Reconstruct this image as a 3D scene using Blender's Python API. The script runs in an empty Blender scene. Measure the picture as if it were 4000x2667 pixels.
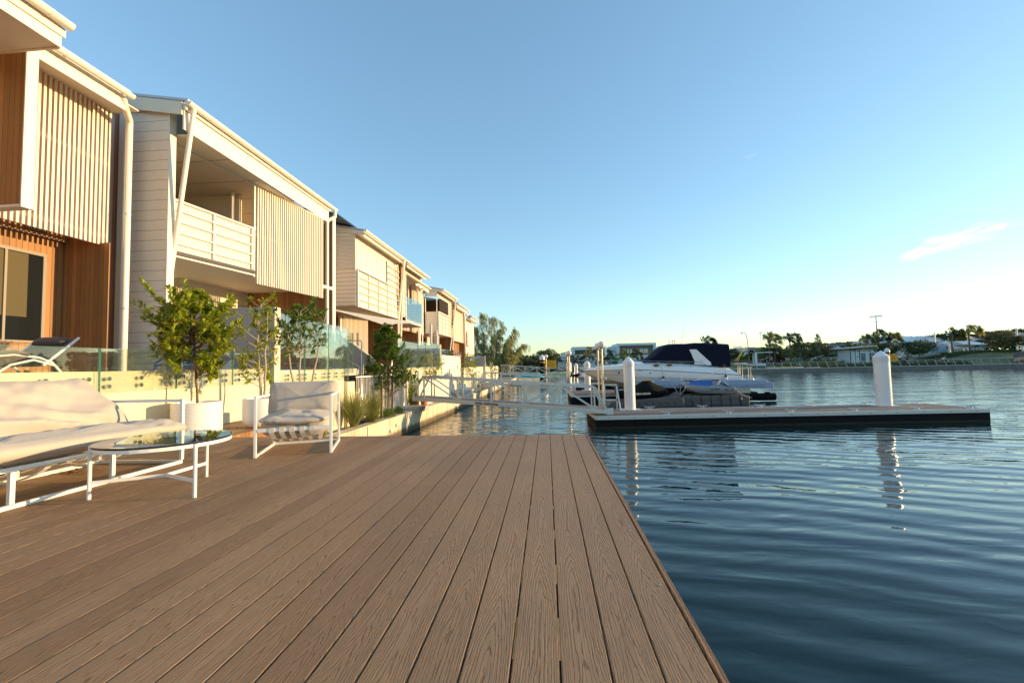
import bpy, math, random
from mathutils import Vector, Matrix, noise
SC = bpy.context.scene
COL = SC.collection
R_ = math.radians
# ---------------------------------------------------------------- camera
YAW, PITCH, ROLL = R_(4.51), R_(3.08), 0.022
fw = Vector((-math.sin(YAW)*math.cos(PITCH), math.cos(YAW)*math.cos(PITCH), math.sin(PITCH)))
rt = Vector((math.cos(YAW), math.sin(YAW), 0)); up = rt.cross(fw)
r2 = rt*math.cos(ROLL)-up*math.sin(ROLL); u2 = up*math.cos(ROLL)+rt*math.sin(ROLL)
cd = bpy.data.cameras.new('camera'); cam = bpy.data.objects.new('camera', cd); COL.objects.link(cam)
cam.matrix_world = Matrix(((r2.x,u2.x,-fw.x,0),(r2.y,u2.y,-fw.y,0),(r2.z,u2.z,-fw.z,0),(0,0,0,1)))
cd.sensor_width = 36; cd.lens = 36*1698/4000; cd.sensor_fit = 'HORIZONTAL'
cd.clip_start = 0.05; cd.clip_end = 5000
SC.camera = cam
# ---------------------------------------------------------------- sky and sun
SUN_EL, SUN_AZ = R_(6.0), R_(10.0)          # azimuth measured from +X towards +Y
W = bpy.data.worlds.new('World'); SC.world = W; W.use_nodes = True
nt = W.node_tree; nt.nodes.clear()
wo = nt.nodes.new('ShaderNodeOutputWorld'); bg = nt.nodes.new('ShaderNodeBackground')
sky = nt.nodes.new('ShaderNodeTexSky'); sky.sky_type = 'NISHITA'; sky.sun_disc = False
sky.sun_elevation = SUN_EL; sky.sun_rotation = math.pi/2-SUN_AZ
sky.air_density = 1.0; sky.dust_density = 0.3; sky.ozone_density = 2.3; sky.altitude = 0
bg.inputs['Strength'].default_value = 0.15
# thin low clouds: a lighter, warmer patch of sky where a few noise shapes stand near the horizon
def wn(t, **k):
    n = nt.nodes.new(t)
    for a, b in k.items(): setattr(n, a, b)
    return n
tc = wn('ShaderNodeTexCoord')
mixc = wn('ShaderNodeMix', data_type='RGBA')
def cloud_mask(az0, el0, waz, wel, tilt, seed, th):
    """soft elongated patch around azimuth az0 / elevation el0 (degrees), broken up by noise"""
    mp = wn('ShaderNodeMapping', vector_type='POINT')
    az, el = R_(az0), R_(el0)
    c = Vector((math.sin(az)*math.cos(el), math.cos(az)*math.cos(el), math.sin(el)))
    e = Vector((math.cos(az), -math.sin(az), 0)); n_ = e.cross(c)
    e2 = e*math.cos(tilt)+n_*math.sin(tilt); n2 = n_*math.cos(tilt)-e*math.sin(tilt)
    def dot(v):
        d = wn('ShaderNodeVectorMath', operation='DOT_PRODUCT'); nt.links.new(tc.outputs['Generated'], d.inputs[0]); d.inputs[1].default_value = v
        return d.outputs['Value']
    def m(op, a, b):
        x = wn('ShaderNodeMath', operation=op)
        for i, q in enumerate((a, b)):
            if hasattr(q, 'links'): nt.links.new(q, x.inputs[i])
            else: x.inputs[i].default_value = q
        return x.outputs[0]
    u = m('DIVIDE', dot(e2), waz); v = m('DIVIDE', dot(n2), wel)
    rr = m('ADD', m('MULTIPLY', u, u), m('MULTIPLY', v, v))
    cm = wn('ShaderNodeCombineXYZ'); nt.links.new(m('MULTIPLY', u, 1.6), cm.inputs[0]); nt.links.new(m('MULTIPLY', v, 1.1), cm.inputs[1]); cm.inputs[2].default_value = seed
    ns = wn('ShaderNodeTexNoise'); ns.inputs['Scale'].default_value = 1.3; ns.inputs['Detail'].default_value = 6; ns.inputs['Roughness'].default_value = .55
    nt.links.new(cm.outputs[0], ns.inputs['Vector'])
    val = m('SUBTRACT', ns.outputs['Fac'], m('MULTIPLY', rr, 0.22))
    front = m('GREATER_THAN', dot(c), 0.5)
    mr = wn('ShaderNodeMapRange', interpolation_type='SMOOTHSTEP'); mr.inputs['From Min'].default_value = th; mr.inputs['From Max'].default_value = th+.30
    nt.links.new(val, mr.inputs['Value'])
    return m('MULTIPLY', mr.outputs[0], front), m
ma, mm = cloud_mask(41.6, 10.5, .078, .0150, R_(11), 3.1, .25)
mb, _ = cloud_mask(25.2, 22.5, .022, .006, R_(3), 8.4, .40)
tot = mm('ADD', mm('MULTIPLY', ma, .75), mm('MULTIPLY', mb, .25))
gmn = wn('ShaderNodeGamma'); gmn.inputs['Gamma'].default_value = .72; nt.links.new(sky.outputs[0], gmn.inputs['Color'])
nt.links.new(gmn.outputs[0], mixc.inputs['A'])
hsv = wn('ShaderNodeHueSaturation')
cadd = wn('ShaderNodeMix', data_type='RGBA', blend_type='ADD'); cadd.inputs['Factor'].default_value = 1
nt.links.new(hsv.outputs[0], cadd.inputs['A']); cadd.inputs['B'].default_value = (.60, .62, .56, 1)
nt.links.new(cadd.outputs['Result'], mixc.inputs['B'])
nt.links.new(tot, mixc.inputs['Factor'])
nt.links.new(gmn.outputs[0], hsv.inputs['Color']); hsv.inputs['Saturation'].default_value = .55
hs2 = wn('ShaderNodeHueSaturation'); nt.links.new(mixc.outputs['Result'], hs2.inputs['Color'])
tint = wn('ShaderNodeMix', data_type='RGBA', blend_type='MULTIPLY'); tint.inputs['Factor'].default_value = 1; tint.inputs['B'].default_value = (.785, .90, .95, 1)
hs2.inputs['Saturation'].default_value = 1.03
nt.links.new(hs2.outputs[0], tint.inputs['A']); nt.links.new(tint.outputs['Result'], bg.inputs['Color']); nt.links.new(bg.outputs[0], wo.inputs[0])
ld = bpy.data.lights.new('sun', 'SUN'); ld.energy = 2.55; ld.angle = R_(0.5); ld.color = (.76, .52, .25)
sun = bpy.data.objects.new('sun', ld); COL.objects.link(sun)
sd = Vector((math.cos(SUN_AZ)*math.cos(SUN_EL), math.sin(SUN_AZ)*math.cos(SUN_EL), math.sin(SUN_EL)))
sun.rotation_euler = sd.to_track_quat('Z', 'Y').to_euler()
SC.view_settings.view_transform = 'Standard'; SC.view_settings.look = 'None'
SC.view_settings.exposure = 1.95; SC.view_settings.gamma = 1
SC.cycles.max_bounces = 8; SC.cycles.transparent_max_bounces = 16; SC.cycles.caustics_refractive = False
# ---------------------------------------------------------------- mesh helpers
class MB:
    def __init__(s): s.v = []; s.f = []
    def add(s, vs, fs):
        n = len(s.v); s.v += [tuple(q) for q in vs]; s.f += [tuple(i+n for i in f) for f in fs]; return s
    def box(s, x0, x1, y0, y1, z0, z1):
        return s.add([(x0,y0,z0),(x1,y0,z0),(x1,y1,z0),(x0,y1,z0),(x0,y0,z1),(x1,y0,z1),(x1,y1,z1),(x0,y1,z1)],
                     [(0,3,2,1),(4,5,6,7),(0,1,5,4),(1,2,6,5),(2,3,7,6),(3,0,4,7)])
    def bar(s, p, q, w, h, upv=(0,0,1)):
        p, q = Vector(p), Vector(q); d = (q-p).normalized(); u = Vector(upv)
        if abs(d.dot(u)) > .98: u = Vector((1,0,0))
        a = d.cross(u).normalized(); b = a.cross(d).normalized()
        a *= w/2; b *= h/2
        vs = [p-a-b, p+a-b, p+a+b, p-a+b, q-a-b, q+a-b, q+a+b, q-a+b]
        return s.add(vs, [(0,1,2,3),(7,6,5,4),(0,4,5,1),(1,5,6,2),(2,6,7,3),(3,7,4,0)])
    def tube(s, pts, r, n=10, cap=True, radii=None):
        pts = [Vector(p) for p in pts]; rings = []; a0 = None
        for i, p in enumerate(pts):
            d = (pts[min(i+1, len(pts)-1)]-pts[max(i-1, 0)]).normalized()
            if a0 is None:
                a0 = d.orthogonal().normalized()
            else:
                a0 = (a0-d*a0.dot(d)).normalized()
            b0 = d.cross(a0); rr = radii[i] if radii else r
            rings.append([p+a0*rr*math.cos(2*math.pi*k/n)+b0*rr*math.sin(2*math.pi*k/n) for k in range(n)])
        vs = [v for rg in rings for v in rg]; fs = []
        for i in range(len(rings)-1):
            for k in range(n):
                a = i*n+k; b = i*n+(k+1) % n
                fs.append((a, b, b+n, a+n))
        if cap: fs.append(tuple(range(n-1, -1, -1))); fs.append(tuple((len(rings)-1)*n+k for k in range(n)))
        return s.add(vs, fs)
    def lathe(s, c, prof, n=24, sx=1, sy=1):
        vs = []; fs = []
        for r, z in prof:
            for k in range(n):
                t = 2*math.pi*k/n
                vs.append((c[0]+r*sx*math.cos(t), c[1]+r*sy*math.sin(t), c[2]+z))
        for i in range(len(prof)-1):
            for k in range(n):
                a = i*n+k; b = i*n+(k+1) % n
                fs.append((a, b, b+n, a+n))
        if prof[0][0] > 1e-4: fs.append(tuple(range(n-1, -1, -1)))
        if prof[-1][0] > 1e-4: fs.append(tuple((len(prof)-1)*n+k for k in range(n)))
        return s.add(vs, fs)
    def sphere(s, c, r, n=20, m=12, sz=1):
        return s.lathe(c, [(max(1e-5, r*math.sin(math.pi*i/m)), -r*sz*math.cos(math.pi*i/m)) for i in range(m+1)], n)
    def prism(s, poly, ax, a, b):
        """poly: list of 2d points in the plane across axis ax, extruded from a to b (x: (y,z); y: (x,z); z: (x,y))"""
        def P(p, t): return (t, p[0], p[1]) if ax == 'x' else ((p[0], t, p[1]) if ax == 'y' else (p[0], p[1], t))
        n = len(poly); vs = [P(p, a) for p in poly]+[P(p, b) for p in poly]
        fs = [tuple(range(n-1, -1, -1)), tuple(range(n, 2*n))]+[(i, (i+1) % n, (i+1) % n+n, i+n) for i in range(n)]
        return s.add(vs, fs)
    def slab(s, pts, t):
        """polygon of 3-d points given a thickness t (vector)"""
        t = Vector(t); n = len(pts); vs = [Vector(p) for p in pts]+[Vector(p)+t for p in pts]
        fs = [tuple(range(n-1, -1, -1)), tuple(range(n, 2*n))]+[(i, (i+1) % n, (i+1) % n+n, i+n) for i in range(n)]
        return s.add(vs, fs)
    def loft(s, secs, closed=True, cap=True):
        n = len(secs[0]); vs = [p for sc in secs for p in sc]; fs = []
        for i in range(len(secs)-1):
            for k in range(n if closed else n-1):
                a = i*n+k; b = i*n+(k+1) % n
                fs.append((a, b, b+n, a+n))
        if cap and closed:
            fs.append(tuple(range(n-1, -1, -1))); fs.append(tuple((len(secs)-1)*n+k for k in range(n)))
        return s.add(vs, fs)
    def xf(s, M):
        s.v = [tuple(M @ Vector(p)) for p in s.v]; return s
    def build(s, name, mat, parent=None, smooth=False, bevel=0, fix=True):
        me = bpy.data.meshes.new(name); off = Vector((0,0,0))
        if parent is not None:
            off = parent.matrix_world.translation.copy() if parent.parent is None else wloc(parent)
        me.from_pydata([tuple(Vector(p)-off) for p in s.v] if off.length else s.v, [], s.f)
        if fix:
            import bmesh
            bm = bmesh.new(); bm.from_mesh(me); bmesh.ops.recalc_face_normals(bm, faces=bm.faces); bm.to_mesh(me); bm.free()
        if smooth: me.polygons.foreach_set('use_smooth', [True]*len(me.polygons))
        if mat is not None: me.materials.append(mat)
        o = bpy.data.objects.new(name, me); COL.objects.link(o)
        if parent is not None: o.parent = parent
        if smooth:
            md = o.modifiers.new('es', 'EDGE_SPLIT'); md.split_angle = R_(40)
        if bevel:
            b = o.modifiers.new('bv', 'BEVEL'); b.width = bevel; b.segments = 2; b.limit_method = 'ANGLE'; b.angle_limit = R_(40)
            if smooth: o.modifiers.move(1, 0)
        return o
def wloc(o):
    p = Vector((0,0,0))
    while o is not None: p += Vector(o.location); o = o.parent
    return p
def tag(o, label=None, cat=None, group=None, kind=None):
    if label: o['label'] = label
    if cat: o['category'] = cat
    if group: o['group'] = group
    if kind: o['kind'] = kind
    return o
def thing(name, label, cat, loc=(0,0,0), group=None, rz=0):
    o = bpy.data.objects.new(name, None); COL.objects.link(o); o.location = loc; o.rotation_euler = (0,0,rz)
    o.matrix_world = Matrix.Translation(loc) @ Matrix.Rotation(rz, 4, 'Z')
    o.empty_display_size = .1
    return tag(o, label, cat, group)
def copy_tree(o, parent=None):
    c = o.copy(); COL.objects.link(c); c.parent = parent
    for ch in [x for x in SC.objects if x.parent == o]: copy_tree(ch, c)
    return c
def place(root, loc, rz=0, sc=None, label=None):
    root.location = loc; root.rotation_euler = (0,0,rz)
    if sc: root.scale = (sc,sc,sc) if not isinstance(sc, tuple) else sc
    if label: root['label'] = label
    return root
def text_mesh(name, txt, size, depth, mat, parent, M, bold=0, sx=1, align='LEFT'):
    cu = bpy.data.curves.new(name, 'FONT'); cu.body = txt; cu.size = size; cu.extrude = depth; cu.offset = bold; cu.align_x = align
    ob = bpy.data.objects.new('tmp', cu); COL.objects.link(ob)
    dg = bpy.context.evaluated_depsgraph_get()
    me = bpy.data.meshes.new_from_object(ob.evaluated_get(dg)); bpy.data.objects.remove(ob)
    off = wloc(parent) if parent else Vector((0,0,0))
    me.transform(Matrix.Translation(-off) @ M @ Matrix.Diagonal((sx,1,1,1)))
    me.materials.clear(); me.materials.append(mat)
    o = bpy.data.objects.new(name, me); COL.objects.link(o); o.parent = parent
    return o
# facing -Y (towards the viewer): x right, z up
def face_y(x, y, z): return Matrix.Translation((x,y,z)) @ Matrix.Rotation(math.pi/2, 4, 'X')
# ---------------------------------------------------------------- materials
class NT:
    def __init__(s, name):
        s.m = bpy.data.materials.new(name); s.m.use_nodes = True; s.t = s.m.node_tree
        s.b = s.t.nodes['Principled BSDF']; s.out = s.t.nodes['Material Output']
    def n(s, ty, _in=None, **k):
        x = s.t.nodes.new(ty)
        for a, b in k.items(): setattr(x, a, b)
        for a, b in (_in or {}).items(): s.set(x.inputs[a], b)
        return x
    def set(s, sock, v):
        if isinstance(v, bpy.types.NodeSocket): s.t.links.new(v, sock)
        elif isinstance(v, bpy.types.Node): s.t.links.new(v.outputs[0], sock)
        else: sock.default_value = v
    def math(s, op, a, b=0.0, c=0.0, clamp=False):
        x = s.n('ShaderNodeMath', operation=op, use_clamp=clamp); s.set(x.inputs[0], a); s.set(x.inputs[1], b)
        if op in ('MULTIPLY_ADD', 'SMOOTH_MIN', 'SMOOTH_MAX', 'COMPARE'): s.set(x.inputs[2], c)
        return x.outputs[0]
    def ramp(s, fac, stops, interp='LINEAR'):
        x = s.n('ShaderNodeValToRGB'); x.color_ramp.interpolation = interp
        el = x.color_ramp.elements
        while len(el) < len(stops): el.new(.5)
        for e, (p, c) in zip(el, stops): e.position = p; e.color = c if len(c) == 4 else (*c, 1)
        s.set(x.inputs[0], fac); return x.outputs[0]
    def coord(s, sc=(1,1,1), rot=(0,0,0), loc=(0,0,0)):
        g = s.n('ShaderNodeNewGeometry')
        mp = s.n('ShaderNodeMapping', {'Vector': g.outputs['Position'], 'Scale': sc, 'Rotation': rot, 'Location': loc})
        return mp.outputs[0]
    def ocoord(s, sc=(1,1,1), rot=(0,0,0)):
        g = s.n('ShaderNodeTexCoord')
        mp = s.n('ShaderNodeMapping', {'Vector': g.outputs['Object'], 'Scale': sc, 'Rotation': rot})
        return mp.outputs[0]
    def noise(s, vec, scale, detail=3, rough=.5, dist=0):
        x = s.n('ShaderNodeTexNoise', {'Vector': vec, 'Scale': scale, 'Detail': detail, 'Roughness': rough, 'Distortion': dist}); return x.outputs['Fac']
    def mix(s, f, a, b, bt='MIX'):
        x = s.n('ShaderNodeMix', data_type='RGBA', blend_type=bt); s.set(x.inputs['Factor'], f); s.set(x.inputs['A'], a if not isinstance(a, tuple) else (*a[:3], 1)); s.set(x.inputs['B'], b if not isinstance(b, tuple) else (*b[:3], 1)); return x.outputs['Result']
    def bump(s, h, strength=.3, dist=.01, nrm=None):
        x = s.n('ShaderNodeBump', {'Height': h, 'Strength': strength, 'Distance': dist})
        if nrm is not None: s.set(x.inputs['Normal'], nrm)
        return x.outputs[0]
    def fin(s, col=None, rough=None, nrm=None, metal=None, **k):
        if col is not None: s.set(s.b.inputs['Base Color'], (*col[:3], 1) if isinstance(col, tuple) else col)
        if rough is not None: s.set(s.b.inputs['Roughness'], rough)
        if nrm is not None: s.set(s.b.inputs['Normal'], nrm)
        if metal is not None: s.set(s.b.inputs['Metallic'], metal)
        for a, b in k.items(): s.set(s.b.inputs[a], b)
        return s.m
def paint(name, col, rough=.45, var=.08, bump=.15, scale=6, metal=0, **k):
    t = NT(name); c = t.coord()
    n1 = t.noise(c, scale*.35, 5, .6); n2 = t.noise(c, scale*18, 3, .6)
    f = t.math('MULTIPLY_ADD', n1, var*2, 1-var); f2 = t.math('MULTIPLY_ADD', n2, var, 1-var*.5)
    g = t.math('MULTIPLY', f, f2)
    v = t.n('ShaderNodeVectorMath', operation='SCALE'); v.inputs[0].default_value = col[:3]; t.set(v.inputs['Scale'], g)
    rr = t.math('MULTIPLY_ADD', n1, .15, rough-.07)
    return t.fin(v.outputs[0], rr, t.bump(n2, bump, .002), metal, **k)
M = {}
M['white'] = paint('white_paint', (.80,.74,.64), .45, .04)
M['cream'] = paint('cream_paint', (.74,.65,.52), .55, .04)
M['soffit'] = paint('soffit_sheet', (.78,.69,.56), .7, .05)
M['gutter'] = paint('gutter_steel', (.80,.73,.62), .3, .04)
M['shade_grey'] = paint('grey_paint', (.30,.29,.28), .6, .06)
M['dark'] = paint('dark_trim', (.03,.03,.032), .5, .1)
M['black'] = paint('black_plastic', (.005,.006,.007), .75, .2, .3, **{'Specular IOR Level': .15})
M['metal_w'] = paint('powder_coat_white', (.82,.81,.78), .35, .03, .05)
M['chrome'] = paint('steel_polished', (.55,.52,.47), .18, .06, .05, metal=1)
M['alu'] = paint('aluminium', (.60,.60,.60), .42, .10, .3, metal=.75)
M['bronze_mesh'] = None
# render / masonry
def masonry(name, col, stain=.25, scale=1, grain=.5):
    t = NT(name); c = t.coord()
    n1 = t.noise(c, 1.1*scale, 6, .65); n2 = t.noise(c, 60, 4, .7); n3 = t.noise(t.coord((3,3,.5)), 2.2*scale, 5, .6)
    k = t.math('MULTIPLY', t.math('MULTIPLY_ADD', n1, stain, 1-stain*.5), t.math('MULTIPLY_ADD', n3, stain, 1-stain*.5))
    v = t.n('ShaderNodeVectorMath', operation='SCALE'); v.inputs[0].default_value = col; t.set(v.inputs['Scale'], k)
    return t.fin(v.outputs[0], .85, t.bump(n2, grain, .004))
M['render'] = masonry('wall_render', (.76,.66,.45), .08)
M['render_grey'] = masonry('wall_render_grey', (.42,.40,.38), .14, 1, .8)
M['concrete'] = masonry('concrete', (.40,.38,.34), .4, 2)
M['paver'] = masonry('paving', (.45,.43,.39), .15)
# concrete seawall with tide mark
def seawall_mat():
    t = NT('seawall_concrete'); c = t.coord()
    g = t.n('ShaderNodeNewGeometry'); z = t.n('ShaderNodeSeparateXYZ', {0: g.outputs['Position']}).outputs['Z']
    n1 = t.noise(t.coord((1,1,.25)), 3.5, 6, .7); n2 = t.noise(c, 40, 4, .7); n3 = t.noise(t.coord((1,1,.4)), 9, 4, .6)
    base = t.ramp(n1, [(.3,(.34,.27,.17)),(.5,(.62,.52,.36)),(.8,(.74,.66,.50))])
    zz = t.math('ADD', z, t.math('MULTIPLY', n3, .16))
    tide = t.ramp(t.n('ShaderNodeMapRange', {'Value': zz, 'From Min': -2.10, 'From Max': -1.72}).outputs[0], [(0,(1,1,1)),(.45,(.85,.85,.85)),(.75,(0,0,0))])
    algae = t.ramp(n3, [(.3,(.025,.02,.012)),(.7,(.09,.06,.025))])
    return t.fin(t.mix(tide, base, algae), .8, t.bump(n2, .5, .006))
M['seawall'] = seawall_mat()
# timber cladding: vertical boards; ax = coordinate running across the boards ('x' or 'y')
def cladding(name, ax, pitch=.09, col=((.20,.085,.026),(.39,.185,.062))):
    t = NT(name); g = t.n('ShaderNodeNewGeometry'); s = t.n('ShaderNodeSeparateXYZ', {0: g.outputs['Position']})
    u = s.outputs['X' if ax == 'x' else 'Y']; q = t.math('DIVIDE', u, pitch); cell = t.math('FLOOR', q); fr = t.math('FRACT', q)
    wn_ = t.n('ShaderNodeTexWhiteNoise', {'W': cell}, noise_dimensions='1D').outputs['Value']
    cv = t.n('ShaderNodeCombineXYZ', {0: t.math('MULTIPLY', u, 14), 1: t.math('MULTIPLY', wn_, 30), 2: s.outputs['Z']}).outputs[0]
    gr = t.noise(cv, 3.0, 5, .65, .6); big = t.noise(t.coord(), 2.2, 3)
    f = t.math('ADD', t.math('MULTIPLY', gr, .55), t.math('ADD', t.math('MULTIPLY', wn_, .35), t.math('MULTIPLY', big, .2)))
    c = t.ramp(f, [(.25,col[0]),(.8,col[1])])
    d = t.math('ABSOLUTE', t.math('SUBTRACT', fr, .5)); groove = t.n('ShaderNodeMapRange', {'Value': d, 'From Min': .46, 'From Max': .49}).outputs[0]
    c2 = t.mix(groove, c, (.035,.018,.008))
    h = t.math('SUBTRACT', t.math('MULTIPLY', gr, .12), groove)
    return t.fin(c2, .55, t.bump(h, .7, .006))
M['wood_y'] = cladding('timber_cladding', 'y'); M['wood_x'] = cladding('timber_cladding_return', 'x')
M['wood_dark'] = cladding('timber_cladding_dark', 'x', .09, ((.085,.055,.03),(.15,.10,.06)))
# horizontal weatherboards with a fine shadow joint; ax irrelevant
def boards(name, col, pitch, depth=.5, off=0, th=.015):
    t = NT(name); g = t.n('ShaderNodeNewGeometry'); s = t.n('ShaderNodeSeparateXYZ', {0: g.outputs['Position']})
    q = t.math('DIVIDE', t.math('ADD', s.outputs['Z'], off), pitch); fr = t.math('FRACT', q)
    line = t.math('LESS_THAN', fr, th/pitch); n2 = t.noise(t.coord(), 5, 4); n3 = t.noise(t.coord(), 90, 3)
    k = t.math('MULTIPLY_ADD', n2, .10, .95)
    v = t.n('ShaderNodeVectorMath', operation='SCALE'); v.inputs[0].default_value = col; t.set(v.inputs['Scale'], k)
    h = t.math('ADD', t.math('MULTIPLY', t.math('SUBTRACT', 1, fr), .8), t.math('ADD', t.math('MULTIPLY', line, -1.0), t.math('MULTIPLY', n3, .06)))
    return t.fin(t.mix(line, v.outputs[0], (col[0]*.35, col[1]*.34, col[2]*.33)), .5, t.bump(h, depth, .006))
M['board_wide'] = boards('wide_weatherboard', (.85,.76,.63), .205, .18, .02, .009)
M['board_mid'] = boards('weatherboard', (.82,.75,.64), .165, .6)
M['louvre'] = boards('louvre_blades', (.84,.78,.67), .055, 1.0, 0, .012)
M['louvre_far'] = boards('screen_blades', (.80,.77,.70), .08, .8, 0, .02)
# glass: balustrade glass and window glass
def glass(name, tint=(.80,.92,.88), alpha=.16, rough=.01, refl=.46):
    t = NT(name); t.t.nodes.remove(t.b)
    tr = t.n('ShaderNodeBsdfTransparent', {'Color': (*tint,1)}); gl = t.n('ShaderNodeBsdfGlossy', {'Color': (1,1,1,1), 'Roughness': rough})
    fr = t.n('ShaderNodeFresnel', {'IOR': 1.5})
    f = t.math('MULTIPLY_ADD', fr.outputs[0], refl, alpha*.06, clamp=True)
    n1 = t.noise(t.coord(), 3, 5, .7); n2 = t.noise(t.coord(), 140, 2, .6)
    df = t.n('ShaderNodeBsdfDiffuse', {'Color': (.75,.85,.80,1)})
    mx = t.n('ShaderNodeMixShader'); t.set(mx.inputs[0], f); t.set(mx.inputs[1], tr.outputs[0]); t.set(mx.inputs[2], gl.outputs[0])
    dirt = t.math('MULTIPLY', t.math('POWER', n1, 2.0), t.math('MULTIPLY_ADD', n2, .05, .01))
    m2 = t.n('ShaderNodeMixShader'); t.set(m2.inputs[0], dirt); t.set(m2.inputs[1], mx.outputs[0]); t.set(m2.inputs[2], df.outputs[0])
    t.t.links.new(m2.outputs[0], t.out.inputs['Surface']); return t.m
M['glass'] = glass('balustrade_glass', (.94,.98,.965))
M['glass_blue'] = glass('tinted_glass', (.74,.86,.92), 1.5)
M['table_glass'] = glass('table_glass', (.80,.86,.86), 3.0, .01, .85)
M['glass_edge'] = paint('glass_edge', (.10,.30,.24), .1, .1)
t = NT('window_glass'); M['window'] = t.fin((.012,.014,.015), .03, None, None, **{'Specular IOR Level': .7})
M['blind'] = paint('roller_blind', (.09,.07,.028), .8, .12)
t = NT('solar_panel'); M['frame_beige'] = paint('frame_beige', (.28,.235,.175), .5, .04)
M['solar'] = t.fin((.008,.012,.03), .15)
# deck boards
def deck_mat():
    t = NT('composite_deck'); g = t.n('ShaderNodeNewGeometry'); s = t.n('ShaderNodeSeparateXYZ', {0: g.outputs['Position']})
    X, Y = s.outputs['X'], s.outputs['Y']
    q = t.math('DIVIDE', t.math('SUBTRACT', X, .016), .14); cell = t.math('FLOOR', q); fr = t.math('SUBTRACT', t.math('FRACT', q), .5)
    w1 = t.n('ShaderNodeTexWhiteNoise', {'W': cell}, noise_dimensions='1D').outputs['Value']
    w2 = t.n('ShaderNodeTexWhiteNoise', {'W': t.math('ADD', cell, .37)}, noise_dimensions='1D').outputs['Value']
    yy = t.math('ADD', Y, t.math('MULTIPLY', w1, 7.3))
    lo = t.noise(t.n('ShaderNodeCombineXYZ', {0: t.math('MULTIPLY', w2, 50), 1: yy, 2: 0}).outputs[0], .9, 2, .5)
    cen = t.math('MULTIPLY', t.math('SUBTRACT', lo, .5), .5)
    uu = t.math('ABSOLUTE', t.math('ADD', fr, cen))
    cv = t.n('ShaderNodeCombineXYZ', {0: t.math('MULTIPLY', fr, 3.0), 1: t.math('MULTIPLY', yy, 2.4), 2: t.math('MULTIPLY', w1, 40)}).outputs[0]
    wob = t.noise(cv, 2.2, 4, .55); wob2 = t.noise(cv, 11, 3, .6)
    # plain-sawn rings: arches with long legs
    per = t.math('MULTIPLY', t.math('SINE', t.math('MULTIPLY', yy, 6.0)), 1.1)
    ph = t.math('ADD', t.math('MULTIPLY', yy, 6.0), t.math('MULTIPLY', t.math('POWER', uu, 1.4), 19))
    ph = t.math('ADD', ph, per)
    ph = t.math('ADD', ph, t.math('ADD', t.math('MULTIPLY', wob, 2.2), t.math('MULTIPLY', wob2, .35)))
    tri = t.math('ABSOLUTE', t.math('SUBTRACT', t.math('MULTIPLY', t.math('FRACT', ph), 2), 1))
    groove = t.n('ShaderNodeMapRange', {'Value': tri, 'From Min': .70, 'From Max': .95}, interpolation_type='SMOOTHSTEP').outputs[0]
    fine = t.noise(t.n('ShaderNodeCombineXYZ', {0: t.math('MULTIPLY', X, 210), 1: t.math('MULTIPLY', yy, 4), 2: 0}).outputs[0], 1, 3, .6)
    sp = t.noise(t.coord(), 330, 2, .8); speck = t.math('GREATER_THAN', sp, .735)
    edge = t.n('ShaderNodeMapRange', {'Value': uu, 'From Min': .18, 'From Max': .45}).outputs[0]
    gm = t.math('MULTIPLY', groove, t.math('MULTIPLY_ADD', wob, .9, .35, clamp=True))
    col = t.ramp(t.math('ADD', t.math('MULTIPLY', fine, .6), t.math('MULTIPLY', w2, .4)), [(.2,(.30,.165,.085)),(.8,(.47,.285,.155))])
    col = t.mix(t.math('MULTIPLY', gm, .60), col, (.10,.058,.034))
    col = t.mix(t.math('MULTIPLY', speck, .6), col, (.62,.45,.27))
    dirt = t.noise(t.coord(), 1.1, 5, .6)
    col = t.mix(1.0, col, t.ramp(dirt, [(.3,(.86,.86,.86)),(.7,(1.08,1.06,1.04))]), 'MULTIPLY')
    h = t.math('ADD', t.math('MULTIPLY', gm, -1.0), t.math('ADD', t.math('MULTIPLY', fine, .28), t.math('MULTIPLY', speck, .15)))
    r = t.math('MULTIPLY_ADD', dirt, .2, .5)
    return t.fin(col, r, t.bump(h, .9, .006), **{'Specular IOR Level': .22})
M['deck'] = deck_mat()
# water
def water_mat():
    t = NT('canal_water')
    g = t.n('ShaderNodeNewGeometry'); s = t.n('ShaderNodeSeparateXYZ', {0: g.outputs['Position']})
    c1 = t.coord((.55,1.55,1), (0,0,R_(16))); c2 = t.coord((.8,1.7,1), (0,0,R_(-8))); c3 = t.coord((1,1.6,1), (0,0,R_(30)))
    a = t.noise(c1, 1.15, 2, .45, .5); b = t.noise(c2, 3.2, 2, .5, .4); d = t.noise(c3, 9, 2, .5)
    sw = t.noise(t.coord((.35,1,1), (0,0,R_(26))), .55, 1, .5)
    big = t.noise(t.coord((1,1,1)), .07, 2)
    wv = t.n('ShaderNodeTexWave', {'Vector': t.coord((1,1,1), (0,0,R_(18))), 'Scale': .62, 'Distortion': 5.5, 'Detail': 2, 'Detail Scale': .55, 'Detail Roughness': .45}, bands_direction='Y', wave_profile='SIN').outputs['Fac']
    near = t.n('ShaderNodeMapRange', {'Value': s.outputs['Y'], 'From Min': 6, 'From Max': 30}).outputs[0]
    h = t.math('ADD', t.math('ADD', t.math('MULTIPLY', sw, 1.5), t.math('MULTIPLY', wv, .15)), t.math('ADD', t.math('MULTIPLY', a, .62), t.math('MULTIPLY', b, .09)))
    h = t.math('ADD', h, t.math('MULTIPLY', d, t.math('MULTIPLY_ADD', near, .085, .002)))
    k = t.math('MULTIPLY_ADD', big, .5, .75)
    x = t.n('ShaderNodeBump', {'Height': t.math('MULTIPLY', h, k), 'Strength': 1, 'Distance': .050})
    return t.fin((.003,.022,.024), .015, x.outputs[0], **{'IOR': 1.333, 'Specular IOR Level': .5})
M['water'] = water_mat()
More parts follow.
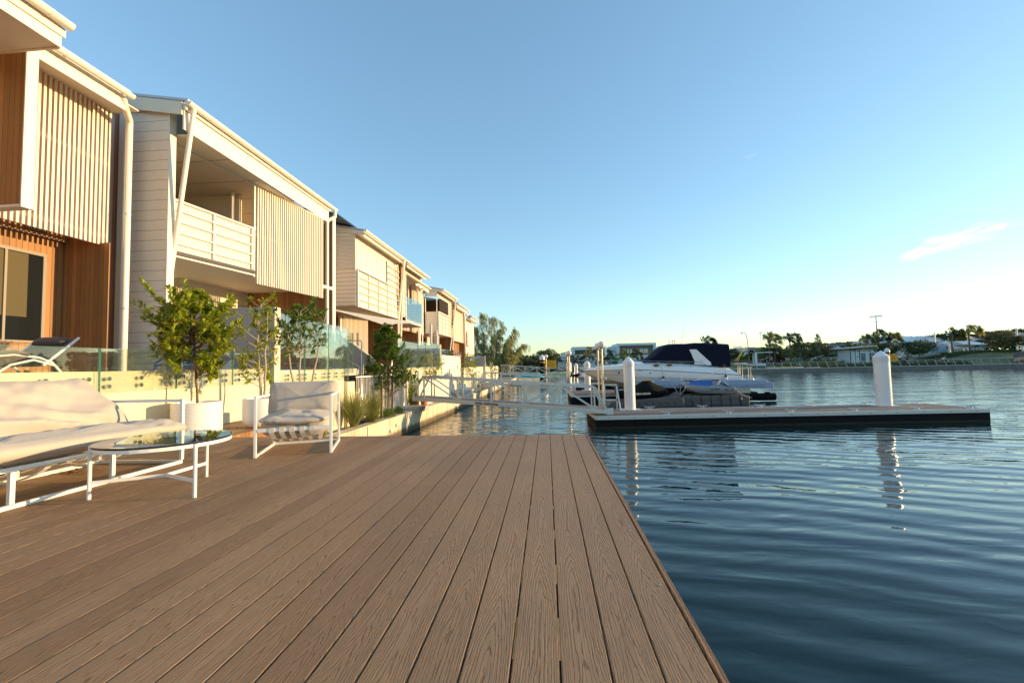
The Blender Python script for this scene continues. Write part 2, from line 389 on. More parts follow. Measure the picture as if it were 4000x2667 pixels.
# fabric
def fabric(name, col, sc=420, sheen=.2):
    t = NT(name); c = t.coord(); w = t.noise(c, sc, 2, .8); n1 = t.noise(c, 5, 4, .6); fold = t.noise(t.coord((1,1,1)), 14, 2, .5)
    k = t.math('MULTIPLY', t.math('MULTIPLY_ADD', w, .25, .87), t.math('MULTIPLY_ADD', n1, .12, .94))
    v = t.n('ShaderNodeVectorMath', operation='SCALE'); v.inputs[0].default_value = col; t.set(v.inputs['Scale'], k)
    return t.fin(v.outputs[0], .9, t.bump(w, .35, .0012, t.bump(fold, .25, .012)), **{'Sheen Weight': sheen, 'Specular IOR Level': .2})
M['cushion'] = fabric('oatmeal_canvas', (.47,.41,.345)); M['canvas_dark'] = fabric('navy_canvas', (.006,.009,.024), 420, 0)
M['sling'] = fabric('brown_sling', (.11,.085,.07)); M['strap'] = fabric('strap_webbing', (.66,.60,.52))
M['sail'] = fabric('sail_cloth', (.50,.47,.43)); M['cover_black'] = fabric('cover_black', (.008,.009,.009), 420, 0)
M['umbrella'] = fabric('umbrella_cloth', (.66,.58,.50)); M['screen_cloth'] = fabric('screen_cloth', (.80,.71,.58), 150)
M['slat'] = paint('slat_paint', (.82,.70,.57), .45, .05)
# leaves
def leaf(name, c0, c1, trans=.35, rough=.38):
    t = NT(name); oi = t.n('ShaderNodeNewGeometry')
    n1 = t.noise(t.coord(), 3.0, 3, .6); rnd = oi.outputs['Random Per Island']
    f = t.math('ADD', t.math('MULTIPLY', rnd, .65), t.math('MULTIPLY', n1, .4))
    c = t.ramp(f, [(.15,c0),(.85,c1)])
    t.fin(c, rough)
    tl = t.n('ShaderNodeBsdfTranslucent'); t.set(tl.inputs['Color'], t.mix(.5, c, (c1[0]*2.2, c1[1]*1.9, c1[2]*.8)))
    mx = t.n('ShaderNodeMixShader', {0: trans}); t.set(mx.inputs[1], t.b.outputs[0]); t.set(mx.inputs[2], tl.outputs[0])
    t.t.links.new(mx.outputs[0], t.out.inputs['Surface']); return t.m
M['leaf_pot'] = leaf('leaf_yellow_green', (.09,.16,.012), (.38,.43,.05))
M['leaf_dark'] = leaf('leaf_dark_green', (.04,.10,.015), (.15,.24,.04))
M['leaf_far'] = leaf('leaf_far_green', (.025,.045,.018), (.085,.12,.04), .2, .6)
M['leaf_far2'] = leaf('leaf_far_olive', (.05,.06,.02), (.14,.13,.045), .2, .6)
M['leaf_bright'] = leaf('leaf_bright_green', (.06,.14,.02), (.16,.30,.04), .3, .5)
M['leaf_autumn'] = leaf('leaf_rust', (.12,.05,.02), (.22,.14,.04), .3, .5)
M['needle'] = leaf('needle_green', (.11,.125,.06), (.32,.33,.16), .45, .6)
M['grass_blade'] = leaf('grass_blade', (.08,.12,.03), (.30,.30,.10), .35, .5)
def bark(name, c0, c1):
    t = NT(name); n1 = t.noise(t.coord((1,1,.25)), 22, 5, .7)
    return t.fin(t.ramp(n1, [(.3,c0),(.7,c1)]), .85, t.bump(n1, .6, .01))
M['bark'] = bark('bark', (.09,.065,.045), (.26,.20,.15)); M['bark_pale'] = bark('bark_pale', (.30,.24,.18), (.50,.42,.33)); M['bark_red'] = bark('bark_red', (.10,.045,.03), (.20,.10,.06))
t = NT('lawn'); n1 = t.noise(t.coord(), .35, 6, .7); n2 = t.noise(t.coord(), 7, 4, .7)
M['lawn'] = t.fin(t.ramp(t.math('ADD', t.math('MULTIPLY', n1, .6), t.math('MULTIPLY', n2, .4)), [(.3,(.07,.085,.03)),(.55,(.15,.14,.055)),(.75,(.22,.185,.09))]), .95, t.bump(n2, .6, .05))
t = NT('garden_gravel'); vo = t.n('ShaderNodeTexVoronoi', {'Vector': t.coord(), 'Scale': 42}); n1 = t.noise(t.coord(), 3, 3)
M['gravel'] = t.fin(t.mix(.5, t.ramp(vo.outputs['Color'], [(.2,(.12,.10,.085)),(.8,(.42,.38,.32))]), t.ramp(n1, [(.3,(.10,.08,.06)),(.7,(.3,.26,.2))])), .9, t.bump(vo.outputs['Distance'], .9, .02))
t = NT('pontoon_aggregate'); vo = t.n('ShaderNodeTexVoronoi', {'Vector': t.coord(), 'Scale': 60}); n1 = t.noise(t.coord(), 1.3, 4)
M['aggregate'] = t.fin(t.mix(.35, t.ramp(vo.outputs['Color'], [(.2,(.09,.065,.05)),(.8,(.33,.26,.21))]), t.ramp(n1, [(.3,(.13,.10,.085)),(.7,(.22,.18,.15))])), .9, t.bump(vo.outputs['Distance'], .7, .006))
t = NT('pontoon_float'); g = t.n('ShaderNodeNewGeometry'); z = t.n('ShaderNodeSeparateXYZ', {0: g.outputs['Position']}).outputs['Z']
nz = t.noise(t.coord((1,1,3)), 7, 5, .7); a = t.math('LESS_THAN', t.math('ADD', z, t.math('MULTIPLY', nz, -.07)), -2.135)
M['float_black'] = t.fin(t.mix(a, t.ramp(nz, [(.3,(.004,.005,.006)),(.8,(.012,.014,.015))]), (.05,.035,.015)), .7, t.bump(nz, .3, .004), **{'Specular IOR Level': .15})
M['bank'] = masonry('bank_concrete', (.20,.185,.16), .8, 1.5); M['grey_timber'] = masonry('weathered_timber', (.12,.11,.10), .5, 2)
M['pile'] = paint('pile_sleeve', (.80,.78,.76), .28, .04, .1)
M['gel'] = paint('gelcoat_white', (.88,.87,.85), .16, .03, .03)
M['gel_shadow'] = paint('gelcoat_shaded', (.66,.60,.52), .2, .03, .03)  # darker copy of the white gelcoat: the hull's shade is put into the colour
M['blue_plastic'] = paint('blue_float', (.30,.38,.52), .42, .12, .3)
M['blue_bright'] = paint('blue_float_bright', (.02,.14,.50), .38, .10, .3)
M['grey_float'] = paint('grey_float', (.12,.105,.095), .6, .15, .4)
M['acrylic'] = paint('globe_acrylic', (.80,.74,.70), .12, .01, .0)
M['orange'] = paint('orange_sign', (.95,.42,.01), .5, .04); M['purple'] = paint('purple_sign', (.05,.03,.25), .5, .04)
M['teal'] = paint('teal_hull', (.01,.42,.55), .4, .08); M['lime'] = paint('lime_cover', (.10,.38,.05), .5, .15)
M['terracotta'] = paint('terracotta', (.50,.16,.05), .7, .1); M['pot'] = paint('pot_glaze', (.80,.78,.75), .35, .03)
M['roof_metal'] = paint('roof_metal', (.50,.54,.60), .4, .06); M['roof_white'] = paint('roof_pale', (.62,.66,.70), .5, .05)
M['house_white'] = paint('far_wall', (.66,.70,.72), .7, .05); M['house_tan'] = boards('far_tan_wall', (.20,.165,.135), .3, .3)
M['navy'] = paint('navy', (.01,.015,.05), .4, .1); M['red'] = paint('red', (.45,.02,.02), .5, .1)
M['fence_wood'] = cladding('paling_fence', 'x', .12, ((.10,.07,.045),(.24,.18,.11)))
M['sail_grey'] = fabric('shade_sail_grey', (.12,.135,.16), 40)
M['skin'] = paint('skin', (.45,.28,.2), .6, .05); M['rope'] = paint('rope', (.55,.55,.5), .9, .2)
M['car_white'] = paint('car_white', (.7,.7,.7), .25, .02); M['car_red'] = paint('car_maroon', (.16,.01,.015), .25, .03)
M['truck'] = paint('truck_box', (.42,.43,.46), .5, .04)
M['solar_roof'] = paint('tiled_roof', (.05,.06,.085), .5, .1)
M['soil'] = masonry('soil', (.06,.045,.03), .4)
# ---------------------------------------------------------------- setting: water, ground, deck, seawall
DZ = -.854; WZ = -2.15
w = MB().add([(-30,-60,WZ),(700,-60,WZ),(700,500,WZ),(-30,500,WZ)], [(0,1,2,3)]).build('water', M['water'], fix=False); tag(w, kind='structure')
# far land: one sheet behind the far promenade, reaching the horizon
bank = [(-4.2,60),(-3.5,68),(-1,74),(6,78),(18,74),(30.6,71.5),(48,70.6),(60,70.7),(69.5,70.9),(74,70.2),(80,66),(160,60),(900,50)]
gz = -1.52
def sstep(a, b, x): t = max(0, min(1, (x-a)/(b-a))); return t*t*(3-2*t)
def gh(x, y):
    """height of the park beyond the far canal edge"""
    f = sstep(2, 34, x); z = gz+f*(.55*sstep(74, 86, y)+.45*sstep(84, 98, y))+.25*sstep(95, 125, y)
    z += 1.35*sstep(67, 78, x)*sstep(75, 85, y)*(1-.7*sstep(88, 99, y))
    return z+.03*noise.noise(Vector((x*.2, y*.2, 0)))
def by(x):
    for (xa, ya), (xb, yb) in zip(bank[:-1], bank[1:]):
        if x <= xb: return ya+(yb-ya)*(x-xa)/(xb-xa)
    return bank[-1][1]
gx = [-4.2,-3.5,-1,2,6,10,14,18,22,26]+[28+1.8*i for i in range(35)]+[96,104,115,130,160,220,350,900]
gy = [0,1.5,3,5,7,9,11,13,15,17,20,23,27,32,40,55,90,160,400,2400]
vs = [(x, by(x)+q, gh(x, by(x)+q) if i else gz) for x in gx for i, q in enumerate(gy)]; n = len(gy)
fs = [(i*n+j, (i+1)*n+j, (i+1)*n+j+1, i*n+j+1) for i in range(len(gx)-1) for j in range(n-1)]
k = len(vs); vs += [(-1500,60,gz),(-1500,2460,gz)]; fs.append((k, 0, n-1, k+1))
g = MB().add(vs, fs).build('park_ground', M['lawn'], None, True, fix=False); tag(g, kind='structure')
pts = bank[:-1]
mb = MB(); cap = MB()
for (x0,y0),(x1,y1) in zip(pts[:-1], pts[1:]):
    mb.bar((x0,y0,-1.95),(x1,y1,-1.95), .5, .78); cap.bar((x0,y0,-1.52),(x1,y1,-1.52), .62, .12)
pr = thing('promenade_wall', 'long low concrete canal edge below the far curved railing', 'seawall', (40,71,-2.4))
mb.build('wall', M['bank'], pr); cap.build('coping', M['concrete'], pr)
# left land under the houses and gardens
SW = [(-4.86,-4),(-4.80,5),(-4.74,10),(-4.62,14.5),(-4.42,20),(-4.20,27),(-4.02,43),(-4.0,55),(-4.2,60.4)]
vs = [(x-.05,y,-1.62) for x,y in SW]+[(-1500,60,-1.62),(-1500,-400,-1.62),(-5,-400,-1.62)]
g = MB().add(vs, [tuple(range(len(vs)))]).build('garden_ground', M['gravel'], fix=False); tag(g, kind='structure')
mb = MB(); cp = MB()
def swtop(y): return -1.50 if y < 16 else -1.50-.15*min(1, (y-16)/12)
for (x0,y0),(x1,y1) in zip(SW[:-1], SW[1:]):
    mb.add([(x0,y0,-3),(x1,y1,-3),(x1,y1,swtop(y1)),(x0,y0,swtop(y0)),(x0-.3,y0,-3),(x1-.3,y1,-3),(x1-.3,y1,swtop(y1)),(x0-.3,y0,swtop(y0))],
           [(0,1,2,3),(3,2,6,7),(7,6,5,4)])
sw = thing('seawall', 'stained concrete seawall of the canal running away past the gangways', 'seawall', (-4.8,10,-2.6))
mb.build('wall', M['seawall'], sw)
for y in (11.1,15.2,18.5,22,26,30,34.5): MB().box(-4.80+.012*(y-10)*.9, -4.715+.012*(y-10)*.95+(.03 if y > 14 else 0), y-.012, y+.012, -2.6, -1.52).build('expansion_joint', M['dark'], sw)
for (y, z) in ((12.6,-1.86),(13.1,-1.76)): MB().tube([(-4.85,y,z),(-4.60,y,z)], .05, 12).build('weep_pipe', M['pile'], sw, True)
# deck
dk = thing('timber_deck', 'brown grooved composite deck boards in the foreground', 'deck', (0,3,DZ)); dk['kind'] = 'structure'; del dk['category']
mb = MB(); sh = MB()
def board(x0, x1, y0, y1, zt=DZ):
    e = .003
    mb.add([(x0,y0,zt-.023),(x1,y0,zt-.023),(x1,y1,zt-.023),(x0,y1,zt-.023),(x0,y0,zt-e),(x1,y0,zt-e),(x1,y1,zt-e),(x0,y1,zt-e),
            (x0+e,y0+e,zt),(x1-e,y0+e,zt),(x1-e,y1-e,zt),(x0+e,y1-e,zt)],
           [(0,3,2,1),(8,9,10,11),(0,1,5,4),(1,2,6,5),(2,3,7,6),(3,0,4,7),(4,5,9,8),(5,6,10,9),(6,7,11,10),(7,4,8,11)])
for k in range(-39, 3):
    x0, x1 = .016+.14*k+.0025, .016+.14*(k+1)-.0025
    if x0 < -5.33: continue
    board(x0, x1, -2.5, 4.905)
    board(x0, x1, 4.978, 5.37 if x0 > -4.2 else 7.4)
board(.441, .452, -2.5, 5.37)
mb.build('deck_boards', M['deck'], dk, fix=False)
mb = MB(); mb.box(-5.33, .438, 4.909, 4.974, DZ-.023, DZ-.001); mb.build('divider_board', M['deck'], dk)
mb = MB(); mb.box(.4525, .466, -2.5, 5.38, DZ-.16, DZ-.006); mb.box(-4.2, .466, 5.374, 5.39, DZ-.16, DZ-.004); mb.build('fascia_board', M['deck'], dk)
mb = MB(); mb.box(-4.2, -4.185, 5.395, 7.4, DZ-.5, DZ-.003); mb.build('side_fascia', M['wood_y'], dk)
mb = MB()
for y in [(-2.3+.45*i) for i in range(17)]: mb.box(-5.3, .43, y, y+.045, DZ-.13, DZ-.024)
mb.build('joists', M['black'], dk)
mb = MB(); mb.box(-5.3, .2, -2.5, 5.3, DZ-.62, DZ-.45); mb.build('support_slab', M['render'], dk)
sc = MB()
for (x, y) in ((.40,2.3),(.405,3.9),(.41,1.75)): sc.lathe((x,y,DZ), [(.006,0),(.006,.0015),(.001,.002)], 8)
sc.build('screws', M['chrome'], dk)
# terrace retaining wall, floor and glass
tw = thing('terrace_wall', 'smooth cream retaining wall beneath the low glass fence behind the sofa', 'wall', (-5.34,4,DZ))
MB().box(-5.60, -5.34, -4, 8.03, -1.6, 0.03).build('wall', M['render'], tw)
MB().box(-5.60, -5.37, 8.232, 11.165, -1.6, -0.012).build('wall', M['render'], tw)
tf = MB().box(-14, -5.602, -6, 13.9, -.2, 0.0).build('terrace_floor', M['paver']); tag(tf, kind='structure')
def pins(root, X, ys, zs, mat=None):
    src = None
    for y in ys:
        for z in zs:
            if src is None:
                src = o = MB().tube([(0,0,0),(.045,0,0)], .018, 10).tube([(.046,0,0),(.062,0,0)], .026, 16).build('standoff', M['chrome'], None, True)
            else: o = src.copy(); COL.objects.link(o)
            o.parent = root; o.location = Vector((X,y,z))-wloc(root)
def glass_run(root, X, edges, z0, z1s, th=.012, mat='glass'):
    for i, (a, b) in enumerate(zip(edges[:-1], edges[1:])):
        z1 = z1s[i] if isinstance(z1s, (list, tuple)) else z1s
        MB().box(X, X+th, a+.006, b-.006, z0, z1).build('glass_panel', M[mat], root)
        MB().box(X-.0005, X+th+.0005, b-.0075, b-.0045, z0, z1).box(X-.0005, X+th+.0005, a+.0045, a+.0075, z0, z1).box(X+.0005, X+th-.0005, a+.006, b-.006, z1, z1+.0015).build('polished_edge', M['glass_edge'], root)
gl = thing('glass_fence', 'low frameless glass fence with steel standoffs above the sofa', 'fence', (-5.3,4,-.25))
glass_run(gl, -5.29, [1.2,2.3,3.4,4.755,5.83,6.95,8.02], -.235, .303)
pins(gl, -5.34, [2.6,3.1,3.65,4.2,4.637,4.873,5.292,5.721,5.96,6.38,6.8,7.1,7.5,7.9], (-.061,-.153))
gl = thing('glass_fence', 'tall glass pool fence between the grey blade wall and the garden gate', 'fence', (-5.3,9.6,-.3))
glass_run(gl, -5.315, [8.24,9.18,10.23,11.30], -.30, [1.14,1.10,1.09])
glass_run(gl, -5.40, [9.95,11.03,11.77], -.12, [1.02,.98])
pins(gl, -5.37, [8.582,9.02,9.232,9.639,10.052,10.3,10.659,11.072], (-.115,-.20))
bl = thing('blade_wall', 'tall textured grey blade wall standing between low and tall glass fences', 'wall', (-6.5,8.1,-.85))
MB().box(-8.2, -5.27, 8.04, 8.23, -.854, 1.235).build('wall', M['render_grey'], bl, bevel=.006)
MB().box(-5.268, -5.262, 8.045, 8.225, -.85, 1.23).build('front_edge', M['render'], bl)
ps = thing('safety_sign', 'orange and purple notice fixed to the grey blade wall behind the tree', 'sign', (-7.3,8.03,.85))
MB().box(-7.62, -7.5, 8.03, 8.038, .64, 1.03).build('purple_strip', M['purple'], ps)
MB().box(-7.5, -7.18, 8.028, 8.038, .66, 1.03).build('orange_panel', M['orange'], ps)
mb = MB()
for r in range(2):
    for k in range(4): mb.box(-7.46+.068*k, -7.42+.068*k, 8.024, 8.028, .74+.13*r, .80+.13*r)
for k in range(4): mb.box(-7.47, -7.22-.03*(k % 2), 8.024, 8.028, .68+.012*k, .684+.012*k)
mb.build('printed_pictograms', M['navy'], ps)
lp = thing('low_pillar', 'short cream rendered pillar at the end of the terrace wall', 'pillar', (-5.34,11.4,-1.5))
MB().box(-5.62, -5.27, 11.17, 11.6, -1.6, -.35).build('pillar', M['render'], lp, bevel=.01)

# ---------------------------------------------------------------- soft furnishings
def cushion(size, seed=0, p=4.0, nu=56, nv=30, wr=.010, sag=None, seam=.012):
    """superelliptic pillow with wrinkles, centred on the origin; size = full (x, y, z)"""
    a, b, c = [q/2 for q in size]; m = MB(); vs = []
    def sp(t, e): return math.copysign(abs(t)**e, t) if abs(t) > 1e-9 else 0.0
    for j in range(nv+1):
        ph = -math.pi/2+math.pi*j/nv
        for i in range(nu):
            th = 2*math.pi*i/nu
            ex = 2/p
            x = a*sp(math.cos(ph), .55)*sp(math.cos(th), ex); y = b*sp(math.cos(ph), .55)*sp(math.sin(th), ex); z = c*sp(math.sin(ph), .8)
            ed = min(1.0, max(abs(x)/a, abs(y)/b))
            z *= 1-.40*max(0, ed-.45)**1.6
            q = Vector((x*5+seed*7, y*5, z*5)); q2 = Vector((x*13+seed*3, y*13+5, z*9))
            w_ = noise.noise(q)*1.6+(.5-abs(noise.noise(q2)))*.9
            rad = Vector((x/a, y/b, z/c)).normalized()
            z += wr*w_*(1.3 if abs(rad.z) > .5 else .7); x += wr*.6*noise.noise(q+Vector((9,0,0))); y += wr*.6*noise.noise(q+Vector((0,9,0)))
            pinch = max(0, ed-.88)*seam*4*noise.noise(Vector((x*40, y*40, seed)))
            z += pinch
            if sag: z += sag(x, y)
            vs.append((x,y,z))
    m.v = vs
    for j in range(nv):
        for i in range(nu):
            k = j*nu+i; k2 = j*nu+(i+1) % nu
            m.f.append((k, k2, k2+nu, k+nu))
    return m
def seam_ring(m, nu=56, nv=30, r=.0045):
    """piping along the widest row of a cushion"""
    row = [m.v[(nv//2)*nu+i] for i in range(nu)]
    return MB().tube(row+[row[0]], r, 6, False)
# sofa
so = thing('outdoor_sofa', 'low white framed sofa with a long rumpled oatmeal cushion', 'sofa', (-3.87,2.9,DZ))
s = .029; zf = DZ
f = MB(); Y0, Y1, XF, XB = 1.92, 3.88, -3.45, -4.29
f.bar((XF,Y0,zf+.017),(XF,Y1,zf+.017), s, s); f.bar((XB,Y0,zf+.017),(XB,Y1,zf+.017), s, s)
for y in (Y0,Y1): f.bar((XF-.018,y,zf+.018),(XB+.018,y,zf+.018), s-.002, s-.002)
f.build('base_frame', M['metal_w'], so, bevel=.003)
for x in (XF,XB):
    for y in (2.57,3.225): MB().bar((x,y,zf+.035),(x,y,-.615), s, s, (0,1,0)).build('leg', M['metal_w'], so, bevel=.003)
f = MB(); f.bar((XF,Y0,-.60),(XF,Y1,-.60), s, .03); f.bar((XB,Y0,-.60),(XB,Y1,-.60), s, .03); f.build('seat_rail', M['metal_w'], so, bevel=.003)
for y in (Y0,Y1):
    f = MB(); f.bar((XF,y,zf+.036),(XF,y,-.25), s, s, (0,1,0)); f.bar((XB,y,zf+.036),(XB,y,-.25), s, s, (0,1,0)); f.bar((XF-.018,y,-.267),(XB+.018,y,-.267), s-.002, s-.002); f.build('armrest', M['metal_w'], so, bevel=.003)
for y in (2.12,2.80,3.36):
    pts = [(XF-(XF-XB)*t*.95, y+.02*math.sin(t*9), -.60-.15*math.sin(math.pi*t)**.8) for t in [i/14 for i in range(15)]]
    h = MB()
    for a, b in zip(pts[:-1], pts[1:]): h.bar(a, b, .034, .012)
    h.build('sling_hoop', M['metal_w'], so)
for i in range(15):
    st = MB(); y = 2.0+.125*i
    pts = [(XF-.01-(XF-XB)*t*.85, y+.05*t, -.598-.085*math.sin(math.pi*min(1, t*1.1))**.7) for t in [k/8 for k in range(9)]]
    n_ = len(pts); st.add([(p[0],p[1]-.028,p[2]) for p in pts]+[(p[0],p[1]+.028,p[2]) for p in pts], [(i,i+1,n_+i+1,n_+i) for i in range(n_-1)])
    st.build('strap', M['strap'], so)
m = cushion((.90,1.96,.17), 2, 9, 110, 40, .022, lambda x, y: (.03 if x > 0 else 0)*0-.09*max(0, -x+.05)+.01*math.sin(y*5))
m.xf(Matrix.Translation((-3.79,2.93,-.515)) @ Matrix.Rotation(R_(-2), 4, 'Y')); m.build('seat_cushion', M['cushion'], so, True, fix=False)
# back cushion: slumped, with long drag folds fanning from the far lower corner
m = MB(); NU, NV = 84, 40
def backp(u, t, side):
    """u along the sofa (0 near, 1 far), t from seat to top, side +1 front -1 rear"""
    w_ = (max(0, 1-abs(2*u-1)**9)**.5)*(max(0, 1-abs(2*t-1)**5)**.5)
    top = .335+.06*max(0, (u-.55)/.45)**1.6-.035*math.sin(u*5.2)**2; y = 1.94+1.90*u+.10*(1-t)*max(0, (u-.8)/.2)-.035*t*max(0, (u-.85)/.15)
    z = -.50+(top+.10)*t; x = -4.02-.40*t**1.15-.03*u*t
    th = .085*w_*(1+.35*math.sin(math.pi*t))
    f = 0
    if side > 0:
        fan = math.atan2(t+.12, 1.12-u)      # angle around the far lower corner
        dist = math.hypot(t+.12, 1.12-u)
        f = .036*math.sin(fan*17+.8*noise.noise(Vector((u*3,t*3,0))))*math.exp(-((fan-.35)/.42)**2)*min(1, dist*2.2)
        f += .020*math.sin(t*9+3*noise.noise(Vector((u*2.2,t*1.2,5))))*(.5+.5*u)+.034*noise.noise(Vector((u*7,t*3.5,2)))+.014*noise.noise(Vector((u*22,t*7,4)))
        f *= w_
    nx, nz = .80, .60
    return (x+side*th*nx+f*nx, y, z+side*th*nz+f*nz+.006*noise.noise(Vector((u*30,t*4,9)))*t)
for side in (1,-1):
    o_ = len(m.v)
    for i in range(NU+1):
        for j in range(NV+1): m.v.append(backp(i/NU, j/NV, side))
    for i in range(NU):
        for j in range(NV):
            k = o_+i*(NV+1)+j; q = (k, k+NV+1, k+NV+2, k+1); m.f.append(q if side > 0 else q[::-1])
bc_ = m.build('back_cushion', M['cushion'], so, True, fix=False)
edge = [backp(i/NU, 1, 1) for i in range(NU+1)]+[backp(1, 1-j/NV, 1) for j in range(1,NV)]
MB().tube(edge, .005, 6, False).build('seam_piping', M['cushion'], bc_)
# armchair, built at the origin with its front towards -Y
ac = thing('outdoor_armchair', 'white framed outdoor armchair with a grey back cushion and sagging strap seat', 'armchair')
hw, hd, t_ = .345, .375, .026
for sx in (-1,1):
    x = sx*hw; f = MB()
    f.bar((x,-hd,0),(x,-hd,.60), t_, t_, (0,1,0)); f.bar((x,hd,0),(x,hd,.60), t_, t_, (0,1,0))
    f.bar((x,-hd+.0155,.586),(x,hd-.0155,.586), t_-.001, t_-.002); f.bar((x,-hd+.0155,.014),(x,hd-.0155,.014), t_-.001, t_-.002)
    f.build('side_frame', M['metal_w'], ac, bevel=.003)
f = MB(); f.bar((-hw+.0155,-hd,.262),(hw-.0155,-hd,.262), .028, .036); f.build('front_rail', M['metal_w'], ac, bevel=.003)
f = MB(); f.bar((-hw+.0155,hd,.014),(hw-.0155,hd,.014), .026, .026); f.build('rear_rail', M['metal_w'], ac, bevel=.003)
f = MB(); f.bar((-hw+.0155,hd-.02,.45),(hw-.0155,hd-.02,.45), .026, .026); f.build('back_rail', M['metal_w'], ac)
for k in range(5):
    x = -.20+.092*k
    pts = [(x,-hd+.018,.282),(x,-hd-.017,.284),(x,-hd-.019,.24),(x+.006,-hd-.006,.215),(x+.02,-hd+.035,.165),(x+.03,-hd+.11,.13),(x+.03,-.1,.11),(x+.03,.15,.17),(x+.02,hd-.04,.45)]
    b = MB(); n_ = len(pts)
    b.add([(p[0]-.024,p[1],p[2]) for p in pts]+[(p[0]+.024,p[1],p[2]) for p in pts], [(i,i+1,n_+i+1,n_+i) for i in range(n_-1)])
    q_ = b.build('strap', M['strap'], ac); MB().box(x-.024,x+.024,-hd-.0165,-hd+.0165,.241,.2835).build('rail_wrap', M['strap'], q_)
m = cushion((.67,.66,.25), 3, 5, 64, 34, .010); m.xf(Matrix.Translation((-.01,.0,.285)) @ Matrix.Rotation(R_(4), 4, 'X'))
q = m.build('seat_cushion', M['cushion'], ac, True, fix=False)
m = cushion((.66,.60,.10), 8, 5, 72, 26, .013, None, .03); m.xf(Matrix.Translation((-.015,-.09,.355)) @ Matrix.Rotation(R_(3), 4, 'X'))
q = m.build('seat_pad', M['cushion'], ac, True, fix=False); seam_ring(m, 72, 26).build('piping', M['cushion'], q)
m = cushion((.70,.37,.16), 4, 13, 80, 30, .010); m.xf(Matrix.Translation((.0,.17,.535)) @ Matrix.Rotation(R_(74), 4, 'X'))
q = m.build('back_cushion', M['cushion'], ac, True, fix=False); seam_ring(m, 80, 30).build('piping', M['cushion'], q)
place(ac, (-2.676,4.56,DZ), R_(20.6))
# round glass coffee table
ct = thing('coffee_table', 'round glass topped coffee table on thin white legs', 'table')
LG = [(-.35,-.21),(.355,-.16),(-.005,.375)]
ringp = [(.425*math.cos(i*math.pi/24), .425*math.sin(i*math.pi/24)) for i in range(48)]
f = MB(); n = 48
for r0, r1, z0, z1, nm, mt in ((.388,.402,.338,.362,'rim','metal_w'),(.375,.4035,.3622,.3684,'rubber_gasket','black')):
    f = MB(); vs = []
    for r, z in ((r0,z0),(r1,z0),(r1,z1),(r0,z1)): vs += [(r*math.cos(i*math.pi/24), r*math.sin(i*math.pi/24), z) for i in range(48)]
    fs = [(a*48+i, a*48+(i+1) % 48, ((a+1) % 4)*48+(i+1) % 48, ((a+1) % 4)*48+i) for a in range(4) for i in range(48)]
    f.add(vs, fs); f.build(nm, M[mt], ct)
f = MB().lathe((0,0,0), [(.404,.3685),(.406,.372),(.406,.374),(.404,.3765)], 64); gt = f.build('glass_top', M['table_glass'], ct)
for (x, y) in LG:
    MB().tube([(x*1.03,y*1.03,0),(x*1.03,y*1.03,.362)], .012, 14).build('leg', M['metal_w'], ct, True)
f = MB()
for (x, y) in LG: f.bar((0,0,.11),(x,y,.11), .014, .022)
f.build('stretcher', M['metal_w'], ct)
place(ct, (-2.785,3.0,DZ))

# ---------------------------------------------------------------- plants
def leafq(mb, p, d, L, Wd, rnd, fold=.25, droop=.3):
    d = d.normalized(); s_ = d.cross(Vector((rnd.uniform(-.3,.3), rnd.uniform(-.3,.3), 1)))
    if s_.length < .05: s_ = Vector((1,0,0))
    s_ = s_.normalized(); u = s_.cross(d)
    mid = p+d*L*.5-Vector((0,0,droop*L*.12)); tip = p+d*L-Vector((0,0,droop*L*.5))
    a = p+d*L*.22; 
    vs = [p, a+s_*Wd*.38+u*fold*Wd*.3, mid+s_*Wd*.5+u*fold*Wd*.4, tip, mid-s_*Wd*.5+u*fold*Wd*.4, a-s_*Wd*.38+u*fold*Wd*.3, mid]
    mb.add(vs, [(0,1,2,6),(6,2,3),(0,6,4,5),(6,3,4)])
def rvec(rnd):
    while True:
        v = Vector((rnd.uniform(-1,1), rnd.uniform(-1,1), rnd.uniform(-1,1)))
        if .1 < v.length < 1: return v
